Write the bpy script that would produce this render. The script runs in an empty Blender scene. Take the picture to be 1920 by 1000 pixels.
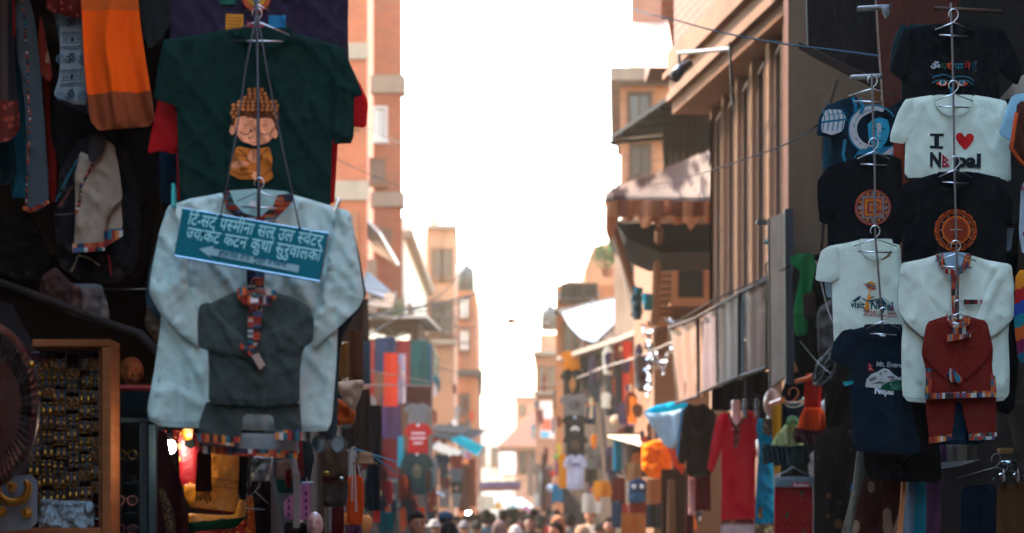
import bpy, bmesh, math, random
import numpy as np
from mathutils import Vector, noise, Matrix
from mathutils.geometry import delaunay_2d_cdt

SC = bpy.context.scene
COL = SC.collection
rnd = random.Random(7)

# ------------------------------------------------------------------ camera, sky, sun, exposure
F = 85 / 36 * 1920          # focal length in photo pixels
HY = 965                    # photo row of the horizon
CAMZ = 1.6
cam_d = bpy.data.cameras.new('camera')
cam = bpy.data.objects.new('camera', cam_d); COL.objects.link(cam)
cam.location = (0, 0, CAMZ); cam.rotation_euler = (math.radians(90), 0, 0)
cam_d.lens = 85; cam_d.sensor_width = 36; cam_d.shift_y = (HY - 500) / 1920
cam_d.clip_start = 0.1; cam_d.clip_end = 3000
cam_d.dof.use_dof = True; cam_d.dof.focus_distance = 9.1; cam_d.dof.aperture_fstop = 4.0
SC.camera = cam
SUN_EL, SUN_AZ = 46, -54    # degrees; azimuth clockwise from +Y (ahead), so the sun stands ahead and left
world = bpy.data.worlds.new('World'); SC.world = world; world.use_nodes = True
wn = world.node_tree.nodes; wl = world.node_tree.links
sky = wn.new('ShaderNodeTexSky'); sky.sky_type = 'NISHITA'; sky.sun_disc = False
sky.sun_elevation = math.radians(SUN_EL); sky.sun_rotation = math.radians(SUN_AZ)
sky.air_density = 2.0; sky.dust_density = 2.0; sky.ozone_density = 2.5; sky.altitude = 1300
wl.new(sky.outputs[0], wn['Background'].inputs[0]); wn['Background'].inputs[1].default_value = 0.15
sun_d = bpy.data.lights.new('sun', 'SUN'); sun_d.energy = 2.0; sun_d.angle = math.radians(0.5)
sun_d.color = (1.0, 0.82, 0.6)
sun = bpy.data.objects.new('sun', sun_d); COL.objects.link(sun)
_el, _az = math.radians(SUN_EL), math.radians(SUN_AZ)
sdir = Vector((math.sin(_az) * math.cos(_el), math.cos(_az) * math.cos(_el), math.sin(_el)))
sun.rotation_euler = sdir.to_track_quat('Z', 'Y').to_euler(); sun.location = (-10, 30, 40)
SC.view_settings.view_transform = 'Standard'; SC.view_settings.look = 'None'
SC.view_settings.exposure = 3.55; SC.view_settings.gamma = 1.0
SC.render.engine = 'CYCLES'
SC.cycles.use_denoising = True
SC.cycles.max_bounces = 6; SC.cycles.diffuse_bounces = 3; SC.cycles.glossy_bounces = 2
SC.cycles.transparent_max_bounces = 8; SC.cycles.volume_bounces = 1
SC.cycles.sample_clamp_indirect = 6.0

# ------------------------------------------------------------------ small helpers
def W(x, y, Y):
    return Vector(((x - 960) / F * Y, Y, CAMZ + (HY - y) / F * Y))

def lin(c):
    c = c.lstrip('#'); o = []
    for i in (0, 2, 4):
        v = int(c[i:i + 2], 16) / 255
        o.append(v / 12.92 if v <= .04045 else ((v + .055) / 1.055) ** 2.4)
    return (*o, 1.0)

_m = {}
def newmat(key):
    m = bpy.data.materials.new(key); m.use_nodes = True
    nt = m.node_tree
    return m, nt, nt.nodes, nt.links, nt.nodes['Principled BSDF']

def coords(n, l, scale=(1, 1, 1), wall=False):
    t = n.new('ShaderNodeTexCoord')
    if wall:
        s = n.new('ShaderNodeSeparateXYZ'); l.new(t.outputs['Object'], s.inputs[0])
        a = n.new('ShaderNodeMath'); l.new(s.outputs[0], a.inputs[0]); l.new(s.outputs[1], a.inputs[1])
        c = n.new('ShaderNodeCombineXYZ'); l.new(a.outputs[0], c.inputs[0]); l.new(s.outputs[2], c.inputs[1])
        return c.outputs[0]
    mp = n.new('ShaderNodeMapping'); mp.inputs['Scale'].default_value = scale
    l.new(t.outputs['Object'], mp.inputs[0])
    return mp.outputs[0]

def noise_tex(n, l, vec, scale, detail=4):
    t = n.new('ShaderNodeTexNoise'); t.inputs['Scale'].default_value = scale; t.inputs['Detail'].default_value = detail
    l.new(vec, t.inputs['Vector']); return t

def mixc(n, l, fac, a, b):
    mx = n.new('ShaderNodeMix'); mx.data_type = 'RGBA'
    if isinstance(fac, float): mx.inputs[0].default_value = fac
    else: l.new(fac, mx.inputs[0])
    for s, v in ((6, a), (7, b)):
        if isinstance(v, tuple): mx.inputs[s].default_value = v
        else: l.new(v, mx.inputs[s])
    return mx.outputs[2]

def bumpn(n, l, p, h, strength, dist=.02):
    b = n.new('ShaderNodeBump'); b.inputs['Strength'].default_value = strength; b.inputs['Distance'].default_value = dist
    l.new(h, b.inputs['Height']); l.new(b.outputs[0], p.inputs['Normal'])

def sc(c, k): return (min(1, c[0] * k), min(1, c[1] * k), min(1, c[2] * k), 1)

def fabric(hexc, k=1.0, rough=.92, weave=1.0):
    key = f'fabric {hexc} {k}'
    if key in _m: return _m[key]
    m, nt, n, l, p = newmat(key); c = sc(lin(hexc), k)
    v = coords(n, l)
    big = noise_tex(n, l, v, 9, 3); fine = noise_tex(n, l, v, 420, 2); mid = noise_tex(n, l, v, 70, 5)
    a = mixc(n, l, big.outputs[0], sc(c, .93), sc(c, 1.05))
    b = mixc(n, l, fine.outputs[0], sc(c, .7), sc(c, 1.3))
    l.new(mixc(n, l, .4, a, b), p.inputs['Base Color'])
    p.inputs['Roughness'].default_value = rough; p.inputs['Specular IOR Level'].default_value = .06
    bumpn(n, l, p, mid.outputs[0], .15 * weave, .012)
    _m[key] = m; return m

def plain(hexc, rough=.6, metal=0.0, k=1.0, var=.2, scale=12, bump=.15):
    key = f'surface {hexc} {rough} {metal} {k}'
    if key in _m: return _m[key]
    m, nt, n, l, p = newmat(key); c = sc(lin(hexc), k)
    v = coords(n, l); t = noise_tex(n, l, v, scale, 6)
    l.new(mixc(n, l, t.outputs[0], sc(c, 1 - var), sc(c, 1 + var)), p.inputs['Base Color'])
    p.inputs['Roughness'].default_value = rough; p.inputs['Metallic'].default_value = metal
    if rough > .5: p.inputs['Specular IOR Level'].default_value = .15
    bumpn(n, l, p, t.outputs[0], bump, .01)
    _m[key] = m; return m

def plaster(hexc, dirt='#4a3a30', k=1.0):
    key = f'plaster {hexc}'
    if key in _m: return _m[key]
    m, nt, n, l, p = newmat(key); c = sc(lin(hexc), k)
    v = coords(n, l, (1, 1, .35)); t = noise_tex(n, l, v, 2.2, 7)
    r = n.new('ShaderNodeValToRGB'); r.color_ramp.elements[0].position = .42; r.color_ramp.elements[1].position = .75
    l.new(t.outputs[0], r.inputs[0])
    v2 = coords(n, l); t2 = noise_tex(n, l, v2, 14, 6)
    a = mixc(n, l, t2.outputs[0], sc(c, .85), sc(c, 1.12))
    mm = n.new('ShaderNodeMath'); mm.operation = 'MULTIPLY'; mm.inputs[1].default_value = .55; l.new(r.outputs[0], mm.inputs[0])
    l.new(mixc(n, l, mm.outputs[0], a, lin(dirt)), p.inputs['Base Color'])
    p.inputs['Roughness'].default_value = .9; p.inputs['Specular IOR Level'].default_value = .2; bumpn(n, l, p, t2.outputs[0], .3, .02)
    _m[key] = m; return m

def brick(c1='#b4603a', c2='#8f4526', mortar='#a58a74', k=1.0):
    key = f'brick {c1} {c2} {k}'
    if key in _m: return _m[key]
    m, nt, n, l, p = newmat(key)
    v = coords(n, l, wall=True)
    b = n.new('ShaderNodeTexBrick'); l.new(v, b.inputs['Vector'])
    b.inputs['Scale'].default_value = 1; b.inputs['Brick Width'].default_value = .23; b.inputs['Row Height'].default_value = .085
    b.inputs['Mortar Size'].default_value = .012; b.inputs['Color1'].default_value = sc(lin(c1), k)
    b.inputs['Color2'].default_value = sc(lin(c2), k); b.inputs['Mortar'].default_value = sc(lin(mortar), k)
    t = noise_tex(n, l, v, 1.3, 6)
    l.new(mixc(n, l, t.outputs[0], b.outputs[0], mixc(n, l, .5, b.outputs[0], sc(lin('#5b3424'), k))), p.inputs['Base Color'])
    p.inputs['Roughness'].default_value = .92
    inv = n.new('ShaderNodeMath'); inv.operation = 'SUBTRACT'; inv.inputs[0].default_value = 1; l.new(b.outputs[1], inv.inputs[1])
    bumpn(n, l, p, inv.outputs[0], .6, .02)
    _m[key] = m; return m

def wood(hexc='#5a3822', k=1.0, axis=(30, 30, 3)):
    key = f'wood {hexc} {k} {axis}'
    if key in _m: return _m[key]
    m, nt, n, l, p = newmat(key); c = sc(lin(hexc), k)
    v = coords(n, l, axis); t = noise_tex(n, l, v, 1.6, 6)
    l.new(mixc(n, l, t.outputs[0], sc(c, .55), sc(c, 1.35)), p.inputs['Base Color'])
    p.inputs['Roughness'].default_value = .75; p.inputs['Specular IOR Level'].default_value = .15; bumpn(n, l, p, t.outputs[0], .3, .01)
    _m[key] = m; return m

def cells(palette, sx, sy, sz, rough=.9, key=None, jitter=0.0):
    """blocks of thread colour picked at random from a palette (woven ethnic bands, printed patterns)"""
    key = 'woven ' + ' '.join(palette) + f' {sx} {sy} {sz}'
    if key in _m: return _m[key]
    m, nt, n, l, p = newmat(key[:60])
    v = coords(n, l, (sx, sy, sz))
    fl = n.new('ShaderNodeVectorMath'); fl.operation = 'FLOOR'; l.new(v, fl.inputs[0])
    w = n.new('ShaderNodeTexWhiteNoise'); w.noise_dimensions = '3D'; l.new(fl.outputs[0], w.inputs['Vector'])
    r = n.new('ShaderNodeValToRGB'); r.color_ramp.interpolation = 'CONSTANT'
    els = r.color_ramp.elements
    while len(els) < len(palette): els.new(0)
    for i, c in enumerate(palette):
        els[i].position = i / len(palette); els[i].color = sc(lin(c), .75)
    l.new(w.outputs[0], r.inputs[0]); l.new(r.outputs[0], p.inputs['Base Color'])
    p.inputs['Roughness'].default_value = rough; p.inputs['Specular IOR Level'].default_value = .2
    t = noise_tex(n, l, coords(n, l), 50, 4); bumpn(n, l, p, t.outputs[0], .3, .01)
    _m[key] = m; return m

def spots(base, spot, scale=30, size=.3, rough=.8, stretch=(1, 1, 1), rand=.4, metal=0.0):
    key = f'spots {base} {spot} {scale} {size}'
    if key in _m: return _m[key]
    m, nt, n, l, p = newmat(key)
    v = coords(n, l, stretch)
    vo = n.new('ShaderNodeTexVoronoi'); vo.voronoi_dimensions = '3D'; vo.inputs['Scale'].default_value = scale
    vo.inputs['Randomness'].default_value = rand; l.new(v, vo.inputs['Vector'])
    lt = n.new('ShaderNodeMath'); lt.operation = 'LESS_THAN'; lt.inputs[1].default_value = size; l.new(vo.outputs['Distance'], lt.inputs[0])
    l.new(mixc(n, l, lt.outputs[0], lin(base), lin(spot)), p.inputs['Base Color'])
    if metal:
        mm = n.new('ShaderNodeMath'); mm.operation = 'MULTIPLY'; mm.inputs[1].default_value = metal
        l.new(lt.outputs[0], mm.inputs[0]); l.new(mm.outputs[0], p.inputs['Metallic'])
    p.inputs['Roughness'].default_value = rough
    if rough > .5: p.inputs['Specular IOR Level'].default_value = .12
    t = noise_tex(n, l, coords(n, l), 45, 4); bumpn(n, l, p, t.outputs[0], .3, .01)
    _m[key] = m; return m

def metal(hexc='#9a9a98', rough=.35): return plain(hexc, rough, 1.0, var=.1, scale=40, bump=.05)

def clear_plastic(tint='#e8e6e2', alpha=.45):
    key = f'clear plastic {tint} {alpha}'
    if key in _m: return _m[key]
    m, nt, n, l, p = newmat(key)
    p.inputs['Base Color'].default_value = lin(tint); p.inputs['Roughness'].default_value = .16
    p.inputs['Alpha'].default_value = alpha; p.inputs['Specular IOR Level'].default_value = .6
    t = noise_tex(n, l, coords(n, l), 22, 5); bumpn(n, l, p, t.outputs[0], 1.0, .2)
    _m[key] = m; return m

def glow(hexc, strength):
    key = f'lit {hexc} {strength}'
    if key in _m: return _m[key]
    m, nt, n, l, p = newmat(key)
    p.inputs['Emission Color'].default_value = lin(hexc); p.inputs['Emission Strength'].default_value = strength
    p.inputs['Base Color'].default_value = lin(hexc)
    _m[key] = m; return m

# ------------------------------------------------------------------ objects
def tag(o, label=None, cat=None, group=None, kind=None):
    if label: o['label'] = label
    if cat: o['category'] = cat
    if group: o['group'] = group
    if kind: o['kind'] = kind
    return o

def thing(name, label, cat, loc=(0, 0, 0), group=None):
    o = bpy.data.objects.new(name, None); COL.objects.link(o); o.location = loc; o.empty_display_size = .1
    return tag(o, label, cat, group)

def origin(o):
    """world position of an object before any depsgraph update"""
    p = Vector((0, 0, 0))
    while o is not None:
        p += o.location; o = o.parent
    return p

class MB:
    def __init__(s): s.v = []; s.f = []; s.m = []
    def add(s, verts, faces, mi=0):
        b = len(s.v); s.v += [Vector(v) for v in verts]
        for f in faces: s.f.append([b + i for i in f]); s.m.append(mi)
        return s
    def box(s, a, b, mi=0):
        x0, y0, z0 = (min(a[i], b[i]) for i in range(3)); x1, y1, z1 = (max(a[i], b[i]) for i in range(3))
        return s.add([(x0, y0, z0), (x1, y0, z0), (x1, y1, z0), (x0, y1, z0), (x0, y0, z1), (x1, y0, z1), (x1, y1, z1), (x0, y1, z1)],
                     [(0, 3, 2, 1), (4, 5, 6, 7), (0, 1, 5, 4), (1, 2, 6, 5), (2, 3, 7, 6), (3, 0, 4, 7)], mi)
    def prism(s, pts, off, mi=0):
        """closed solid: polygon pts (3D) extruded by vector off"""
        n = len(pts); a = [Vector(p) for p in pts]; off = Vector(off); b = [p + off for p in a]
        fs = [tuple(range(n)), tuple(range(2 * n - 1, n - 1, -1))] + [(i, i + n, (i + 1) % n + n, (i + 1) % n) for i in range(n)]
        return s.add(a + b, fs, mi)
    def tube(s, pts, r, seg=6, mi=0, closed=False):
        pts = [Vector(p) for p in pts]; n = len(pts)
        rs = r if isinstance(r, (list, tuple)) else [r] * n
        vs = []; prev = None
        for i, p in enumerate(pts):
            t = (pts[(i + 1) % n] - pts[i - 1]) if closed else (pts[min(i + 1, n - 1)] - pts[max(i - 1, 0)])
            t = t.normalized() if t.length > 1e-9 else Vector((0, 0, 1))
            if prev is None: u = t.cross(Vector((0, 0, 1)) if abs(t.z) < .9 else Vector((1, 0, 0))).normalized()
            else:
                u = prev - t * prev.dot(t); u = u.normalized() if u.length > 1e-6 else t.orthogonal().normalized()
            prev = u; w = t.cross(u)
            for k in range(seg):
                a = 2 * math.pi * k / seg
                vs.append(p + (u * math.cos(a) + w * math.sin(a)) * rs[i])
        fs = []
        for i in range(n if closed else n - 1):
            j = (i + 1) % n
            for k in range(seg):
                fs.append((i * seg + k, i * seg + (k + 1) % seg, j * seg + (k + 1) % seg, j * seg + k))
        if not closed:
            fs.append(tuple(range(seg - 1, -1, -1))); fs.append(tuple((n - 1) * seg + k for k in range(seg)))
        return s.add(vs, fs, mi)
    def ball(s, c, r, seg=12, rings=8, mi=0, fn=None):
        c = Vector(c); r = r if isinstance(r, (list, tuple)) else (r, r, r)
        vs = [Vector((0, 0, -1))]
        for i in range(1, rings):
            ph = -math.pi / 2 + math.pi * i / rings
            for k in range(seg):
                a = 2 * math.pi * k / seg
                vs.append(Vector((math.cos(a) * math.cos(ph), math.sin(a) * math.cos(ph), math.sin(ph))))
        vs.append(Vector((0, 0, 1)))
        fs = [(0, 1 + (k + 1) % seg, 1 + k) for k in range(seg)]
        for i in range(rings - 2):
            for k in range(seg):
                a = 1 + i * seg + k; b = 1 + i * seg + (k + 1) % seg
                fs.append((a, b, b + seg, a + seg))
        T = len(vs) - 1
        fs += [(T, T - seg + k, T - seg + (k + 1) % seg) for k in range(seg)]
        out = []
        for v in vs:
            q = Vector((v.x * r[0], v.y * r[1], v.z * r[2]))
            if fn: q = fn(q, v)
            out.append(c + q)
        return s.add(out, fs, mi)
    def lathe(s, c, prof, seg=16, mi=0, axis='z', wob=0.0):
        """prof = [(r, h)...] spun about an axis through c"""
        c = Vector(c); vs = []
        for r, h in prof:
            for k in range(seg):
                a = 2 * math.pi * k / seg; rr = r * (1 + wob * math.sin(5 * a + h * 30))
                x, y = math.cos(a) * rr, math.sin(a) * rr
                vs.append(c + (Vector((x, y, h)) if axis == 'z' else Vector((x, -h, y))))
        n = len(prof); fs = []
        for i in range(n - 1):
            for k in range(seg):
                fs.append((i * seg + k, i * seg + (k + 1) % seg, (i + 1) * seg + (k + 1) % seg, (i + 1) * seg + k))
        fs.append(tuple(range(seg))); fs.append(tuple((n - 1) * seg + k for k in range(seg)))
        return s.add(vs, fs, mi)
    def build(s, name, mats, parent=None, smooth=False, fixn=True, bevel=0.0):
        mats = mats if isinstance(mats, (list, tuple)) else [mats]
        if parent is not None: o0 = origin(parent)
        else:
            xs = [v.x for v in s.v]; ys = [v.y for v in s.v]; zs = [v.z for v in s.v]
            o0 = Vector(((min(xs) + max(xs)) / 2, (min(ys) + max(ys)) / 2, min(zs)))
        me = bpy.data.meshes.new(name)
        me.from_pydata([v - o0 for v in s.v], [], s.f)
        for m in mats: me.materials.append(m)
        me.polygons.foreach_set('material_index', s.m)
        if fixn or bevel:
            bm = bmesh.new(); bm.from_mesh(me)
            if bevel:
                bmesh.ops.remove_doubles(bm, verts=bm.verts, dist=1e-5)
                bmesh.ops.bevel(bm, geom=[e for e in bm.edges if e.is_manifold and e.calc_face_angle(0) > .6], offset=bevel, segments=2, affect='EDGES', profile=.6)
            bmesh.ops.recalc_face_normals(bm, faces=bm.faces)
            bm.to_mesh(me); bm.free()
        if smooth: me.polygons.foreach_set('use_smooth', [True] * len(me.polygons))
        me.update()
        o = bpy.data.objects.new(name, me); COL.objects.link(o)
        if parent is not None: o.parent = parent
        else: o.location = o0
        return o

# ------------------------------------------------------------------ cloth
def chaikin(pts, n):
    for _ in range(n):
        out = []
        for i, p in enumerate(pts):
            q = pts[(i + 1) % len(pts)]
            out += [(p[0] * .88 + q[0] * .12, p[1] * .88 + q[1] * .12), (p[0] * .12 + q[0] * .88, p[1] * .12 + q[1] * .88)]
        pts = out
    return pts

def resample(pts, step, closed=True):
    out = []
    N = len(pts) if closed else len(pts) - 1
    for i in range(N):
        a = pts[i]; b = pts[(i + 1) % len(pts)]
        k = max(1, int(math.hypot(b[0] - a[0], b[1] - a[1]) / step))
        for j in range(k): out.append((a[0] + (b[0] - a[0]) * j / k, a[1] + (b[1] - a[1]) * j / k))
    if not closed: out.append(pts[-1])
    return out

def edge_dist(pts):
    A = np.array(pts, float); B = np.roll(A, -1, 0); D = B - A; L = (D * D).sum(1) + 1e-9
    def f(x, y):
        P = np.array((x, y)) - A
        t = np.clip((P * D).sum(1) / L, 0, 1)
        q = P - D * t[:, None]
        return math.sqrt((q * q).sum(1).min())
    return f

def inside(pts, x, y):
    r = False; j = len(pts) - 1
    for i in range(len(pts)):
        xi, yi = pts[i]; xj, yj = pts[j]
        if (yi > y) != (yj > y) and x < (xj - xi) * (y - yi) / (yj - yi) + xi: r = not r
        j = i
    return r

def cdt(outline, step, lines=(), clear=.45):
    """triangulate a pixel polygon with an inner grid"""
    xs = [p[0] for p in outline]; ys = [p[1] for p in outline]
    V = [Vector(p) for p in outline]; n = len(V)
    E = []
    for ln in lines:
        ln = resample(list(ln), step, False); b = len(V)
        V += [Vector(p) for p in ln]; E += [(b + i, b + i + 1) for i in range(len(ln) - 1)]
    ed = edge_dist(outline)
    y = min(ys) + step * .6; row = 0
    lr = np.array([tuple(v) for v in V[n:]]) if len(V) > n else None
    while y < max(ys):
        x = min(xs) + step * (.3 + .5 * (row % 2))
        while x < max(xs):
            if inside(outline, x, y) and ed(x, y) > step * clear:
                if lr is None or np.abs(lr - (x, y)).sum(1).min() > step * .5: V.append(Vector((x, y)))
            x += step
        y += step * .87; row += 1
    r = delaunay_2d_cdt(V, E, [list(range(n))], 1, 1e-4)
    return [tuple(v) for v in r[0]], [tuple(f) for f in r[2]]

class Surf:
    def __init__(s, Y, slope, xc, fn, ty=0.0, yc=0.0): s.Y = Y; s.slope = slope; s.xc = xc; s.fn = fn; s.ty = ty; s.yc = yc
    def depth(s, x, y): return s.Y + s.slope * (x - s.xc) + s.ty * (y - s.yc)
    def at(s, x, y, off=0.0):
        p = W(x, y, s.depth(x, y)); p.y += s.fn(x, y) + off
        return p

def folds(kind, amp, seed=0, scale=1.0, y0=0, y1=1000):
    """height of cloth folds (metres) as a function of photo pixels"""
    n = noise.noise
    if kind == 'hang':
        def f(x, y):
            r = min(1, max(0, (y - y0) / max(1, y1 - y0))) ** .7
            u = x / (26 * scale) + .9 * n(Vector((x * .01, y * .006, seed)))
            return amp * (.35 + .65 * r) * (math.sin(u * 2.2 + seed) * .6 + n(Vector((u * 1.7, y * .004, seed + 5))) * .9)
    elif kind == 'shirt':
        def f(x, y):
            a = n(Vector((x / (48 * scale) + .3 * y / 60, y / (150 * scale), seed)))
            b = 1 - abs(n(Vector(((x * .8 - y * .6) / (60 * scale), (x * .6 + y * .8) / (260 * scale), seed + 9)))) * 2
            c = 1 - abs(n(Vector(((x * .8 + y * .6) / (75 * scale), (x * .6 - y * .8) / (300 * scale), seed + 17)))) * 2
            d = 1 - abs(n(Vector((x / (19 * scale) + y / 90, y / (75 * scale), seed + 23)))) * 2
            return amp * (a * .5 + max(0, b) ** 6 * .7 + max(0, c) ** 8 * .4 + max(0, d) ** 4 * .5 + .08 * n(Vector((x / 13, y / 17, seed + 3))))
    elif kind == 'crumple':
        def f(x, y):
            return amp * ((1 - abs(n(Vector((x / (30 * scale), y / (26 * scale), seed)))) * 2) * .8 + n(Vector((x / 11, y / 12, seed + 2))) * .5)
    else:
        def f(x, y): return amp * n(Vector((x / (40 * scale), y / (40 * scale), seed)))
    return f

def sheet(name, outline, Y, mats, parent=None, bulge=.015, R=30, fold=None, thick=.008, step=9, lines=(), matfn=None,
          slope=0.0, soft=1, ty=0.0, smooth=True):
    """solid piece of cloth (front, back and rim) with real thickness, swelling and folds; returns (object, Surf)"""
    pts = chaikin(list(outline), soft) if soft else list(outline)
    pts = resample(pts, step)
    bulge *= .12; R *= .3
    ed = edge_dist(pts); xc = sum(p[0] for p in pts) / len(pts); yc = sum(p[1] for p in pts) / len(pts)
    def fn(x, y):
        d = ed(x, y) if inside(pts, x, y) else 0.0
        k = min(1, d / R); k = math.sqrt(k * (2 - k)) if k < 1 else 1
        q = -bulge * k
        if fold: q -= 1.5 * fold(x, y) * (.35 + .65 * min(1, d / (R * .5)))
        return q
    sf = Surf(Y, slope, xc, fn, ty, yc)
    V, Fs = cdt(pts, step, lines)
    N = len(V); mb = MB()
    fr = [sf.at(x, y) for x, y in V]
    bk = []
    for (x, y), q in zip(V, fr):
        base = sf.depth(x, y); b = Vector(q); b.y = max(q.y + thick, base + thick * .7 - (q.y - base) * .25); bk.append(b)
    mb.v = fr + bk
    cnt = {}
    for f in Fs:
        mi = 0
        if matfn:
            cx = sum(V[i][0] for i in f) / len(f); cy = sum(V[i][1] for i in f) / len(f); mi = matfn(cx, cy)
        mb.f.append(list(f)); mb.m.append(mi)
        mb.f.append([i + N for i in reversed(f)]); mb.m.append(mi)
        for i in range(len(f)):
            e = (f[i], f[(i + 1) % len(f)]); k = (min(e), max(e)); cnt.setdefault(k, []).append((e, mi))
    for k, L in cnt.items():
        if len(L) == 1:                      # the rim has its own corners so that the edge of the cloth stays crisp
            (a, b), mi = L[0]; q = len(mb.v); mb.v += [Vector(mb.v[i]) for i in (b, a, a + N, b + N)]; mb.f.append([q, q + 1, q + 2, q + 3]); mb.m.append(mi)
    o = mb.build(name, mats, parent, smooth=smooth)
    return o, sf

# ------------------------------------------------------------------ prints and lettering
_tx = {}
def text_mesh(s, bold=0.0, shear=0.0):
    k = (s, bold, shear)
    if k in _tx: return _tx[k]
    c = bpy.data.curves.new('lettering', 'FONT'); c.body = s; c.resolution_u = 3; c.offset = bold; c.shear = shear
    o = bpy.data.objects.new('lettering', c); COL.objects.link(o)
    m = o.to_mesh(); vs = [(v.co.x, v.co.y) for v in m.vertices]; fs = [tuple(p.vertices) for p in m.polygons]
    o.to_mesh_clear(); bpy.data.objects.remove(o); bpy.data.curves.remove(c)
    _tx[k] = (vs, fs); return _tx[k]

def clip_right(vs, fs, x):
    bm = bmesh.new(); bv = [bm.verts.new((a, b, 0)) for a, b in vs]
    for f in fs:
        try: bm.faces.new([bv[i] for i in f])
        except ValueError: pass
    bmesh.ops.bisect_plane(bm, geom=bm.verts[:] + bm.edges[:] + bm.faces[:], plane_co=(x, 0, 0), plane_no=(1, 0, 0), clear_outer=True)
    bm.verts.index_update()
    r = ([(v.co.x, v.co.y) for v in bm.verts], [tuple(v.index for v in f.verts) for f in bm.faces]); bm.free(); return r

def deva(clusters, bold=0.012):
    """lay out Devanagari clusters by hand: 'X' plain, 'X|h' half form, 'X|r' with reph on top"""
    V = []; Fc = []; x = 0.0
    for c in clusters:
        if c == ' ': x += .33; continue
        g, _, fl = c.partition('|')
        vs, fs = text_mesh(g, bold)
        xm = max(v[0] for v in vs)
        if g[0] == 'ि': xm = .26 + max(v[0] for v in text_mesh(g[1:], bold)[0])
        if 'h' in fl: vs, fs = clip_right(vs, fs, xm - .2); xm -= .17
        b = len(V); V += [(a + x, q) for a, q in vs]; Fc += [tuple(i + b for i in f) for f in fs]
        if 'r' in fl:
            b = len(V); K = 7
            for i in range(K):
                t = math.radians(-60 + 200 * i / (K - 1))
                for rr in (.07, .135): V.append((x + xm - .17 + rr * math.cos(t), .77 + rr * math.sin(t)))
            Fc += [(b + 2 * i, b + 2 * i + 1, b + 2 * i + 3, b + 2 * i + 2) for i in range(K - 1)]
        x += xm - .012
    return V, Fc, x

class Print:
    """flat inked pieces lying on a cloth surface"""
    def __init__(s, sf, off=.0025): s.sf = sf; s.off = off; s.v = []; s.f = []; s.m = []; s.mats = []; s.layer = 0
    def mi(s, m):
        if m not in s.mats: s.mats.append(m)
        return s.mats.index(m)
    def raw(s, V, Fs, m, top=False):
        b = len(s.v); s.layer += 0 if top else 1; o = -(s.off + .0006 * (s.layer + top))
        s.v += [s.sf.at(x, y, o) for x, y in V]; k = s.mi(m)
        for f in Fs: s.f.append([i + b for i in f]); s.m.append(k)
    def poly(s, pts, m, step=5, soft=0, top=False):
        if soft: pts = chaikin(pts, soft)
        pts = resample(pts, step); V, Fs = cdt(pts, step); s.raw(V, Fs, m, top)
    def disc(s, cx, cy, r, m, ry=None, seg=20, a0=0):
        ry = ry or r
        s.poly([(cx + r * math.cos(a0 + 2 * math.pi * i / seg), cy + ry * math.sin(a0 + 2 * math.pi * i / seg)) for i in range(seg)], m, step=max(3.5, r / 3), top=r < 5)
    def ring(s, cx, cy, r0, r1, m, seg=40, teeth=0, amp=0.0, a0=0.0, a1=2 * math.pi, ky=1.0):
        V = []
        for i in range(seg + 1):
            a = a0 + (a1 - a0) * i / seg; w = 1 + amp * abs(math.sin(teeth * a / 2)) if teeth else 1
            V += [(cx + r0 * math.cos(a), cy + r0 * ky * math.sin(a)), (cx + r1 * w * math.cos(a), cy + r1 * w * ky * math.sin(a))]
        s.raw(V, [(2 * i, 2 * i + 1, 2 * i + 3, 2 * i + 2) for i in range(seg)], m)
    def stroke(s, pts, w, m):
        pts = resample(list(pts), 3.5, False); V = []
        for i, p in enumerate(pts):
            a = pts[max(0, i - 1)]; b = pts[min(len(pts) - 1, i + 1)]; L = math.hypot(b[0] - a[0], b[1] - a[1]) or 1
            nx, ny = -(b[1] - a[1]) / L, (b[0] - a[0]) / L
            ww = w if not callable(w) else w(i / (len(pts) - 1))
            V += [(p[0] + nx * ww / 2, p[1] + ny * ww / 2), (p[0] - nx * ww / 2, p[1] - ny * ww / 2)]
        s.raw(V, [(2 * i, 2 * i + 1, 2 * i + 3, 2 * i + 2) for i in range(len(pts) - 1)], m, True)
    def glyphs(s, V, Fs, x, y, em, m, rot=0.0, sx=1.0, skew=0.0):
        ca, sa = math.cos(rot), math.sin(rot); out = []
        for a, b in V:
            a = (a * sx + b * skew) * em; b = -b * em
            out.append((x + a * ca - b * sa, y + a * sa + b * ca))
        s.raw(out, Fs, m)
    def text(s, t, x, y, em, m, rot=0.0, sx=1.0, bold=.0, width=None, shear=0.0):
        V, Fs = text_mesh(t, bold, shear)
        if width: sx = width / ((max(v[0] for v in V)) * em)
        s.glyphs(V, Fs, x, y, em, m, rot, sx)
    def build(s, name, parent):
        mb = MB(); mb.v = s.v; mb.f = s.f; mb.m = s.m
        return mb.build(name, s.mats, parent, fixn=False, smooth=True)

def px_tube(mb, pts, Y, r, seg=6, mi=0):
    """tube through photo pixels at depth Y (or per-point depths)"""
    return mb.tube([W(p[0], p[1], p[2] if len(p) > 2 else Y) for p in pts], r, seg, mi)

def sag(a, b, k, n=14):
    a, b = Vector(a), Vector(b)
    return [a.lerp(b, i / n) - Vector((0, 0, k * 4 * (i / n) * (1 - i / n))) for i in range(n + 1)]
# ================================================================== the setting
def fprint(mb, foot, z0, z1, mi=0):
    """vertical prism over a footprint of (photo column, depth) corners"""
    pts = [((x - 960) / F * Y, Y, z0) for x, Y in foot]
    return mb.prism(pts, (0, 0, z1 - z0), mi)

def zat(y, Y): return CAMZ + (HY - y) / F * Y

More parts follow.
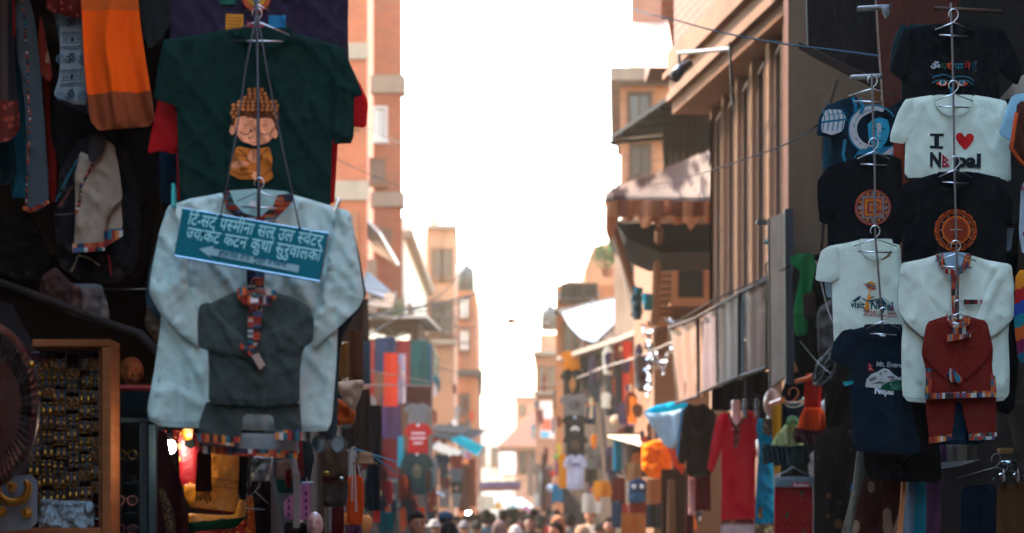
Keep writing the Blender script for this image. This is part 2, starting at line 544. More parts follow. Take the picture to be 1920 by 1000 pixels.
mb = MB(); mb.add([(-400, -200, 0), (400, -200, 0), (400, 900, 0), (-400, 900, 0)], [(0, 1, 2, 3)])
tag(mb.build('ground', plain('#6b5d50', .95, scale=.6)), kind='structure')
mb = MB(); mb.add([(-2.3, -40, .004), (2.6, -40, .004), (2.6, 190, .004), (-2.3, 190, .004)], [(0, 1, 2, 3)])
tag(mb.build('road', plain('#6a6c6c', .9, scale=3)), kind='structure')

DARK = plain('#0a0a0b', .7, var=.3)
DGLASS = plain('#1a1c20', .15, var=.1)
WOODD = wood('#3a2417')
WOODM = wood('#6b4026')

def window(parent, x0, y0, x1, y1, Y, fm, pm, bar=.09, proud=.1, mull=1, name='window', shutter=None):
    a = W(x0, y1, Y); b = W(x1, y0, Y); mb = MB()
    mb.box((a.x - bar, Y - proud, b.z), (b.x + bar, Y + .02, b.z + bar)); mb.box((a.x - bar, Y - proud, a.z - bar), (b.x + bar, Y + .02, a.z))
    mb.box((a.x - bar, Y - proud, a.z), (a.x, Y + .02, b.z)); mb.box((b.x, Y - proud, a.z), (b.x + bar, Y + .02, b.z))
    for i in range(mull):
        xm = a.x + (b.x - a.x) * (i + 1) / (mull + 1); mb.box((xm - bar * .3, Y - proud * .6, a.z), (xm + bar * .3, Y - .01, b.z))
    w = mb.build(name, fm, parent)
    p = MB().box((a.x, Y - .03, a.z), (b.x, Y - .012, b.z)).build('pane', pm, w)
    s = MB().box((a.x - bar * 1.6, Y - proud * 2.2, a.z - bar * 1.8), (b.x + bar * 1.6, Y + .01, a.z - bar)).build('sill', fm, w)
    return w

def side_window(parent, X, y0, y1, z0, z1, sgn, fm, pm, bar=.09):
    mb = MB(); q = X + sgn * .09; e = X - sgn * .02
    mb.box((e, y0 - bar, z1), (q, y1 + bar, z1 + bar)); mb.box((e, y0 - bar, z0 - bar), (q, y1 + bar, z0))
    mb.box((e, y0 - bar, z0), (q, y0, z1)); mb.box((e, y1, z0), (q, y1 + bar, z1))
    w = mb.build('window', fm, parent)
    MB().box((X + sgn * .012, y0, z0), (X + sgn * .03, y1, z1)).build('pane', pm, w)
    return w

def balcony(parent, x0, x1, y0, y1, z, h, fm, sm):
    """slab with a railing of uprights"""
    s = MB().box((x0, y0, z - .14), (x1, y1, z)).build('balcony', sm, parent)
    mb = MB()
    for a, b in (((x0, y0), (x1, y0)), ((x0, y0), (x0, y1)), ((x1, y0), (x1, y1))):
        n = max(2, int(math.hypot(b[0] - a[0], b[1] - a[1]) / .35))
        for i in range(n + 1):
            X = a[0] + (b[0] - a[0]) * i / n; Yy = a[1] + (b[1] - a[1]) * i / n
            mb.box((X - .015, Yy - .015, z), (X + .015, Yy + .015, z + h))
        mb.tube([(a[0], a[1], z + h), (b[0], b[1], z + h)], .03, 6)
    mb.build('railing', fm, s)
    return s

# -------- unseen houses added round the camera to block sky and bounce light
def plain_house(label, x0, x1, y0, y1, h, m, sgn):
    t = thing('unseen_house', label, 'house', ((x0 + x1) / 2, (y0 + y1) / 2, 0))
    MB().box((x0, y0, 0), (x1, y1, h)).build('wall', m, t)
    MB().box((x0 - .25, y0 - .1, h), (x1 + .25, y1 + .1, h + .2)).build('roof', plain('#8a7a6c', .9), t)
    X = x1 if sgn > 0 else x0
    yy = y0 + 1.2
    while yy < y1 - 1.6:
        for z in (3.4, 6.2):
            if z + 1.4 < h: side_window(t, X, yy, yy + 1.0, z, z + 1.4, sgn, WOODD, DGLASS)
        yy += 2.6
    return t
plain_house('brown brick house on the left side behind the viewer', -6, -2.2, -16, 4.2, 8.5, brick(), 1)
plain_house('red brick house on the right side behind the viewer', 2.4, 6, -16, 6.5, 8.5, brick('#a8502e', '#7e3a22'), -1)

t = thing('unseen_house', 'pale house closing the street behind the viewer', 'house', (0, -22, 0))
MB().box((-9, -26, 0), (9, -20, 9)).build('wall', plaster('#a4b2b4'), t)  # added wall that bounces light back onto the stalls
MB().box((-9.3, -26.2, 9), (9.3, -19.7, 9.2)).build('roof', plain('#8a7a6c', .9), t)
for x in (-1.8, .6): window(t, 960 + F * x / 20, 0, 960 + F * (x + 1) / 20, 10, 20, WOODD, DGLASS) if False else MB().box((x, -20.0, 3.2), (x + 1.1, -19.9, 4.8)).build('window', WOODD, t)
# -------- left: the shop whose stall fills the left of the photo
t = thing('shop_house', 'dark shop house behind the garments and jewellery stall on the left', 'house', (-2.2, 8.9, 0))
MB().box((-5, 8.3, 0), (-.85, 9.5, 9)).build('wall', plain('#2a211c', .9), t)
MB().box((-5, 4.8, 0), (-2.3, 8.29, 9)).build('side_wall', plain('#2a1f1a', .9), t)  # unseen wall added to keep the stall interior dark
MB().box((-2.29, 6.7, 3.3), (-.62, 8.29, 3.42)).build('canopy', plain('#3a2c24', .8), t)  # overhead roof added to shade the hung clothes, cut back for light
mb = MB()
for x in (-2.0, -1.55, -1.1, -.7): mb.box((x - .03, 7.0, 3.22), (x + .03, 8.28, 3.298))
mb.build('rafters', WOODD, t)
MB().box((-1.02, 7.9, 0), (-.92, 8.0, 3.3)).build('post', WOODD, t)
# shop interior shelf boards behind the garments
mb = MB()
for z in (1.0, 1.5, 2.0, 2.45): mb.box((-2.25, 7.9, z), (-1.03, 8.28, z + .03))
mb.build('shelf', WOODD, t)

# -------- left: row of low shops further on
t = thing('shop_row', 'low dark shop row under awnings behind the hats and orange bag', 'shop', (-3, 22, 0))
MB().box((-6, 11, 0), (-2.05, 33.5, 3.1)).build('wall', plaster('#2e1c12'), t)
MB().box((-6, 10.4, 0), (-1.95, 22.5, 13)).build('shade_wall', brick('#9a5434', '#7c4028'), t)  # unseen wall added to keep sun off the right stall
MB().box((-6, 22.51, 3.1), (-1.9, 33.8, 3.22)).build('roof', plain('#6f6258', .7), t)
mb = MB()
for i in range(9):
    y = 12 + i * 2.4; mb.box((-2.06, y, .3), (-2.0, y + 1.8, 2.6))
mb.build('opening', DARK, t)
for y in (11.5, 18, 25, 31): MB().box((-2.05, y, 0), (-1.93, y + .14, 3.1)).build('post', WOODD, t)

t = thing('cloth_shop', 'tall narrow shop hung with scarves and t-shirts left of the street', 'shop', (-2.6, 44, 0))
MB().box((-5, 42, 0), (-1.62, 49.5, 5.0)).build('wall', plaster('#4a2c1c'), t)
mb = MB(); mb.prism([(-5, 41.2, 4.95), (-1.45, 41.2, 4.95), (-1.45, 49.6, 5.35), (-5, 49.6, 5.35)], (0, 0, .05)); mb.build('roof', plain('#a09488', .6), t)
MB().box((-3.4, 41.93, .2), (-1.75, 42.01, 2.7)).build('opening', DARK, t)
MB().box((-3.6, 41.7, 4.5), (-1.5, 41.76, 4.56)).build('hanging_rail', metal('#6a6864'), t)

# -------- left brick towers
BR = brick('#a8420e', '#8e340c', '#8e5632')
BR2 = brick('#a43e0c', '#8a320c', '#8a522e')
CONC = plaster('#8a7460', '#5a4a3e')
t = thing('brick_tower', 'tall orange brick tower partly hidden by the dark green shirt', 'building', (-4.2, 51, 0))
mb = MB(); fprint(mb, [(430, 50), (688, 50), (690, 56), (500, 58)], 0, 15.5); mb.build('wall', BR, t)
WOODB = wood('#7a4426'); PANEB = plain('#5a3626', .4)
for y0, y1 in ((82, 112), (340, 376), (612, 640)):
    a = W(425, y1, 50); b = W(690, y0, 50); MB().box((a.x, 49.9, a.z), (b.x + .02, 50.06, b.z)).build('band', CONC, t)
window(t, 640, 405, 664, 480, 50, WOODB, PANEB)
window(t, 636, 150, 660, 230, 50, WOODB, PANEB)
t = thing('brick_tower', 'tall brick tower with pale concrete bands standing against the white sky', 'building', (-3.2, 59, 0))
mb = MB(); fprint(mb, [(700, 58), (754, 58), (752, 66), (650, 66)], 0, 15.5); mb.build('wall', BR2, t)
for y0, y1, k in ((143, 175, .06), (362, 388, .04), (560, 580, .04)):
    a = W(695, y1, 58); b = W(755, y0, 58); MB().box((a.x, 57.85, a.z), (b.x + k, 58.6, b.z)).build('band', CONC, t)
window(t, 696, 300, 722, 345, 58, WOODB, PANEB, bar=.05)
window(t, 706, 205, 722, 262, 58, plaster('#c9bfb4'), plain('#b9b2aa', .3), bar=.06)
window(t, 714, 430, 732, 480, 58, WOODB, PANEB, bar=.05)
# low annexe between the two towers, light plaster bay catching the sun
t = thing('plaster_annexe', 'low pale plaster annexe in sunlight between brick tower and white house', 'building', (-3.1, 55, 0))
mb = MB(); fprint(mb, [(668, 53), (706, 53), (700, 57.9), (660, 57.9)], 0, 7.2); mb.build('wall', plaster('#b08a70'), t)
mb = MB(); mb.prism([W(668, 395, 52.5), W(712, 440, 52.5), W(748, 500, 57), W(700, 470, 57)], (0, 0, .08)); mb.build('roof', plain('#d9cfc4', .5), t)
window(t, 674, 395, 684, 458, 53, plaster('#c9bfb4'), plain('#c9c2ba', .3), bar=.05)

# -------- left: houses further down
t = thing('white_house', 'white plaster house with sunlit street front beyond the brick tower', 'house', (-4, 72, 0))
MB().box((-7, 66.5, 0), (-2.95, 83.8, 9.2)).build('wall', plaster('#c0b09c', '#8a7a6a'), t)
MB().box((-7, 66.3, 9.2), (-2.7, 83.7, 9.4)).build('roof', CONC, t)
MB().box((-3.4, 70, 9.4), (-2.98, 74, 10.2)).build('parapet', plaster('#b9a698'), t)
for yy in (68.5, 73.5, 78.5):
    for z in (3.0, 6.0): side_window(t, -2.95, yy, yy + 1.5, z, z + 1.5, 1, WOODM, DGLASS)
balcony(t, -2.95, -2.3, 69, 76, 5.6, .9, metal('#4a4440'), CONC)
t = thing('pinkish_house', 'faded pinkish house with stepped roof above the turquoise awning', 'house', (-3, 88, 0))
mb = MB(); fprint(mb, [(800, 84), (852, 84), (858, 96), (780, 96)], 0, zat(430, 84)); mb.build('wall', plaster('#a06a4c'), t)
mb = MB(); fprint(mb, [(800, 83.6), (857, 83.6), (860, 96), (790, 96)], zat(430, 84), zat(424, 84)); mb.build('roof', CONC, t)
a = zat(424, 84); mb = MB(); fprint(mb, [(806, 85), (822, 85), (822, 90), (806, 90)], a, a + .5); mb.build('stair_head', plaster('#a88873'), t)
window(t, 812, 470, 826, 520, 84, WOODM, DGLASS); window(t, 832, 470, 846, 520, 84, WOODM, DGLASS)
window(t, 812, 570, 826, 625, 84, WOODM, DGLASS); window(t, 832, 570, 846, 625, 84, WOODM, DGLASS)
balcony(t, W(806, 0, 84).x, W(856, 0, 84).x, 83.2, 83.95, zat(640, 84), .8, metal('#4a4440'), CONC)
t = thing('terracotta_house', 'narrow terracotta house with a dark eave at the left street bend', 'house', (-1.6, 100, 0))
mb = MB(); fprint(mb, [(850, 96.5), (894, 96.5), (902, 112), (850, 112)], 0, zat(548, 97)); mb.build('wall', plaster('#a05c3a'), t)
mb = MB(); fprint(mb, [(848, 95.8), (906, 95.8), (905, 113), (848, 113)], zat(704, 96), zat(694, 96)); mb.build('eave', plain('#4a3c34', .8), t)
for y in (560, 620, 740, 800):
    window(t, 864, y, 878, y + 36, 96.5, WOODM, plain('#d8cfc2', .2) if y < 700 else DGLASS, bar=.08)
mb = MB()
for i in range(3): mb.box((W(846 + i * 14, 0, 95).x, 95.4, zat(826, 95)), (W(854 + i * 14, 0, 95).x, 96.4, zat(800 - i * 8, 95)))
mb.build('bracket', plain('#4a4038', .8), t)

# -------- centre distance
t = thing('pagoda_temple', 'tiered brick temple with wide sloping roof at the far end', 'temple', (.25, 132, 0))
mb = MB(); fprint(mb, [(968, 130), (1040, 130), (1040, 138), (968, 138)], 0, zat(838, 130)); mb.build('wall', brick('#a8603c', '#8a4a30'), t)
e0 = [((x - 960) / F * Y, Y, zat(838, 128)) for x, Y in ((934, 127.5), (1062, 127.5), (1062, 140), (930, 140))]
tp = [((x - 960) / F * Y, Y, zat(775, 132)) for x, Y in ((994, 132), (1030, 132), (1030, 136), (994, 136))]
mb = MB(); mb.add(e0 + tp, [(0, 1, 5, 4), (1, 2, 6, 5), (2, 3, 7, 6), (3, 0, 4, 7), (4, 5, 6, 7), (3, 2, 1, 0)]); mb.build('roof', plain('#5e3220', .8, scale=6), t)
mb = MB(); fprint(mb, [(998, 133), (1026, 133), (1026, 135.5), (998, 135.5)], zat(777, 132), zat(752, 132)); mb.build('upper_wall', brick('#a8603c', '#8a4a30'), t)
mb = MB(); mb.box((e0[0][0], 127.4, e0[0][2] - .16), (e0[1][0], 127.6, e0[0][2] + .02)); mb.build('eave_board', WOODM, t)
for x in (980, 1000, 1020): window(t, x - 5, 850, x + 5, 885, 130, WOODD, DGLASS, bar=.06)
t = thing('pale_house', 'pale hazy house with a white upper wall closing the street', 'house', (-.3, 166, 0))
mb = MB(); fprint(mb, [(880, 165), (985, 165), (985, 175), (880, 175)], 0, zat(800, 165)); mb.build('wall', plaster('#c4b2a2'), t)
mb = MB(); fprint(mb, [(938, 162), (972, 162), (972, 164.9), (938, 164.9)], zat(888, 162), zat(834, 162)); mb.build('bay', plaster('#e0dcd6', '#c0b8ae'), t)
for x in (900, 922): window(t, x, 840, x + 9, 872, 165, WOODM, DGLASS, bar=.08)
t = thing('pink_house', 'tall pinkish house with jagged roof terrace right of far street', 'house', (1.6, 104, 0))
mb = MB(); fprint(mb, [(1004, 100), (1075, 100), (1080, 118), (1010, 118)], 0, zat(665, 100)); mb.build('wall', plaster('#a4684a'), t)
mb = MB(); fprint(mb, [(1012, 102), (1050, 102), (1050, 112), (1012, 112)], zat(665, 100), zat(620, 100)); mb.build('upper_wall', plaster('#ac7456'), t)
mb = MB(); fprint(mb, [(999, 99), (1060, 99), (1062, 112), (1005, 112)], zat(668, 100), zat(660, 100)); mb.build('cornice', CONC, t)
mb = MB(); fprint(mb, [(998, 98.8), (1050, 98.8), (1050, 100), (998, 100)], zat(742, 100), zat(736, 100)); mb.build('cornice', CONC, t)
for x in (1012, 1030): 
    for y in (690, 760): window(t, x, y, x + 9, y + 34, 100, WOODM, DGLASS, bar=.07)
t = thing('orange_house', 'small orange brick house behind the temple roof on the right', 'house', (1.0, 142, 0))
mb = MB(); fprint(mb, [(966, 142), (1010, 142), (1012, 150), (968, 150)], 0, zat(748, 142)); mb.build('wall', brick('#c06a40', '#a85a38'), t)
mb = MB(); fprint(mb, [(964, 141.6), (1012, 141.6), (1014, 150), (966, 150)], zat(748, 142), zat(743, 142)); mb.build('roof', CONC, t)
window(t, 976, 760, 984, 776, 142, WOODM, DGLASS, bar=.06)

t = thing('attic_house', 'orange house with dark attic windows above the white tarpaulin', 'house', (1.9, 64, 0))
mb = MB(); fprint(mb, [(1042, 62), (1175, 62), (1180, 72), (1042, 70)], 0, zat(535, 62)); mb.build('wall', plaster('#b4683e', '#7a4a30'), t)
mb = MB(); mb.prism([W(1098, 535, 62.4), W(1175, 535, 62.4), W(1175, 460, 62.4), W(1150, 455, 62.4), W(1112, 462, 62.4), W(1096, 505, 62.4)], (0, 6, 0)); mb.build('gable', plaster('#bd8058', '#7a5a40'), t)
mb = MB(); mb.prism([W(1046, 560, 61.5), W(1122, 560, 61.5), W(1130, 532, 62.5), W(1062, 534, 62.5)], (0, .3, .12)); mb.build('roof', plain('#6b5548', .7), t)
for x0, x1 in ((1056, 1070), (1074, 1090), (1098, 1116)): window(t, x0, 536, x1, 562, 61.6, WOODD, DARK, bar=.06)
for x0, x1 in ((1060, 1084), (1100, 1130)): window(t, x0, 610, x1, 660, 62, WOODM, DGLASS)
MB().box((W(1040, 0, 61).x, 60.8, zat(584, 61)), (W(1130, 0, 61).x, 62.1, zat(578, 61))).build('ledge', CONC, t)

t = thing('brick_tower', 'brick tower with overhanging top cornice right of the sky', 'building', (2.6, 49, 0))
mb = MB(); fprint(mb, [(1163, 48), (1290, 48), (1290, 56), (1166, 56)], 0, zat(162, 48)); mb.build('wall', brick('#b0602e', '#8a4424', '#8a6a50'), t)
mb = MB(); fprint(mb, [(1143, 47.4), (1292, 47.4), (1292, 56), (1146, 56)], zat(160, 48), zat(136, 48)); mb.build('cornice', plaster('#7a6250', '#3f322a'), t)
for y in (256, 348):
    mb = MB(); fprint(mb, [(1155, 47.7), (1292, 47.7), (1292, 50), (1157, 50)], zat(y + 8, 48), zat(y, 48)); mb.build('cornice', plaster('#8a6a52'), t)
window(t, 1182, 180, 1216, 240, 48, WOODD, DGLASS, bar=.07); window(t, 1186, 276, 1214, 330, 48, WOODD, DGLASS, bar=.07)

t = thing('temple_house', 'shaded brown house with long slanted pole at the right', 'house', (2.3, 42, 0))
mb = MB(); fprint(mb, [(1152, 43), (1270, 43), (1270, 47), (1156, 47)], 0, zat(420, 43)); mb.build('wall', plaster('#a9846a', '#5a3c2c'), t)
mb = MB(); fprint(mb, [(1146, 42.4), (1270, 42.4), (1270, 47.3), (1150, 47.3)], zat(436, 43), zat(420, 43)); mb.build('eave', WOODD, t)
window(t, 1180, 460, 1206, 520, 43, WOODD, DGLASS, bar=.06); window(t, 1216, 500, 1236, 560, 43, WOODD, DARK, bar=.06)

# -------- right: carved wooden house under the corrugated roof
t = thing('timber_house', 'old timber house with carved window under a rusty corrugated roof', 'house', (2.2, 32, 0))
HX0, HX1 = W(1226, 0, 31).x, 4.0
MB().box((HX0, 31, 0), (HX1, 36, zat(372, 31))).build('wall', wood('#6a452c', 1.0, (2, 2, 40)), t)
mb = MB()
for i in range(15):
    z = zat(612, 31) + i * (zat(432, 31) - zat(612, 31)) / 15
    mb.box((HX0 - .02, 30.93, z), (W(1262, 0, 31).x, 31.01, z + .035)); mb.box((W(1330, 0, 31).x, 30.93, z), (HX1, 31.01, z + .035))
mb.build('carved_panel', wood('#7a4c2e', 1.0, (3, 3, 30)), t)
MB().box((HX0 - .1, 30.8, zat(614, 31)), (HX1, 31.02, zat(604, 31))).build('ledge', wood('#8a5a3a'), t)
MB().box((HX0 - .14, 30.72, zat(655, 31)), (HX1, 31.02, zat(646, 31))).build('ledge', wood('#6a4630'), t)
w = window(t, 1270, 486, 1318, 560, 31, wood('#7a4a2c'), DARK, bar=.07, proud=.16, mull=0, name='carved_window')
mb = MB()
for k in range(3): mb.box((W(1262 - 5 * k, 0, 31).x, 30.8 + .03 * k, zat(568 + 5 * k, 31)), (W(1326 + 5 * k, 0, 31).x, 31.0, zat(564 + 5 * k, 31)))
mb.build('sill', wood('#84502e'), w); mb = MB()
for k in range(3): mb.box((W(1262 - 5 * k, 0, 31).x, 30.8 + .03 * k, zat(480 - 5 * k, 31)), (W(1326 + 5 * k, 0, 31).x, 31.0, zat(476 - 5 * k, 31)))
mb.build('lintel', wood('#84502e'), w)
# corrugated roof: hip plane falling towards the viewer
E0, E1 = W(1133, 370, 25.0), W(1375, 374, 25.0)
R0, R1 = W(1150, 356, 25.6), W(1375, 266, 26.9)
mb = MB(); n = 150; vs = []
for i in range(n + 1):
    u = i / n; wv = .034 * math.sin(i * math.pi / 2)
    a = E0.lerp(E1, u); b = R0.lerp(R1, u) + (E0 - R0) * 0
    for j in range(5):
        p = a.lerp(b, j / 4); vs.append(p + Vector((0, -.3, 1)).normalized() * wv)
fs = [(i * 5 + j, (i + 1) * 5 + j, (i + 1) * 5 + j + 1, i * 5 + j + 1) for i in range(n) for j in range(4)]
K = len(vs); vs2 = [v - Vector((0, 0, .03)) for v in vs]
mb.add(vs + vs2, fs + [tuple(q + K for q in reversed(f)) for f in fs])
def rust():
    m, nt, nn, l, p = newmat('rusty tin with painted rib shading')
    v = coords(nn, l, (2.6, .35, .35)); a = noise_tex(nn, l, v, 2.2, 7); r = nn.new('ShaderNodeValToRGB')
    e = r.color_ramp.elements; e[0].position = .46; e[0].color = lin('#c4b09c'); e[1].position = .54; e[1].color = lin('#4e2a1a')  # streaks paint lit and shaded ribs over the rusty tin
    l.new(a.outputs[0], r.inputs[0]); l.new(r.outputs[0], p.inputs['Base Color']); p.inputs['Roughness'].default_value = .5
    p.inputs['Metallic'].default_value = .25; return m
RIB_RUST = rust()
roof = mb.build('roof', RIB_RUST, t, smooth=True)
mb = MB(); mb.tube([E0 - Vector((0, 0, .05)), E1 - Vector((0, 0, .05))], .03, 6)
mb.prism([E0 - Vector((0, 0, .1)), E1 - Vector((0, 0, .1)), R1 - Vector((0, 0, .1)), R0 - Vector((0, 0, .1))], (0, 0, .03)); mb.build('eave', WOODD, t)
MB().prism([W(1156, 420, 26), W(1380, 420, 26), W(1380, 470, 26), W(1236, 474, 26), W(1176, 448, 26)], (0, 2, 0)).build('eave_shade', wood('#1a110b'), t)  # dark slab added for the shade under the eave
# ragged cloth valance under the eave
out = [(1136, 374), (1365, 378)]
low = []
for i in range(24):
    x = 1365 - i * 10; low.append((x, 418 + 10 * math.sin(i * 2.1) + 8 * math.sin(i * .9 + 1) - (6 if i > 18 else 0) + (30 if i > 21 else 0)))
sheet('valance', out + low, 24.9, [cells(['#a5613c', '#8c4a2c', '#b87a50', '#73402a', '#9a6444'], 9, 1, 1.5)], t, fold=folds('hang', .05, 3, .5, 374, 420), step=7, thick=.01)
for x0, y0, x1, y1 in ((1150, 425, 1200, 585), (1236, 430, 1225, 610)):
    MB().tube([W(x0, y0, 25.4), W(x1, y1, 31)], .045, 8).build('strut', wood('#6a4630'), t)

# dark tin awning above it and shaded upper storey
t = thing('tin_awning', 'dark tin awning jutting out under the plaster overhang', 'awning', (2, 30, 6))
A, B = Vector((1.306, 32, zat(262, 32))), Vector((2.02, 28.1, zat(165, 28.1)))
C_, D_ = Vector((2.5, 28.6, B.z + .18)), Vector((2.3, 33, A.z + .25))
mb = MB(); mb.prism([A, B, C_, D_], (0, 0, .05)); mb.build('sheet', plain('#0d0a09', .9), t)
mb = MB()
for i in range(7): mb.tube([A.lerp(B, i / 6) - Vector((0, 0, .04)), D_.lerp(C_, i / 6) - Vector((0, 0, .04))], .03, 6)
mb.build('rafters', plain('#0d0a09', .9), t)
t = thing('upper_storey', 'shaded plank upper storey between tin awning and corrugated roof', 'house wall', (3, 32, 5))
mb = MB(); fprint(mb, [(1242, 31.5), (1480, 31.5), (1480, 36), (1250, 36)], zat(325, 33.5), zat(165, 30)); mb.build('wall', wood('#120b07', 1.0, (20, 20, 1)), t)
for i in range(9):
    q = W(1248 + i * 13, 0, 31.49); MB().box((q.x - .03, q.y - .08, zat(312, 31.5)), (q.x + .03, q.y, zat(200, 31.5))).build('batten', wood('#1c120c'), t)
mb = MB(); fprint(mb, [(1385, 25.2), (1700, 25.2), (1700, 36), (1400, 36)], 0, 12.5); mb.build('sun_block_wall', plaster('#7a5a48'), t)  # unseen volume added to keep sun off the street

# -------- right: house with the tall columns and the plaster overhang
t = thing('column_house', 'large house with tall fluted columns below a moulded plaster overhang', 'house', (3.5, 21, 0))
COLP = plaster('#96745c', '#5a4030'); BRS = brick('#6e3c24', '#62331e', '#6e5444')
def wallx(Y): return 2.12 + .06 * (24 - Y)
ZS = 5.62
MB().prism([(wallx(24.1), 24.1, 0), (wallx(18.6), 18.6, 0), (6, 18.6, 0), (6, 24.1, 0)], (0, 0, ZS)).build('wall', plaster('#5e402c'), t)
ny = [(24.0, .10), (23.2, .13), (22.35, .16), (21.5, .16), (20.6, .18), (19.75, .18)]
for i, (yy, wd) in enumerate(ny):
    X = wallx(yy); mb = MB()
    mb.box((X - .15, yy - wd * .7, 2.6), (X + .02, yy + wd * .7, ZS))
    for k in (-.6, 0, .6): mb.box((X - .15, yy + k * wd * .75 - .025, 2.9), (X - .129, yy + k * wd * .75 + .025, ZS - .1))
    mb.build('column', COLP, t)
for i in range(5):
    ya, yb = ny[i + 1][0] + ny[i + 1][1], ny[i][0] - ny[i][1]
    side_window(t, wallx((ya + yb) / 2) - .04, ya + .03, yb - .03, 3.2, ZS - .15, -1, plaster('#6a5244'), DGLASS, bar=.03)
mb = MB()
for x0, x1, yy in ((1478, 1492, 18.3), (1496, 1508, 18.2), (1512, 1526, 18.3), (1532, 1541, 18.4)):
    q0, q1 = W(x0, 0, yy).x, W(x1, 0, yy).x; mb.box((q0, yy, 0), (q1, 18.62, 9))
mb.build('pillar', plaster('#b87046', '#8a5f45'), t)
o0, o1 = Vector((1.61, 24.3, ZS)), Vector((2.52, 16.6, ZS))
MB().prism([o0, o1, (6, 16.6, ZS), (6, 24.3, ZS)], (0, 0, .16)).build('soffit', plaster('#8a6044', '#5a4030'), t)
dv = (o1 - o0).normalized(); nv = Vector((-dv.y, dv.x, 0)); nv = nv if nv.x < 0 else -nv
for k, (z0, z1, off) in enumerate(((.0, .12, .0), (.12, .2, .06), (.2, .34, .03), (.34, .40, .1), (.4, .62, .05))):
    a, b = o0 + nv * off + Vector((0, -.002 * k, z0 + .001)), o1 + nv * off + Vector((0, 0, z0 + .001))
    MB().prism([a, b, b - nv * .3, a - nv * .3], (0, 0, z1 - z0 - .002)).build('moulding', plaster('#6e4e3a', '#4a3426'), t)
a, b = o0 + Vector((.02, .03, .62)), o1 + Vector((.02, 0, .62))
MB().prism([a, b, (6, 16.6, ZS + .62), (6, 24.3, ZS + .62)], (0, 0, 5.2)).build('upper_wall', BRS, t)
for yy in (18.6, 21.4):
    q = o0.lerp(o1, (24.3 - yy) / (24.3 - 16.6)); mb = MB(); mb.box((q.x - .04, yy - .5, ZS + 1.6), (q.x + .1, yy + .5, ZS + 3)); mb.build('window', WOODM, t)
# slab of the balcony above at the very top of the photo
t = thing('concrete_balcony', 'concrete balcony slab jutting over the street at the top', 'balcony', (1.6, 27, 7))
MB().prism([W(1178, 64, 28), W(1252, 64, 28), W(1262, 128, 25.0), W(1180, 126, 26.5)], (0, 0, .16)).build('slab', plaster('#b89a86', '#8a6c58'), t)
MB().prism([W(1184, 60, 27.9), W(1240, 60, 27.9), W(1240, -60, 27.9), W(1184, -60, 27.9)], (0, .12, 0)).build('parapet', plaster('#b08a72'), t)
MB().prism([W(1236, 70, 28.2), W(1300, 70, 28.2), W(1300, -80, 28.2), W(1236, -80, 28.2)], (0, 3, 0)).build('wall', BRS, t)

# beige wall and dark canopy by the right-hand stall
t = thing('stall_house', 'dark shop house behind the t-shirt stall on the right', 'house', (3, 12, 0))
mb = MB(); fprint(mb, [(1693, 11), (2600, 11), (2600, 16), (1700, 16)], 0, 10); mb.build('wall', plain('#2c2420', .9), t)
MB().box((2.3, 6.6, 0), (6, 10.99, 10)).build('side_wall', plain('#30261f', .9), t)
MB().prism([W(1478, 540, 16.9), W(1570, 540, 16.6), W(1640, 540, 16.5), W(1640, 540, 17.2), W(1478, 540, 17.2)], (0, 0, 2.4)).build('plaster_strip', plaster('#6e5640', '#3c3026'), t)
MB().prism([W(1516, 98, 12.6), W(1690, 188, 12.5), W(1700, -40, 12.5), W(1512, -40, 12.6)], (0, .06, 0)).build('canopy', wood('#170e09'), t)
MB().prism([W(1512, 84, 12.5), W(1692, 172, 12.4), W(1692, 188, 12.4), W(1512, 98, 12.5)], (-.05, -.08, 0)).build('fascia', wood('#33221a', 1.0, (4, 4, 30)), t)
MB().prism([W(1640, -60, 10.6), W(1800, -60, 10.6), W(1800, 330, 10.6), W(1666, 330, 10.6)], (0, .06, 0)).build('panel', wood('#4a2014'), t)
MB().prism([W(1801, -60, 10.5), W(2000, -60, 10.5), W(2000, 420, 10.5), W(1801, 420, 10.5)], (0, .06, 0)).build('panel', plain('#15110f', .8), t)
# ================================================================== garments of the two near stalls
DHAKA = cells(['#b5482c', '#27384a', '#8e2f22', '#c9c0b0', '#c2622e', '#2d6a70', '#3a2a26', '#a53a2a', '#d8853a', '#4a5a78'], 95, 5, 38)
DHAKAV = cells(['#b5482c', '#27384a', '#8e2f22', '#b9b0a0', '#c2622e', '#2d6a70', '#3a2a26', '#a53a2a', '#2a2a30', '#4a5a78'], 40, 5, 150)
DHAKAH = cells(['#c2502c', '#27486a', '#8e2f22', '#b9b0a0', '#e0722e', '#2d7a80', '#3a2a26', '#a53a2a'], 150, 5, 40)
WIRE = metal('#c8c8c6', .3); WIRED = metal('#6a6a6a', .4); TAGM = plain('#d8d6d0', .7)
def ink(h): return plain(h, .85, var=.12, scale=60, bump=0)

def hanger(x, y, Y, w=62, label='wire hanger', bar=True, group=None, m=None, drop=22):
    """wire coat hanger: hook on top, two sloping arms and a cross bar"""
    mb = MB(); r = .0014 * Y / 6.5 + .0003
    hook = [(x + 9 * math.cos(a), y - 15 + 10 * math.sin(a)) for a in [math.radians(d) for d in range(150, 425, 25)]] + [(x + 1, y - 2), (x, y + 2)]
    px_tube(mb, hook, Y, r, 6)
    mb.tube([W(x - w * .55, y + drop, Y), W(x, y, Y), W(x + w * .55, y + drop, Y)], r, 6)
    if bar: mb.tube([W(x - w * .44, y + drop + 10, Y), W(x + w * .44, y + drop + 12, Y)], r * 1.25, 6)
    return tag(mb.build('coat_hanger', m or WIRE, smooth=True), label, 'hanger', group)

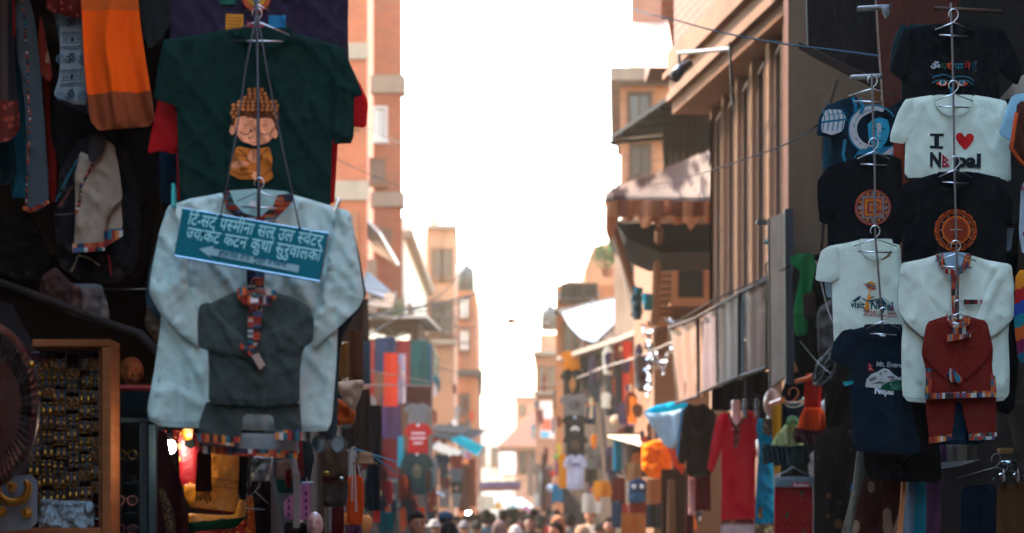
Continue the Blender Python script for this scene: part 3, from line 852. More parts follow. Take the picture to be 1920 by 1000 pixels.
def garment(name, label, cat, Y, body, color, sleeves=(), sl_off=.012, collar=None, tagpos=None, fold=.007, seed=1, bulge=.022,
            group=None, step=8, hem=None, mats=None, R=34, back=True, collar_m=None, lines=(), matfn=None, kind='shirt', scale=1.0, sl_mats=None):
    """shirt-like thing: body, sleeves, collar band, neck label; returns (root, surface of the body)"""
    xs = [p[0] for p in body]; ys = [p[1] for p in body]
    t = thing(name, label, cat, W(sum(xs) / len(xs), max(ys), Y), group)
    m = mats or [fabric(color)]
    o, sf = sheet('body', body, Y, m, t, bulge=bulge, R=R, fold=folds(kind, fold, seed, scale), step=step, lines=lines, matfn=matfn)
    for i, s in enumerate(sleeves):
        sheet('sleeve', s, Y - sl_off, sl_mats or m, t, bulge=bulge * .9, R=22, fold=folds(kind, fold, seed + 3 + i, scale * .8), step=step)
    if collar:
        cx, cy, rx, ry, w = collar; cm = collar_m or m[0]
        arc = [(cx - rx * math.cos(a), cy + ry * math.sin(a)) for a in [math.pi * i / 14 for i in range(15)]]
        inn = [(cx - (rx - w) * math.cos(a), cy - 1 + (ry - w) * math.sin(a)) for a in [math.pi * i / 14 for i in range(15)]]
        sheet('collar', arc + inn[::-1], Y - bulge * .75 - .004, [cm], t, bulge=.004, R=w * .5, step=5, soft=0, thick=.006)
        if back:
            sheet('back_neck', [(cx - rx + 1, cy - 4), (cx + rx - 1, cy - 4), (cx + rx - 2, cy + 4), (cx + rx * .6, cy + ry * .8), (cx, cy + ry + 2), (cx - rx * .6, cy + ry * .8), (cx - rx + 2, cy + 4)],
                  Y + .012, m, t, bulge=.002, R=20, step=9, thick=.004)
    if tagpos:
        x, y, w, h = tagpos
        mb = MB(); a = W(x - w / 2, y + h, Y - .002); b = W(x + w / 2, y, Y + .001); mb.box(a, b); mb.build('care_label', TAGM, t)
    return t, sf

# ------------------------------------------------------------------ LEFT STALL
# purple t-shirt with prayer flag squares
t, sf = garment('t_shirt', 'purple t-shirt printed with prayer flag squares, hanging above the dark green one', 't-shirt', 6.78,
    [(322, -120), (655, -120), (652, 60), (656, 168), (322, 168), (318, 40)], '#2c2636', fold=.008, seed=2)
pr = Print(sf)
for x, y, c in ((424, 27, '#c9862a'), (463, 42, '#8e3034'), (504, 30, '#1f6f92'), (420, -20, '#b03a30'), (412, -8, '#1d5a48'), (524, -16, '#1d5a48')):
    pr.poly([(x, y), (x + 33, y + 1), (x + 33, y + 38), (x, y + 36)] if y > 0 else [(x, y), (x + 30, y), (x + 30, y + 18), (x, y + 18)], ink(c))
pr.ring(482, -2, 18, 25, ink('#b0522a')); pr.ring(482, -2, 10, 17, ink('#c9922e')); pr.disc(482, -2, 10, ink('#7a8ea0'))
pr.ring(482, -2, 25, 28, ink('#6a2226'))
for k in range(4): pr.stroke([(427, 35 + k * 6), (453, 36 + k * 6)], 1.2, ink('#7a4a1a'))
pr.build('print', t)

# red t-shirt behind the green one
garment('t_shirt', 'bright red t-shirt mostly hidden behind the dark green t-shirt', 't-shirt', 6.72,
    [(340, 95), (640, 95), (634, 250), (626, 396), (334, 392), (330, 250)], '#b3161a', fold=.006, seed=4,
    sleeves=[[(318, 150), (345, 170), (330, 290), (300, 282), (276, 288), (288, 230), (298, 178)], [(640, 140), (672, 150), (690, 190), (686, 240), (650, 236)]])

# dark green t-shirt with the little monk
t, sf = garment('t_shirt', 'dark green t-shirt with a print of a small praying monk, above the blue sign', 't-shirt', 6.62,
    [(448, 52), (458, 66), (480, 78), (505, 80), (530, 74), (547, 60), (640, 88), (650, 120), (634, 190), (622, 268), (621, 330), (619, 394), (480, 398), (338, 396), (334, 300), (332, 215), (318, 150), (304, 76), (390, 62)],
    '#0f2a24', fold=.009, seed=6, tagpos=(490, 86, 15, 16), collar=(497, 56, 52, 34, 9), bulge=.028,
    sleeves=[[(306, 74), (330, 72), (346, 120), (338, 205), (322, 196), (288, 186), (296, 130)],
             [(622, 86), (642, 88), (666, 140), (681, 178), (650, 186), (622, 214), (618, 150)],
             [(624, 150), (664, 160), (663, 268), (622, 270)]])
FLESH, FLESHD = ink('#f0a070'), ink('#8a4a2a'); ROBE, ROBED, HAIRP = ink('#c8742a'), ink('#6e3a18'), ink('#5a3018')
CURL = ink('#b87038'); LINEP = ink('#3a2014')
pr = Print(sf)
pr.poly([(437, 238), (434, 215), (444, 192), (462, 184), (466, 170), (478, 164), (492, 170), (496, 182), (514, 190), (524, 212), (522, 240), (512, 262), (450, 262)], HAIRP, soft=1)
pr.disc(437, 246, 5, FLESH, 9); pr.disc(516, 252, 5, FLESH, 9)
pr.poly([(441, 232), (446, 222), (462, 219), (479, 226), (494, 222), (510, 224), (517, 236), (514, 256), (502, 270), (480, 275), (456, 268), (444, 254)], FLESH, soft=1)
rr = random.Random(3)
for row in range(8):
    y = 170 + row * 7.4; hw = [12, 14, 20, 34, 41, 44, 44, 44][row]
    n_ = int(hw * 2 / 8.4)
    for i in range(n_ + 1):
        x = 480 - hw + (2 * hw) * i / n_ + (3.5 if row % 2 else 0)
        if y > 214 and 446 < x < 512: continue
        if x < 522: pr.disc(x, y, 3.5, CURL, seg=8)
for x, d in ((452, 1), (488, 1)):
    pr.stroke([(x, 250), (x + 5, 253.5), (x + 12, 254), (x + 17, 251)], 1.7, LINEP); pr.stroke([(x + 3, 238), (x + 8, 236), (x + 13, 237)], 1.2, FLESHD)
pr.stroke([(473, 252), (475, 258), (471, 261)], 1.2, FLESHD); pr.stroke([(468, 267), (475, 270), (482, 268)], 1.6, ink('#8a2f22')); pr.disc(478, 243, 1.8, ink('#a0402a'))
pr.poly([(446, 276), (480, 282), (506, 276), (512, 300), (510, 320), (514, 335), (496, 346), (474, 338), (450, 338), (432, 328), (431, 312), (438, 300)], ROBE, soft=1)
pr.poly([(432, 312), (444, 303), (470, 306), (466, 313), (440, 318)], FLESH, soft=1)
pr.poly([(464, 300), (470, 284), (477, 281), (484, 286), (490, 300), (478, 308)], FLESH, soft=1)
pr.stroke([(477, 282), (477, 306)], 1.3, FLESHD)
pr.poly([(476, 322), (488, 326), (484, 340), (472, 336)], FLESH, soft=1)
for s_ in ([(448, 280), (462, 292), (466, 302)], [(444, 290), (458, 296)], [(504, 280), (492, 292), (489, 302)], [(434, 322), (456, 330), (476, 326)], [(512, 318), (494, 332), (482, 330)], [(452, 320), (470, 318)], [(500, 296), (508, 312)]):
    pr.stroke(s_, 1.7, ROBED)
pr.build('print', t)

# slate garment behind the white one
garment('kurta_shirt', 'slate grey long shirt showing as a dark edge behind the large white kurta', 'shirt', 6.53,
    [(330, 396), (655, 396), (672, 470), (688, 560), (640, 630), (634, 700), (632, 822), (604, 826), (590, 790), (310, 760), (302, 610), (272, 566), (280, 500)], '#2c3c3f', fold=.006, seed=8)

# large white kurta
t, sf = garment('kurta_shirt', 'large white long-sleeved kurta with striped woven collar, behind the blue sign', 'shirt', 6.44,
    [(420, 362), (428, 384), (446, 402), (480, 412), (515, 404), (536, 386), (545, 364), (600, 380), (656, 396), (668, 470), (648, 560), (634, 600), (630, 690), (622, 790), (612, 810), (450, 806), (300, 800), (279, 788), (277, 765), (290, 690), (300, 620), (306, 560), (300, 470), (312, 388), (360, 372)],
    '#b4cabc', fold=.013, scale=1.0, seed=10, bulge=.03, step=8,
    sleeves=[[(316, 385), (340, 382), (350, 440), (352, 540), (378, 612), (374, 652), (340, 628), (300, 588), (279, 548), (286, 498), (300, 430)],
             [(634, 390), (657, 398), (666, 450), (683, 556), (672, 578), (632, 616), (588, 652), (580, 618), (604, 560), (618, 470)]], sl_off=.03)
mb = MB()
BANDK = DHAKAV
sheet('collar', [(416, 360), (430, 358), (440, 382), (458, 400), (486, 408), (482, 420), (446, 414), (424, 390)], 6.405, [BANDK], t, bulge=.006, R=6, step=5, soft=0)
sheet('collar', [(546, 362), (520, 366), (512, 386), (494, 402), (484, 410), (488, 420), (512, 414), (536, 392), (550, 374)], 6.40, [BANDK], t, bulge=.006, R=6, step=5, soft=0)
sheet('back_neck', [(425, 358), (482, 354), (544, 360), (538, 384), (516, 404), (482, 414), (446, 402), (428, 384)], 6.46, [fabric('#98bcb2')], t, bulge=.003, R=20, step=8, thick=.004)
sheet('placket', [(462, 500), (496, 500), (494, 560), (464, 560)], 6.395, [BANDK], t, bulge=.005, R=6, step=6, soft=0)
sheet('care_label', [(468, 377), (480, 377), (480, 390), (468, 389)], 6.44, [TAGM], t, bulge=0, step=6, soft=0, thick=.002)
pr = Print(sf, .0015); SEAM_SHADE = ink('#94a3a6')
pr.stroke([(282, 782), (300, 791), (400, 796), (615, 801)], 1.5, SEAM_SHADE)
pr.stroke([(290, 770), (303, 690)], 1.3, SEAM_SHADE)
pr.stroke([(340, 384), (350, 440), (350, 470)], 1.3, SEAM_SHADE); pr.stroke([(618, 470), (632, 392)], 1.3, SEAM_SHADE)  # hem stitching above; these darker strokes paint shade along the sleeve edges
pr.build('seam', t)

# clothes pegs on the shoulders of the white kurta
t = thing('clothes_peg', 'turquoise clothes peg on the left shoulder of the white kurta', 'peg', W(325, 388, 6.38))
P_T = plain('#18a8a0', .4)
mb = MB(); a = W(321, 387, 6.36); b = W(329, 346, 6.38); mb.box(a, b); mb.build('jaw', P_T, t, bevel=.002)
mb = MB(); mb.box((a.x + .001, 6.385, a.z), (b.x - .001, 6.41, b.z - .004)); mb.build('jaw', P_T, t, bevel=.002)
mb = MB(); c = W(325, 362, 6.38); mb.lathe((c.x, 6.39, c.z), [(.006, -.008), (.006, .008)], 10, axis='x'); mb.build('spring', WIRE, t)
t = thing('clothes_peg', 'silver metal clothes peg on the right shoulder of the white kurta', 'peg', W(630, 398, 6.38))
mb = MB(); mb.prism([W(622, 397, 6.36), W(629, 399, 6.36), W(638, 373, 6.36), (W(632, 370, 6.36))], (0, .008, 0)); mb.build('jaw', metal('#d8d8d4', .25), t, bevel=.0015)
mb = MB(); mb.prism([W(624, 398, 6.385), W(630, 399, 6.385), W(640, 376, 6.385), (W(635, 373, 6.385))], (0, .008, 0)); mb.build('jaw', metal('#b8b8b4', .25), t, bevel=.0015)
mb = MB(); mb.tube([W(629, 386, 6.372), W(633, 386, 6.372)], .006, 8); mb.build('spring', WIRE, t)

# rod, hooks and hangers over the left column
mb = MB(); px_tube(mb, [(477, -80, 6.5), (481, 30, 6.48), (484, 200, 6.45), (485, 330, 6.40), (485, 408, 6.36)], 0, .0045, 8)
tag(mb.build('hanging_rod', metal('#4a5054', .45), smooth=True), 'thin dark metal rod running down the front of the dark green t-shirt', 'rod')
hanger(482, 40, 6.50, 110, 'white wire hanger holding the dark green t-shirt', drop=26)
hanger(486, 358, 6.39, 76, 'wire hanger holding the large white kurta', drop=20)
hanger(482, 8, 6.56, 40, 'small wire hanger at the very top over the purple t-shirt', bar=False, drop=12)
hanger(480, 546, 6.14, 60, 'dark red hanger inside the collar of the grey child suit', m=plain('#7a2c22', .5), drop=14)

# blue sign with two cords
t = thing('shop_sign', 'tilted blue shop sign in white Nepali lettering with arrow, hung on two cords', 'sign', W(470, 500, 6.26))
TL, TR, BR_, BL = (343, 391), (616, 438), (600, 528), (327, 480)
mb = MB(); mb.prism([W(*p, 6.27) for p in (TL, TR, BR_, BL)], (0, .009, 0)); mb.build('board', plain('#00646e', .8, var=.1), t)
mb = MB()
for a, b, r_ in ((TL, TR, .0018), (TR, BR_, .0028), (BR_, BL, .0034), (BL, TL, .0018)): mb.tube([W(*a, 6.272), W(*b, 6.272)], r_, 6)
mb.build('rim', metal('#9ab0b8', .4), t)
sfS = Surf(6.27, 0, 0, lambda x, y: 0.0); pr = Print(sfS, .001); WH = ink('#9adcd8'); rot = math.atan2(TR[1] - TL[1], TR[0] - TL[0])
def along(u, v):
    return (TL[0] + (TR[0] - TL[0]) * u + (BL[0] - TL[0]) * v, TL[1] + (TR[1] - TL[1]) * u + (BL[1] - TL[1]) * v)
def deva_line(words, u0, u1, v, em, m, bold=.014):
    V, Fs, wd = deva(words, bold); p = along(u0, v); L = (u1 - u0) * math.hypot(TR[0] - TL[0], TR[1] - TL[1])
    pr.glyphs(V, Fs, p[0], p[1], em, m, rot, L / (wd * em), skew=.12)
deva_line(['िट', '-', 'स', 'ट|r', ' ', 'प', 'स|h', 'मी', 'ना', ' ', 'स', 'ल', ' ', 'उ', 'ल', ' ', 'स|h', 'वे', 'ट', 'र'], .045, .965, .30, 33, WH)
deva_line(['ज|h', 'या', 'के', 'ट', ' ', 'क', 'ट', 'न', ' ', 'कु', 'था|r', ' ', 'सु', 'रु', 'वा', 'ल', 'को'], .05, .975, .60, 33, WH)
SILV = ink('#8ab4b4')
arrow = [along(u, v) for u, v in ((.155, .77), (.255, .655), (.245, .715), (.845, .76), (.845, .91), (.235, .855), (.245, .91))]
pr.poly(arrow, SILV)
SM = ink('#0a5a6a')
p = along(.29, .838)
deva_line(['हो', 'ल', 'से', 'ल', ' ', 'त', 'था', ' ', 'खु', 'द्रा', ' ', 'प', 'स', 'ल', 'मा'], .29, .76, .842, 14, SM, .03)
pr.build('lettering', t)
for pts in ([(481, 25, 6.44), (462, 120, 6.42), (440, 270, 6.37), (414, 404, 6.27)], [(483, 25, 6.44), (500, 130, 6.42), (528, 270, 6.36), (562, 428, 6.27)]):
    mb = MB(); px_tube(mb, pts, 0, .0022, 6); mb.ball(W(pts[-1][0], pts[-1][1], 6.262), .004, 8, 6); mb.build('cord', plain('#4a4a4a', .8), t, smooth=True)

# grey child suit
GREYF = fabric('#39443f')
t = thing('child_suit', 'grey child kurta suit with woven trim, hanging in front of the white kurta', 'clothes', W(478, 850, 6.2))
sheet('trousers', [(388, 750), (562, 750), (566, 812), (562, 826), (517, 822), (512, 778), (456, 776), (452, 812), (444, 836), (372, 828), (374, 790)], 6.215, [GREYF], t, bulge=.018, R=20, fold=folds('shirt', .006, 31, .7), step=7)
sheet('back_panel', [(372, 808), (440, 812), (556, 815), (562, 850), (540, 852), (450, 844), (380, 838)], 6.25, [fabric('#7d8280')], t, bulge=.01, R=12, fold=folds('shirt', .004, 35, .7), step=7)
for q in ([(372, 812), (452, 820), (446, 838), (371, 828)], [(515, 808), (566, 806), (564, 828), (516, 824)], [(376, 836), (470, 842), (556, 846), (558, 860), (470, 856), (378, 850)]):
    sheet('trim', q, 6.19 if q[0][1] < 830 else 6.235, [DHAKA], t, bulge=.004, R=6, step=6, soft=0)
o, sf = sheet('tunic', [(444, 545), (480, 552), (516, 548), (560, 560), (584, 580), (589, 620), (566, 660), (562, 700), (562, 758), (478, 761), (391, 757), (392, 700), (390, 655), (372, 640), (372, 580), (400, 566)], 6.19, [GREYF], t, bulge=.024, R=26, fold=folds('shirt', .009, 37, .8), step=7)
sheet('sleeve', [(374, 572), (392, 566), (412, 592), (452, 628), (486, 660), (496, 684), (486, 694), (462, 672), (420, 664), (371, 652), (370, 600)], 6.172, [GREYF], t, bulge=.02, R=14, fold=folds('shirt', .006, 41, .6), step=6)
sheet('sleeve', [(580, 576), (589, 600), (587, 640), (560, 658), (500, 662), (470, 668), (450, 650), (500, 622), (556, 600)], 6.178, [GREYF], t, bulge=.02, R=14, fold=folds('shirt', .006, 43, .6), step=6)
sheet('cuff', [(448, 642), (462, 650), (474, 668), (458, 664), (450, 656)], 6.145, [DHAKA], t, bulge=.006, R=5, step=5, soft=0)
sheet('cuff', [(472, 668), (484, 662), (497, 684), (487, 694)], 6.142, [fabric('#a08a78')], t, bulge=.006, R=5, step=5, soft=0)
for q in ([(444, 540), (458, 538), (470, 556), (492, 566), (488, 582), (464, 574), (446, 560)], [(518, 546), (500, 540), (492, 556), (468, 570), (474, 584), (500, 570), (516, 560)]):
    sheet('collar', q, 6.15 - .003 * (q[0][0] > 500), [DHAKAH], t, bulge=.006, R=6, step=5, soft=0)
sheet('placket', [(466, 572), (492, 574), (486, 640), (470, 662), (464, 640)], 6.157, [DHAKAV], t, bulge=.004, R=6, step=5, soft=0)
pr = Print(sf, .0015); pr.stroke([(391, 748), (478, 752), (562, 749)], 1.2, ink('#2a3030')); pr.stroke([(506, 690), (530, 706), (552, 692)], 1.2, ink('#2a3030')); pr.build('seam', t)
sheet('care_label', [(470, 560), (484, 560), (484, 567), (470, 567)], 6.135, [TAGM], t, bulge=0, step=6, soft=0, thick=.002)

# ---------------- clothes hung inside the left stall
def cloth(name, label, cat, Y, pts, mats, soft=1, fold=('hang', .02), seed=1, bulge=.02, R=14, step=9, sc_=1.0, group=None, lines=(), matfn=None, thick=.01, fringe=None, slope=0.0):
    ys = [p[1] for p in pts]; xs = [p[0] for p in pts]
    t = thing(name, label, cat, W(sum(xs) / len(xs), max(ys), Y), group)
    mats = mats if isinstance(mats, list) else [mats]
    o, sf = sheet('cloth', pts, Y, mats, t, bulge=bulge, R=R, fold=folds(fold[0], fold[1], seed, sc_, min(ys), max(ys)), step=step, lines=lines, matfn=matfn, thick=thick, slope=slope, soft=soft)
    if fringe:
        x0, x1, y, L, m = fringe; mb = MB(); n = int((x1 - x0) / 3.2)
        for i in range(n):
            x = x0 + (x1 - x0) * (i + .5) / n
            mb.tube([sf.at(x, y, .003), W(x + rnd.uniform(-1, 1), y + L * .5, Y - .01), W(x + rnd.uniform(-2, 2), y + L * rnd.uniform(.8, 1.1), Y)], .0014 * Y / 6.5, 4)
        mb.build('fringe', m, t)
    return t, sf
cloth('patterned_shawl', 'dark striped shawl with red paisley end at the far left edge', 'shawl', 7.0, [(-60, -40), (20, -40), (24, 60), (30, 160), (38, 240), (20, 262), (-60, 280)],
      [cells(['#2a2624', '#3a302c', '#241f20', '#4a3a34', '#2f2a2c'], 60, 1, 2), spots('#5a1f18', '#8a3a28', 40, .35, rand=1)], lines=[[(-80, 185), (60, 188)]], matfn=lambda x, y: 1 if y > 186 else 0, seed=3)
cloth('red_scarf', 'narrow red scarf hanging beside the striped shawl at far left', 'scarf', 7.05, [(16, -40), (26, -40), (28, 70), (20, 72)], fabric('#a0281c'), seed=4)
cloth('teal_cloth', 'teal cloth hanging behind the striped shawl at far left', 'cloth', 7.25, [(14, 20), (36, 20), (46, 200), (50, 370), (20, 372), (18, 200)], fabric('#155a68'), seed=5)
cloth('dark_teal_cloth', 'dark teal garment below the paisley shawl end at far left', 'cloth', 7.2, [(-60, 240), (24, 246), (30, 330), (16, 346), (-60, 350)], fabric('#0c2e36'), seed=5)
t, sf = garment('long_jacket', 'long grey open jacket with thin woven trim hanging at left', 'jacket', 7.1, [(28, 10), (40, -10), (56, 0), (66, 40), (74, 120), (84, 240), (92, 380), (72, 396), (52, 400), (50, 300), (48, 200), (34, 110), (26, 50)], '#444b4c', fold=.014, seed=12, bulge=.02)
pr = Print(sf, .002); pr.stroke([(44, 0), (50, 60), (54, 160), (58, 250), (52, 330), (50, 396)], 4, DHAKAV); pr.stroke([(44, 390), (60, 396), (92, 378)], 7, DHAKA); pr.build('trim', t)
cloth('red_printed_cloth', 'red printed cloth with pale patches beside the grey jacket', 'cloth', 7.15, [(74, 30), (80, 44), (98, 140), (94, 156), (82, 148), (68, 124), (70, 90)], spots('#8a2a1c', '#b07a60', 14, .32, rand=1), seed=6)
cloth('red_trouser_leg', 'dull red cloth strip below the red printed cloth', 'cloth', 7.3, [(82, 150), (92, 160), (94, 250), (106, 300), (104, 380), (94, 376), (88, 260)], fabric('#7a1c14'), seed=7)
# printed om scarf
t, sf = cloth('printed_scarf', 'white scarf block-printed with om signs and dark bands, left of orange cloth', 'scarf', 7.0,
    [(108, 10), (150, 10), (158, 120), (162, 196), (138, 196), (118, 186), (100, 178), (112, 140), (112, 60)], fabric('#868c8c'), seed=8, fold=('hang', .012))
pr = Print(sf, .002); NAV = ink('#2c3e4a')
for y in (61, 88, 132, 158):
    pr.stroke([(113, y), (156, y + 1)], 1.6, NAV); pr.stroke([(113, y + 4), (156, y + 5)], 1.2, NAV)
for y in (75, 146):
    pr.stroke([(114, y - 5), (156, y - 4)], 1, NAV); pr.stroke([(114, y + 5), (156, y + 6)], 1, NAV); pr.disc(136, y, 4, NAV, seg=8)
    for x in (120, 126, 146, 152): pr.disc(x, y, 2, NAV, seg=6)
for y in (52, 121, 190):
    pr.text('ॐ', 122, y, 24, NAV, bold=.02); pr.text('ॐ', 147, y, 22, ink('#55707e'), bold=.02)
    pr.ring(114, y - 10, 4, 5.5, ink('#55707e'), seg=16); pr.ring(114, y - 10, 7, 8.5, ink('#55707e'), seg=18)
pr.build('print', t)
cloth('grey_tunic', 'plain grey tunic hanging behind the printed om scarf', 'clothes', 7.08, [(92, -30), (112, -30), (116, 90), (108, 150), (100, 178), (130, 200), (164, 214), (162, 190), (130, 190)], fabric('#4a5256'), seed=9)
cloth('red_blouse', 'deep red embroidered blouse hem above the om scarf', 'blouse', 6.95, [(88, -20), (152, -20), (152, 36), (130, 32), (86, 18)], spots('#5e1712', '#a8543a', 60, .25, rand=1), seed=10)
# orange shawl
t, sf = cloth('orange_shawl', 'bright orange shawl with brown woven border hanging in the left stall', 'shawl', 6.85,
    [(150, -40), (256, -40), (262, 40), (274, 120), (284, 180), (290, 222), (278, 236), (240, 240), (184, 244), (168, 226), (158, 130)],
    [fabric('#f2560a'), fabric('#8a4222'), fabric('#c4561c')], lines=[[(100, 178), (330, 170)], [(100, 20), (330, 20)]], matfn=lambda x, y: 1 if y > 178 - (x - 100) * .035 else (2 if y < 20 else 0),
    seed=11, fold=('hang', .022), bulge=.03, step=7, sc_=1.2)
# dark garments at the back of the left stall
cloth('black_tunic', 'black tunic hanging behind the orange shawl and om scarf', 'clothes', 7.35, [(90, 160), (200, 190), (280, 230), (300, 330), (240, 420), (150, 330), (90, 300)], fabric('#16181a'), seed=12)
cloth('charcoal_shawl', 'charcoal shawl at the top between orange shawl and purple t-shirt', 'shawl', 7.0, [(256, -40), (330, -40), (322, 40), (300, 80), (278, 92), (268, 60)], fabric('#2e3232'), seed=13)
cloth('deep_blue_cloth', 'deep blue cloth hanging left of the dark green t-shirt hem', 'cloth', 6.95, [(298, 280), (336, 284), (338, 386), (300, 380)], fabric('#0e2a38'), seed=14)
cloth('brown_shawl', 'dark brown shawl hanging in shadow behind the child kurta', 'shawl', 7.4, [(236, 230), (300, 250), (302, 420), (290, 540), (240, 530)], fabric('#1f1814'), seed=15)
# embroidered waistcoat with small cream kurta hung over it
t, sf = garment('embroidered_coat', 'dark embroidered coat hanging behind the small cream kurta', 'coat', 7.05,
    [(150, 262), (178, 250), (206, 256), (238, 280), (256, 350), (264, 420), (256, 500), (220, 530), (150, 528), (110, 500), (100, 400), (112, 320), (130, 285)], '#231e1c', fold=.016, seed=16, bulge=.04,
    mats=[spots('#100e0e', '#2a211e', 16, .22, rand=1)])
pr = Print(sf, .003); 
pr.stroke([(106, 380), (130, 330), (148, 300)], 5, fabric('#2a5a60')); pr.stroke([(112, 390), (138, 350)], 5, fabric('#5a3028')); pr.stroke([(104, 406), (140, 402)], 3, fabric('#4a4640'))
pr.stroke([(134, 510), (150, 480), (170, 486), (190, 500)], 4, fabric('#7a6a52')); pr.stroke([(206, 480), (212, 520)], 4, fabric('#7a2028')); pr.build('embroidery', t)
t, sf = garment('child_kurta', 'small cream child kurta with woven trim hung over a dark coat', 'clothes', 6.95,
    [(150, 284), (168, 292), (198, 262), (214, 272), (222, 310), (230, 372), (212, 390), (200, 412), (196, 466), (138, 468), (142, 400), (140, 330)], '#94806a', fold=.016, seed=18, bulge=.035, R=18, scale=.7)
sheet('sleeve', [(196, 384), (226, 372), (230, 430), (200, 432)], 6.98, [fabric('#a08c76')], t, bulge=.02, R=10, step=6)
sheet('hood', [(164, 270), (180, 250), (200, 252), (196, 276), (176, 306), (166, 300)], 6.9, [fabric('#2a2422')], t, bulge=.03, R=12, step=6)
pr = Print(sf, .002); pr.stroke([(176, 310), (164, 330), (154, 350), (150, 380), (144, 400)], 6, DHAKAV); pr.build('placket', t)
sheet('trim', [(136, 458), (196, 454), (196, 470), (136, 474)], 6.9, [DHAKA], t, bulge=.004, R=6, step=6, soft=0)
sheet('trim', [(194, 430), (230, 428), (230, 442), (196, 464)], 6.93, [DHAKA], t, bulge=.004, R=6, step=6, soft=0)
# ------------------------------------------------------------------ RIGHT STALL
BLK = '#0c1012'
WHT = '#cdd3bc'
# --- inner column of t-shirts on the centre rope (x about 1790)
garment('t_shirt', 'second black t-shirt peeping out at the left behind the topmost printed one', 't-shirt', 9.62,
    [(1690, 46), (1820, 46), (1870, 70), (1870, 200), (1690, 200)], '#0e2a2c', fold=.006, seed=50, sleeves=[[(1700, 48), (1688, 46), (1674, 80), (1667, 132), (1692, 150), (1700, 100)]])
t, sf = garment('t_shirt', 'black t-shirt with painted eyes and coloured sacred script, topmost on the right stall', 't-shirt', 9.5,
    [(1754, 44), (1766, 54), (1790, 60), (1812, 54), (1824, 44), (1880, 58), (1888, 90), (1874, 150), (1872, 222), (1690, 222), (1692, 140), (1684, 90), (1694, 56)], BLK, fold=.007, seed=51,
    sleeves=[[(1696, 54), (1710, 60), (1708, 130), (1690, 152), (1669, 128), (1682, 84)], [(1870, 58), (1884, 58), (1904, 100), (1918, 134), (1908, 160), (1886, 146), (1872, 130)]],
    collar=(1789, 48, 34, 16, 5), tagpos=(1790, 66, 12, 11))
pr = Print(sf); TEAL, ORG, CRM, REDI = ink('#1f6f7e'), ink('#c9491c'), ink('#b5b0a4'), ink('#8e1f1c')
for s_, x, w_, m_ in (('ॐ', 1744, 18, ink('#b9bdbd')), ('म', 1763, 12, ink('#1a4a30')), ('णि', 1774, 14, ORG), ('प', 1789, 10, TEAL), ('द', 1798, 9, TEAL), ('में', 1807, 12, REDI), ('हूँ', 1821, 12, ink('#123a40'))):
    pr.text(s_, x, 131, 17, m_, bold=.02, width=w_)
for cx, k in ((1767, -1), (1803, 1)):
    pr.stroke([(cx - 20, 147 if k < 0 else 150), (cx - 10, 143 if k < 0 else 145), (cx + 2, 141 if k < 0 else 144), (cx + 14, 145 if k < 0 else 147), (cx + 22, 150 if k < 0 else 153)], 1.6, TEAL)
    pr.stroke([(cx - 20, 157), (cx - 10, 152), (cx + 3, 152), (cx + 13, 154), (cx + 20, 160)], 1.5, TEAL)
    pr.poly([(cx - 14, 158), (cx - 5, 154), (cx + 4, 154), (cx + 12, 158), (cx + 3, 163), (cx - 5, 163)], ORG, step=4, soft=1)
    pr.disc(cx - 1, 157.5, 6, CRM, 5, seg=14); pr.disc(cx - 1, 156.5, 4, ink('#2a5560'), seg=12); pr.disc(cx - 1, 156.5, 1.8, ink('#0a0c0e'), seg=8)
pr.stroke([(1781, 165), (1784, 180)], 5, TEAL); pr.stroke([(1786, 152), (1788, 164)], 1.4, TEAL)
pr.build('print', t)

t, sf = garment('t_shirt', 'white t-shirt printed I heart Nepal with small red flag for the e', 't-shirt', 9.36,
    [(1752, 178), (1760, 202), (1778, 214), (1798, 215), (1814, 204), (1824, 178), (1860, 184), (1888, 190), (1893, 240), (1895, 300), (1896, 342), (1840, 336), (1760, 332), (1696, 334), (1698, 260), (1692, 200), (1700, 186)], WHT, fold=.007, seed=53,
    sleeves=[[(1698, 186), (1712, 186), (1712, 240), (1696, 270), (1669, 266), (1670, 250), (1684, 210)]],
    collar=(1788, 182, 37, 36, 8), tagpos=(1791, 193, 13, 10))
pr = Print(sf); INK = ink('#1c2428'); RD = ink('#c01a1c'); rt = math.radians(2)
pr.poly([(1743, 251), (1768, 252), (1768, 257), (1760, 257), (1760, 275), (1768, 275), (1768, 280), (1743, 279), (1743, 274), (1751, 274), (1751, 256), (1743, 256)], INK)
pr.poly([(1808, 258), (1813, 252), (1820, 251), (1825, 256), (1824, 264), (1818, 273), (1809, 282), (1799, 272), (1792, 263), (1791, 255), (1796, 250), (1803, 251)], RD, soft=1)
def txt(s_, x, y, h, m_, w_, r=0.0, b=.02):
    pr.text(s_, x, y, h, m_, rot=r, bold=b, width=w_)
txt('N', 1742, 312, 36, INK, 22, .02, .05); txt('pal', 1790, 313, 34, INK, 48, .02, .05)
pr.poly([(1766, 290), (1779, 302), (1772, 303), (1781, 313), (1766, 314)], ink('#a02030'), step=4); pr.disc(1771, 301, 1.6, CRM, seg=7); pr.disc(1771, 309, 2, CRM, seg=7)
pr.build('print', t)

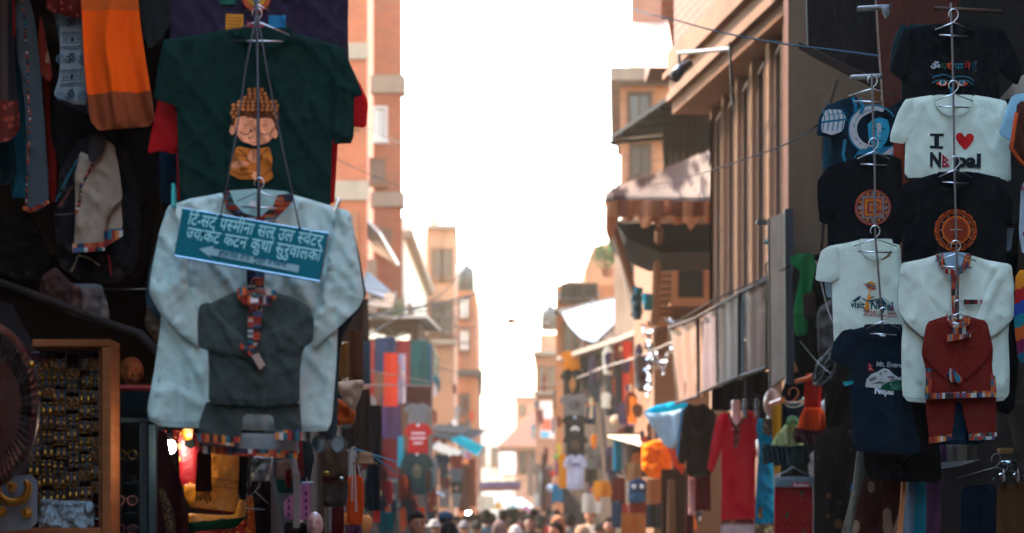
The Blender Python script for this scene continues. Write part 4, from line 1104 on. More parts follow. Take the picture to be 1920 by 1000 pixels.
t, sf = garment('t_shirt', 'black t-shirt with glowing orange round mandala, centre of the right stall', 't-shirt', 9.22,
    [(1758, 324), (1768, 338), (1790, 344), (1812, 338), (1824, 322), (1880, 334), (1890, 380), (1886, 500), (1690, 500), (1694, 420), (1690, 350), (1720, 336)], BLK, fold=.007, seed=55,
    sleeves=[[(1696, 344), (1712, 340), (1712, 410), (1690, 416), (1669, 398), (1680, 370)], [(1874, 334), (1890, 340), (1900, 380), (1896, 420), (1880, 420)]],
    collar=(1791, 326, 34, 20, 6), tagpos=(1793, 345, 12, 8))
pr = Print(sf); O1, O2, O3 = ink('#c4591a'), ink('#7a2c12'), ink('#a8481a')
pr.ring(1791, 433, 33, 39, O2, 60, teeth=24, amp=.05); pr.ring(1791, 433, 31, 32.4, O3, 60)
for k in range(16): 
    a = 2 * math.pi * k / 16; pr.ring(1791 + 35 * math.cos(a), 433 + 35 * math.sin(a), 3, 4.6, O1, 10, a0=a - 1.5, a1=a + 1.5)
pr.ring(1791, 433, 23, 27, O1, 50); pr.disc(1791, 433, 23, O2, seg=30); pr.ring(1791, 433, 20, 21, O3, 40)
for r_ in (16, 11, 6): pr.ring(1791, 433, r_, r_ + 1.2, O3, 4, a0=math.pi / 4, a1=2 * math.pi + math.pi / 4)
pr.stroke([(1780, 432), (1802, 432)], 1.5, CRM); pr.stroke([(1791, 420), (1791, 446)], 1.5, O3)
for k in range(12): a = k * math.pi / 6; pr.disc(1791 + 29 * math.cos(a), 433 + 29 * math.sin(a), 1.2, ink('#b0a090'), seg=6)
pr.build('print', t)

t, sf = garment('kurta_shirt', 'white kurta with folded sleeves and woven striped placket on right stall', 'shirt', 9.08,
    [(1757, 478), (1762, 500), (1778, 514), (1796, 517), (1812, 504), (1818, 478), (1850, 488), (1896, 496), (1902, 540), (1890, 620), (1893, 700), (1892, 740), (1880, 753), (1740, 756), (1702, 753), (1692, 740), (1690, 650), (1694, 600), (1688, 540), (1690, 494), (1730, 486)], WHT, fold=.01, seed=57,
    sleeves=[[(1690, 494), (1712, 492), (1730, 540), (1768, 600), (1760, 640), (1730, 632), (1700, 606), (1684, 582), (1684, 540)], [(1880, 494), (1897, 498), (1901, 560), (1902, 596), (1870, 626), (1836, 640), (1826, 606), (1852, 540)]], sl_off=.03)
for q in ([(1755, 476), (1768, 476), (1774, 496), (1790, 508), (1788, 518), (1772, 512), (1760, 496)], [(1822, 476), (1810, 476), (1804, 496), (1790, 508), (1792, 518), (1806, 512), (1818, 498)], [(1783, 512), (1799, 512), (1797, 590), (1786, 588)]):
    sheet('collar' if q[0][0] != 1783 else 'placket', q, 9.045, [DHAKAH], t, bulge=.006, R=6, step=5, soft=0)
sheet('pocket_trim', [(1808, 562), (1842, 562), (1842, 570), (1808, 571)], 9.05, [DHAKA], t, bulge=.004, R=5, step=5, soft=0)
sheet('back_neck', [(1757, 476), (1790, 472), (1820, 476), (1814, 500), (1796, 514), (1780, 514), (1764, 500)], 9.09, [fabric('#90a4ab')], t, bulge=.003, R=14, step=7, thick=.004)
pr = Print(sf, .0015); pr.stroke([(1696, 744), (1708, 748), (1880, 747)], 1, ink('#8d9ca0')); pr.build('seam', t)

# red child suit
REDF = fabric('#6e1d16')
garment('navy_trousers', 'dark blue trouser cloth showing between the red child trousers', 'clothes', 9.02, [(1752, 740), (1842, 740), (1846, 828), (1836, 834), (1748, 834)], '#0d2a3c', fold=.005, seed=58)
t = thing('child_suit', 'rust red child kurta and trousers with woven hems on the right stall', 'clothes', W(1800, 832, 8.92))
sheet('trousers', [(1736, 738), (1868, 736), (1868, 822), (1818, 824), (1802, 752), (1792, 756), (1784, 824), (1744, 830), (1738, 780)], 8.94, [REDF], t, bulge=.02, R=16, fold=folds('shirt', .005, 61, .7), step=7)
for q in ([(1742, 820), (1786, 814), (1784, 826), (1743, 832)], [(1816, 814), (1869, 811), (1869, 824), (1818, 826)]):
    sheet('trim', q, 8.915, [DHAKA], t, bulge=.004, R=5, step=5, soft=0)
o, sf = sheet('tunic', [(1774, 592), (1796, 600), (1818, 594), (1850, 602), (1862, 650), (1860, 690), (1868, 744), (1800, 746), (1734, 748), (1738, 700), (1728, 660), (1738, 604)], 8.91, [REDF], t, bulge=.022, R=18, fold=folds('shirt', .006, 62, .7), step=6)
sheet('sleeve', [(1740, 604), (1752, 602), (1768, 650), (1804, 700), (1794, 722), (1760, 700), (1728, 664)], 8.895, [REDF], t, bulge=.016, R=12, fold=folds('shirt', .005, 63, .6), step=6)
sheet('sleeve', [(1850, 602), (1862, 650), (1852, 674), (1808, 716), (1790, 700), (1820, 660)], 8.897, [REDF], t, bulge=.016, R=12, fold=folds('shirt', .005, 64, .6), step=6)
for nm, q in (('cuff', [(1780, 692), (1786, 690), (1806, 712), (1796, 722)]), ('cuff', [(1776, 700), (1782, 694), (1790, 716), (1784, 718)]), ('trim', [(1736, 738), (1868, 732), (1869, 744), (1737, 749)]), ('trim', [(1736, 690), (1748, 692), (1746, 738), (1737, 740)]), ('trim', [(1858, 700), (1866, 706), (1869, 736), (1858, 734)]),
          ('collar', [(1774, 590), (1786, 592), (1798, 612), (1790, 618), (1776, 604)]), ('collar', [(1820, 592), (1808, 592), (1794, 612), (1802, 622), (1818, 608)]), ('placket', [(1776, 628), (1822, 620), (1820, 632), (1776, 642)]), ('placket', [(1790, 612), (1812, 616), (1806, 632), (1784, 630)])):
    sheet(nm, q, 8.875, [DHAKA if nm == 'trim' else DHAKAH], t, bulge=.004, R=5, step=5, soft=0)

# --- left column of t-shirts on the second rope (x about 1640)
TIE = fabric('#123c48')
t, sf = garment('t_shirt', 'blue tie-dye t-shirt with a serene haloed face on the right stall', 't-shirt', 9.62,
    [(1606, 180), (1612, 196), (1630, 206), (1656, 206), (1680, 196), (1692, 184), (1694, 310), (1560, 310), (1556, 250), (1548, 200), (1580, 186)], '#0c2028', fold=.007, seed=66,
    sleeves=[[(1550, 198), (1570, 192), (1592, 210), (1590, 256), (1560, 258), (1530, 254), (1536, 220)]], sl_mats=[fabric('#0f2c38')])
pr = Print(sf); TB, TB2, PALE = ink('#176a80'), ink('#2a8aa0'), ink('#b0a8a0')
pr.ring(1636, 243, 30, 44, PALE, 40, a0=math.radians(80), a1=math.radians(300)); pr.ring(1636, 243, 35, 36.5, TB, 40, a0=math.radians(80), a1=math.radians(300)); pr.ring(1636, 243, 44, 47, TB, 40, a0=math.radians(70), a1=math.radians(330))
pr.poly([(1598, 300), (1610, 282), (1630, 276), (1664, 276), (1684, 270), (1692, 290), (1690, 304), (1610, 308)], TB, soft=1)
pr.poly([(1640, 300), (1672, 276), (1682, 280), (1656, 304)], PALE)
pr.poly([(1626, 232), (1634, 222), (1650, 218), (1664, 226), (1668, 244), (1662, 266), (1650, 280), (1638, 278), (1628, 262)], TB2, soft=1)
pr.poly([(1622, 238), (1624, 216), (1640, 208), (1660, 212), (1670, 232), (1664, 226), (1650, 221), (1636, 224)], ink('#0a1216'), soft=1)
pr.stroke([(1634, 244), (1642, 242)], 1.6, ink('#0c2028')); pr.stroke([(1652, 242), (1660, 244)], 1.6, ink('#0c2028')); pr.stroke([(1647, 240), (1645, 256), (1650, 257)], 2, PALE); pr.stroke([(1640, 266), (1654, 265)], 1.8, ink('#0c2028')); pr.poly([(1642, 232), (1652, 232), (1650, 250), (1644, 250)], PALE, step=5)
for pts in ([(1598, 184), (1604, 200), (1602, 212)], [(1612, 186), (1618, 204), (1612, 214)], [(1584, 262), (1580, 290), (1584, 306)]): pr.stroke(pts, 6, TB)
pr.build('print', t)
s_o = [c for c in t.children if c.name.startswith('sleeve')][0]
pr = Print(Surf(9.585, 0, 0, lambda x, y: 0.0), .004)
pr.poly([(1548, 206), (1576, 206), (1586, 220), (1580, 246), (1560, 254), (1540, 248), (1540, 226)], PALE, soft=1)
for k in range(5): pr.stroke([(1542 + k * 9, 206), (1546 + k * 9, 222), (1542 + k * 9, 246)], 2.2, TB)
pr.stroke([(1540, 230), (1588, 224)], 4, TB); pr.stroke([(1552, 216), (1586, 212)], 1.5, TB)
pr.build('sleeve_print', t)
garment('t_shirt', 'grey and teal t-shirt edge below the tie-dye sleeve on the right stall', 't-shirt', 9.72, [(1546, 240), (1600, 240), (1600, 320), (1540, 320), (1544, 290)], '#1c4550', fold=.006, seed=67)

t, sf = garment('t_shirt', 'black t-shirt with red and orange square mandala, left column of right stall', 't-shirt', 9.46,
    [(1604, 296), (1612, 306), (1636, 312), (1660, 306), (1672, 292), (1692, 300), (1694, 470), (1552, 470), (1552, 400), (1546, 320), (1576, 306)], BLK, fold=.007, seed=68,
    sleeves=[[(1552, 314), (1568, 308), (1570, 400), (1550, 412), (1534, 396), (1532, 340)], [(1536, 372), (1562, 380), (1560, 424), (1536, 416)]],
    collar=(1638, 294, 34, 18, 5), tagpos=(1639, 306, 12, 10))
pr = Print(sf); M1, M2, M3 = ink('#9a3a20'), ink('#c46a1e'), ink('#7a6a64')
pr.disc(1636, 390, 31, ink('#6a2a1c'), seg=40); pr.ring(1636, 390, 29.5, 31, M3, 50); pr.ring(1636, 390, 31, 34, M1, 70, teeth=70, amp=.06)
sq = lambda r, m_: pr.poly([(1636 - r, 390 - r), (1636 + r, 390 - r), (1636 + r, 390 + r), (1636 - r, 390 + r)], m_)
for cx, cy in ((1636, 366), (1636, 414), (1612, 390), (1660, 390)): pr.disc(cx, cy, 5, M3, seg=4)
sq(21, M3); sq(17.5, M1); sq(15, M2); sq(11, ink('#8a2418')); sq(8, M3); sq(6, M2); sq(3, M1)
for k in range(8): a = k * math.pi / 4 + .39; pr.disc(1636 + 26 * math.cos(a), 390 + 26 * math.sin(a), 2.6, M2, seg=8)
pr.build('print', t)

garment('t_shirt', 'second pale t-shirt sleeve peeping from under the visit Nepal t-shirt', 't-shirt', 9.36, [(1545, 520), (1580, 520), (1580, 570), (1562, 560), (1550, 556)], '#8a9aa4', fold=.006, seed=69)
t, sf = garment('t_shirt', 'white t-shirt printed visit Nepal 2020 with hat and mountains', 't-shirt', 9.32,
    [(1612, 450), (1620, 474), (1636, 486), (1656, 488), (1670, 480), (1672, 456), (1688, 460), (1692, 520), (1700, 640), (1690, 676), (1566, 676), (1562, 600), (1560, 520), (1552, 462), (1586, 456)], WHT, fold=.007, seed=70,
    sleeves=[[(1554, 462), (1572, 458), (1574, 520), (1560, 530), (1529, 526), (1532, 500), (1540, 470)]],
    collar=(1642, 452, 32, 36, 6), tagpos=(1638, 472, 12, 9))
pr = Print(sf); DT, OR2, RD2 = ink('#12444e'), ink('#d8822a'), ink('#a8302c')
txt('visit', 1594, 577, 18, DT, 27, .06, .03); txt('Nepal', 1631, 580, 22, DT, 42, .06, .03)
txt('2020', 1617, 592, 14, RD2, 24, .06, .01); txt('Lifetime', 1642, 594, 8, RD2, 20, .06); txt('experiences', 1660, 590, 7, RD2, 20, .03); txt('worth sharing', 1660, 596, 6, RD2, 22, .03)
pr.poly([(1596, 566), (1608, 557), (1615, 555), (1610, 563), (1600, 567)], DT, step=5); pr.stroke([(1616, 560), (1626, 566), (1640, 563), (1652, 560)], 2.4, DT)
pr.poly([(1640, 566), (1652, 560), (1658, 566), (1664, 572), (1648, 571)], DT, step=5); pr.stroke([(1652, 559), (1660, 563), (1668, 570), (1672, 572)], 1.2, DT)
pr.poly([(1617, 532), (1630, 537), (1643, 543), (1636, 544), (1626, 540)], RD2, step=5); pr.poly([(1624, 531), (1632, 528), (1640, 533), (1641, 537), (1632, 534)], OR2, step=5); pr.stroke([(1623, 532), (1632, 536), (1641, 539)], 1.8, DT)
pr.stroke([(1631, 540), (1628, 552)], 2.6, OR2); pr.poly([(1627, 552), (1634, 558), (1628, 564), (1624, 562)], OR2, step=4); pr.poly([(1622, 566), (1628, 568), (1630, 582), (1620, 580)], OR2, step=4); pr.stroke([(1632, 560), (1638, 557)], 2, ink('#3a3a3a'))
pr.poly([(1670, 573), (1676, 577), (1673, 578), (1677, 583), (1669, 582)], ink('#7a2a4a'), step=4)
pr.build('print', t)

garment('t_shirt', 'long black t-shirt hanging low behind the navy one on right stall', 't-shirt', 9.3,
    [(1606, 640), (1700, 640), (1740, 760), (1764, 850), (1766, 905), (1690, 904), (1622, 896), (1614, 760)], '#080c0e', fold=.006, seed=71)
t, sf = garment('t_shirt', 'navy t-shirt printed Mt. Everest Nepal with grey mountain, right stall', 't-shirt', 9.18,
    [(1624, 612), (1632, 626), (1648, 636), (1668, 636), (1684, 626), (1692, 612), (1700, 640), (1704, 740), (1730, 852), (1680, 852), (1600, 846), (1594, 740), (1590, 660), (1576, 624)], '#0a1a24', fold=.007, seed=72,
    sleeves=[[(1580, 620), (1600, 616), (1604, 690), (1580, 688), (1556, 672), (1564, 640)]],
    collar=(1656, 612, 36, 26, 6), tagpos=(1655, 626, 11, 8))
pr = Print(sf); GRY, GR2, GN = ink('#a8a8a0'), ink('#5e605c'), ink('#0c4a34')
txt('Mt. Everest', 1642, 687, 13, ink('#8d918e'), 58, .06, .04); txt('Nepal', 1639, 738, 18, ink('#c4cac8'), 36, .06, .05)
pr.poly([(1622, 726), (1624, 712), (1633, 702), (1644, 698), (1656, 691), (1666, 693), (1674, 702), (1684, 708), (1692, 706), (1700, 708), (1700, 726), (1660, 730)], GRY, step=6)
for q in ([(1648, 700), (1657, 695), (1664, 697), (1656, 704), (1650, 708)], [(1628, 712), (1640, 706), (1644, 711), (1632, 716)], [(1634, 720), (1648, 715), (1660, 718), (1646, 720)], [(1662, 706), (1674, 706), (1678, 711), (1666, 710)], [(1664, 713), (1680, 712), (1690, 714), (1676, 717)]): pr.poly(q, GR2, step=5)
pr.poly([(1648, 730), (1654, 723), (1664, 717), (1680, 714), (1704, 712), (1704, 733), (1664, 733)], GN, step=6); txt('TOP OF THE WORLD', 1664, 725, 5, ink('#4a7a66'), 34, .03, .02); txt('8848 METRES', 1664, 730, 4.5, ink('#4a7a66'), 30, .03, .02)
pr.poly([(1627, 680), (1636, 687), (1631, 688), (1639, 696), (1627, 696)], ink('#a02028'), step=4); pr.disc(1630, 685, 1.1, GRY, seg=6); pr.disc(1631, 692, 1.6, GRY, seg=7)
pr.build('print', t)
cloth('turquoise_ribbon', 'small turquoise ribbon end beside the navy t-shirt', 'ribbon', 9.1, [(1580, 716), (1600, 713), (1601, 719), (1584, 725)], fabric('#1a8a86'), thick=.004, bulge=.004, step=5)

# --- ropes and hangers
for pts, lab in (([(1783, 6, 9.44), (1786, 100, 9.4), (1788, 200, 9.26), (1790, 330, 9.12), (1794, 480, 8.98), (1797, 600, 8.84)], 'grey rope running down the centre column of t-shirts'),
                 ([(1634, 140, 9.52), (1638, 250, 9.5), (1640, 300, 9.37), (1641, 440, 9.25), (1648, 520, 9.2), (1655, 616, 9.08)], 'grey rope running down the left column of t-shirts')):
    mb = MB(); px_tube(mb, pts, 0, .0042, 7)
    tag(mb.build('hanging_rope', plain('#5a5048', .8), smooth=True), lab, 'rope')
for x, y, Y, w_, lab in ((1788, 42, 9.42, 62, 'wire hanger of the topmost printed black t-shirt'), (1788, 176, 9.27, 66, 'wire hanger of the I heart Nepal t-shirt'), (1791, 318, 9.13, 56, 'wire hanger of the orange mandala t-shirt'),
                     (1792, 476, 8.99, 70, 'wire hanger of the white kurta on right stall'), (1797, 588, 8.83, 36, 'wire hanger of the rust red child suit'),
                     (1636, 166, 9.53, 80, 'wire hanger of the tie-dye t-shirt'), (1638, 284, 9.38, 56, 'wire hanger of the square mandala t-shirt'), (1641, 448, 9.25, 74, 'wire hanger of the visit Nepal t-shirt'), (1656, 602, 9.07, 56, 'wire hanger of the navy Everest t-shirt')):
    hanger(x, y, Y, w_, lab, drop=14 if w_ > 40 else 8)
for x0, y0, x1, y1, Y, lab, mm in ((1610, 17, 1668, 13, 9.6, 'white tube end at the top of the right stall', plain('#5a5a58', .5)), (1597, 146, 1652, 143, 9.58, 'white tube above the tie-dye t-shirt', plain('#6a6a66', .5)), (1752, 16, 1880, 22, 9.5, 'thin wooden bar above the topmost black t-shirt', WOODD)):
    mb = MB(); mb.tube([W(x0, y0, Y + .1), W(x1, y1, Y - .05)], .011 if mm != WOODD else .008, 10); tag(mb.build('rail', mm, smooth=True), lab, 'rail')
cloth('plastic_scrap', 'torn white plastic scrap tied to the top tube', 'scrap', 9.5, [(1652, 12), (1666, 10), (1668, 28), (1660, 36), (1654, 22)], plain('#6a6c6c', .5), fold=('crumple', .01), thick=.003, bulge=.01, step=5)
# --- edges and things behind
cloth('beige_cardboard', 'torn beige cardboard behind the shoulder of the top black t-shirt', 'cardboard', 9.7, [(1870, 190), (1890, 168), (1906, 150), (1925, 136), (1925, 176), (1880, 188)], plain('#a08c78', .9), thick=.004, bulge=.002, fold=('noise', .003))
cloth('grey_cloth_strip', 'short pale cloth strip beside the orange mandala t-shirt', 'cloth', 9.5, [(1882, 430), (1902, 427), (1900, 436), (1896, 470), (1882, 470)], fabric('#6a7478'), step=6)
t, sf = garment('t_shirt', 'pale blue t-shirt sleeve at the right edge beside I heart Nepal', 't-shirt', 9.2, [(1898, 178), (1960, 170), (1960, 330), (1912, 290), (1894, 262), (1873, 250), (1884, 214)], '#8db4be', fold=.006, seed=74)
cloth('brown_fur_vest', 'brown fuzzy vest with orange edge at the right border', 'vest', 9.05, [(1908, 190), (1960, 190), (1960, 320), (1914, 300), (1894, 280), (1904, 240)], spots('#3a1a10', '#5a2c1a', 120, .4, rand=1), fold=('crumple', .012), bulge=.04)
mb = MB(); px_tube(mb, [(1906, 212, 9.0), (1896, 278, 8.99), (1914, 304, 9.0), (1960, 336, 9.0)], 0, .008, 6); tag(mb.build('orange_piping', fabric('#b5441c'), smooth=True), 'orange piping along the brown fuzzy vest', 'piping')
cloth('floral_tunic', 'white and pink printed tunic at the right edge of the photo', 'clothes', 9.2, [(1916, 340), (1960, 340), (1960, 480), (1918, 476), (1911, 440)], spots('#a9b4b8', '#9a3a50', 26, .3, rand=1), seed=75)
cloth('rainbow_bag', 'rainbow striped knitted bag at the right edge of the photo', 'bag', 8.95, [(1906, 508), (1960, 500), (1960, 690), (1910, 680), (1902, 600)],
      [fabric(c) for c in ('#c9741a', '#9a1c1c', '#1c3a7a', '#176a70', '#b04a1a', '#6a1c3a', '#14505a')], seed=76, bulge=.05, step=6,
      lines=[[(1890, 508 + 24 * k + 20), (1980, 508 + 24 * k - 16)] for k in range(1, 8)], matfn=lambda x, y: int(max(0, (y - 508 + (x - 1935) * .4)) / 24) % 7)
cloth('patterned_scarf', 'red and green swirl patterned scarf between the two t-shirt columns', 'scarf', 9.56, [(1676, 230), (1690, 200), (1700, 250), (1704, 330), (1694, 450), (1680, 440), (1684, 340), (1676, 300)], spots('#7a2a18', '#16322a', 16, .36, rand=1), seed=77)
cloth('dark_tunic', 'black tunic hanging behind the white kurta on right stall', 'clothes', 9.5, [(1686, 470), (1905, 470), (1916, 560), (1904, 760), (1890, 780), (1680, 700)], fabric('#090b0c'), seed=78)
# lower right: shawls, stack of folded cloth, hangers with suit cloth
for k, (pts, c, lab) in enumerate((([(1694, 880), (1702, 880), (1692, 1010), (1682, 1010)], '#c47a4a', 'orange edged strip of shawl below the long black t-shirt'),
                               ([(1700, 880), (1718, 880), (1716, 940), (1712, 1010), (1690, 1010)], '#5a6a78', 'grey blue ribbed shawl below the long black t-shirt'),
                               ([(1714, 880), (1736, 880), (1736, 1010), (1710, 1010)], '#14707c', 'teal shawl below the long black t-shirt'),
                               ([(1734, 880), (1766, 880), (1764, 1010), (1732, 1010)], '#5a3450', 'purple shawl below the long black t-shirt'))):
    cloth('shawl', lab, 'shawl', 9.4 + .03 * k, pts, fabric(c), seed=80 + k, fold=('hang', .02), sc_=.6, group='shawls hanging at the bottom of the right stall', step=7)
cloth('leaf_printed_cloth', 'red brown cloth with leaf print at the bottom of right stall', 'cloth', 9.7, [(1622, 890), (1690, 890), (1686, 960), (1664, 1020), (1590, 1020)], spots('#401610', '#8a6a52', 16, .33, stretch=(1, 1, .6), rand=.8), seed=85)
cloth('beige_sash', 'long beige scarf slanting down beside the leaf printed cloth', 'sash', 9.62, [(1608, 840), (1622, 850), (1622, 890), (1604, 960), (1594, 1020), (1574, 1020), (1596, 930)], fabric('#5e584c'), seed=86, step=7)  # a sash hung at a slant
cloth('blue_scrap', 'small bright blue cloth corner beside the long beige scarf', 'cloth', 9.75, [(1598, 906), (1612, 894), (1612, 915), (1600, 926), (1594, 920)], fabric('#12527a'), seed=87, step=6)
mb = MB()
t = thing('cloth_stack', 'folded purple, grey and beige cloth stack on a white board', 'folded cloth', W(1795, 875, 9.9))
for k, c in enumerate(('#5a3a5c', '#77706a', '#8f8474', '#5a524a')):
    x0 = 1756 + k * 19; sheet('folded_piece', [(x0, 832), (x0 + 19, 832), (x0 + 19, 868), (x0, 868)], 9.9 + .003 * k, [fabric(c)], t, bulge=.02, R=9, fold=folds('hang', .006, k, .4), thick=.2, step=7)
sheet('board', [(1755, 868), (1838, 862), (1800, 874), (1762, 880)], 9.85, [plain('#a8a8a4', .5)], t, bulge=.002, thick=.02, step=9, soft=0)
hanger(1868, 876, 9.0, 130, 'wide hanger holding navy and brown suit cloth at lower right', bar=False, m=WIRED, drop=20)
cloth('navy_cloth', 'dark navy suit cloth hanging at the lower right', 'cloth', 9.05, [(1802, 912), (1870, 908), (1870, 1020), (1802, 1020)], fabric('#081420'), seed=88)
cloth('brown_cloth', 'brown suit cloth hanging at the lower right corner', 'cloth', 9.03, [(1869, 908), (1960, 906), (1960, 1020), (1868, 1020)], fabric('#4a3018'), seed=89)
cloth('grey_scarf', 'grey beige draped scarf in shadow behind the red child trousers', 'scarf', 9.8, [(1868, 758), (1886, 756), (1884, 812), (1866, 812)], fabric('#5a5650'), seed=90)
cloth('brown_scarf', 'dull brown scarf in the shadow at the right edge', 'scarf', 9.9, [(1884, 752), (1930, 750), (1930, 830), (1912, 872), (1900, 830)], fabric('#3e342c'), seed=91)
cloth('yellow_packet', 'flat yellow packet on the shelf at the right edge', 'packet', 9.85, [(1874, 840), (1900, 840), (1900, 850), (1876, 850)], plain('#8a5a1a', .5), seed=92, thick=.06, fold=None if False else ('noise', .002), step=6)
t = thing('hanging_trinket', 'pair of silver capped trinkets hanging at the lower right edge', 'trinket', W(1895, 905, 9.0))
for x in (1881, 1908):
    mb = MB(); mb.lathe(W(x, 905, 9.0), [(.008, 0), (.016, .004), (.017, .03), (.010, .035), (.006, .05)], 10); mb.build('cap', metal('#a8a8a8', .25), t)
mb = MB(); mb.ball(W(1892, 868, 9.0), (.03, .02, .012), 12, 8); mb.build('knob', metal('#8aa0a0', .25), t, smooth=True)
mb = MB(); px_tube(mb, [(1881, 892), (1892, 872), (1908, 892)], 9.0, .002, 6); mb.build('cord', WIRED, t)
# ================================================================== left stall: jewellery case, copper plate, cabinet, folded saris
GOLD = metal('#a0702c', .28); GOLDD = metal('#8a5a28', .35); SILVER = metal('#b8b4a8', .25); COPPER = metal('#4a2214', .4)
VELV = fabric('#33080c'); FRM = wood('#8a4f28', 1.0, (3, 3, 30))
t = thing('jewellery_case', 'wooden framed jewellery case of gold earrings on a wire grid', 'display case', W(140, 1010, 7.0))
mb = MB()
def bar(x0, y0, x1, y1, Y, d, m=0): mb.box(W(x0, y1, Y), tuple(W(x1, y0, Y) + Vector((0, d, 0))), m)
bar(60, 636, 208, 650, 6.9, .16); bar(191, 651, 208, 1030, 6.9, .16); bar(-80, 990, 190.5, 1002, 6.9, .16)
mb.build('frame', FRM, t, bevel=.004)
mb = MB(); bar(62, 650.5, 190, 655, 6.93, .1); bar(185, 655, 190, 990, 6.93, .1); mb.build('inner_frame', wood('#6a3a1c', 1.0, (3, 3, 30)), t)
mb = MB(); mb.box(W(-80, 1030, 7.06), tuple(W(191, 650, 7.06) + Vector((0, .03, 0)))); mb.build('backing', VELV, t)
mb = MB()
for x in (76, 100, 124, 148, 172): mb.tube([W(x, 650, 7.02), W(x, 992, 7.02)], .0022, 5)
for k in range(15): mb.tube([W(60, 661 + k * 24, 7.02), W(188, 661 + k * 24, 7.02)], .0016, 5)
mb.build('wire_grid', metal('#7a8080', .35), t)
def earring(kind):
    """pair of earrings on a card: drops, hoops, fans or pendants"""
    r = thing('earrings', 'pair of ornate gold earrings hooked on the wire grid of the jewellery case', 'earrings', (0, 0, 0), 'earring pairs in the jewellery case')
    MB().box((-.017, .003, -.034), (.017, .0045, .0)).build('card', plain(('#171312', '#2a1a14', '#2c2622', '#151515')[kind], .5), r)
    for s in (-1, 1):
        mb = MB(); x = s * .009; m = (GOLD, GOLDD, GOLDD, GOLD)[kind]
        mb.ball((x, -.002, -.004), .0042, 8, 6)
        if kind == 0:
            mb.lathe((x, -.002, -.03), [(.0075, 0), (.008, .003), (.005, .012), (.0015, .018)], 10)
            for k in range(6): mb.ball((x + .006 * math.cos(k * 1.05), -.002 + .006 * math.sin(k * 1.05), -.033), .002, 6, 4)
        elif kind == 1:
            mb.tube([(x + .0075 * math.cos(a), -.002, -.018 + .011 * math.sin(a)) for a in [i * math.pi / 8 for i in range(16)]], .0022, 6, closed=True); mb.ball((x, -.003, -.018), .0035, 8, 6)
        elif kind == 2:
            for k in range(5): mb.tube([(x, -.002, -.008), (x + .008 * math.sin((k - 2) * .45), -.003, -.03 - .004 * math.cos((k - 2) * .6))], .0014, 5); mb.ball((x + .008 * math.sin((k - 2) * .45), -.003, -.034), .0024, 6, 4)
        else:
            mb.lathe((x, -.003, -.022), [(.0006, 0), (.007, .004), (.0075, .008), (.002, .014)], 10); mb.ball((x, -.003, -.028), .004, 8, 6); mb.ball((x, -.003, -.036), .0026, 6, 4)
        mb.build('earring', m, r, smooth=True)
    return r
protos = [earring(k) for k in range(4)]
def dup(root, loc, scale=1.0, rz=0.0, label=None):
    r = root.copy(); COL.objects.link(r); r.location = loc; r.scale = (scale,) * 3; r.rotation_euler = (0, 0, rz)
    if label: r['label'] = label
    for ch in list(root.children):
        c = ch.copy(); COL.objects.link(c); c.parent = r
        for g in ch.children:
            d = g.copy(); COL.objects.link(d); d.parent = c
    return r
used = set(); rr = random.Random(5)
for col_, x in enumerate((66, 88, 112, 136, 160, 180)):
    y = 672 if col_ in (1, 2, 4, 5) else 690
    while y < 930:
        k = rr.randrange(4); loc = W(x + rr.uniform(-3, 3), y, 7.0)
        if k not in used: protos[k].location = loc; protos[k].scale = (1.1,) * 3; used.add(k)
        else: dup(protos[k], loc, rr.uniform(.9, 1.15))
        y += rr.uniform(25, 33)
# silver wrapped packet and necklace card
def foil():
    m, nt, n, l, p = newmat('crinkled clear wrap'); p.inputs['Base Color'].default_value = lin('#8f9a98'); p.inputs['Roughness'].default_value = .12
    p.inputs['Specular IOR Level'].default_value = 1; p.inputs['Metallic'].default_value = .35
    t_ = noise_tex(n, l, coords(n, l), 26, 6); bumpn(n, l, p, t_.outputs[0], 1.0, .06); return m
FOIL = foil()
cloth('wrapped_packet', 'crinkled plastic packet of jewellery at the bottom of the case', 'packet', 6.95, [(74, 934), (110, 938), (178, 940), (176, 996), (72, 1000)], FOIL, fold=('crumple', .02), bulge=.04, step=6)
t, sf = cloth('necklace_card', 'grey card with a gold necklace and round earrings at lower left', 'necklace', 6.7, [(-40, 895), (70, 890), (69, 992), (-40, 1000)], plain('#6a7274', .7), fold=('noise', .001), thick=.004, bulge=.002, step=10)
mb = MB()
for k in range(26):
    a = math.radians(-20 + 220 * k / 25); p = W(24 + 27 * math.cos(a), 915 + 26 * math.sin(a), 6.685)
    mb.ball(p, (.008, .005, .010), 8, 6); p2 = W(24 + 34 * math.cos(a), 917 + 32 * math.sin(a), 6.687); mb.ball(p2, .004, 6, 5)
for x, y, r_ in ((22, 914, .013), (2, 960, .013), (50, 962, .013)):
    mb.ball(W(x, y, 6.685), (r_, .005, r_), 12, 6)
    for k in range(10): mb.ball(W(x, y, 6.683) + Vector((r_ * math.cos(k * .63), 0, r_ * math.sin(k * .63))), .004, 6, 5)
mb.build('necklace', metal('#a8742c', .35), t, smooth=True)
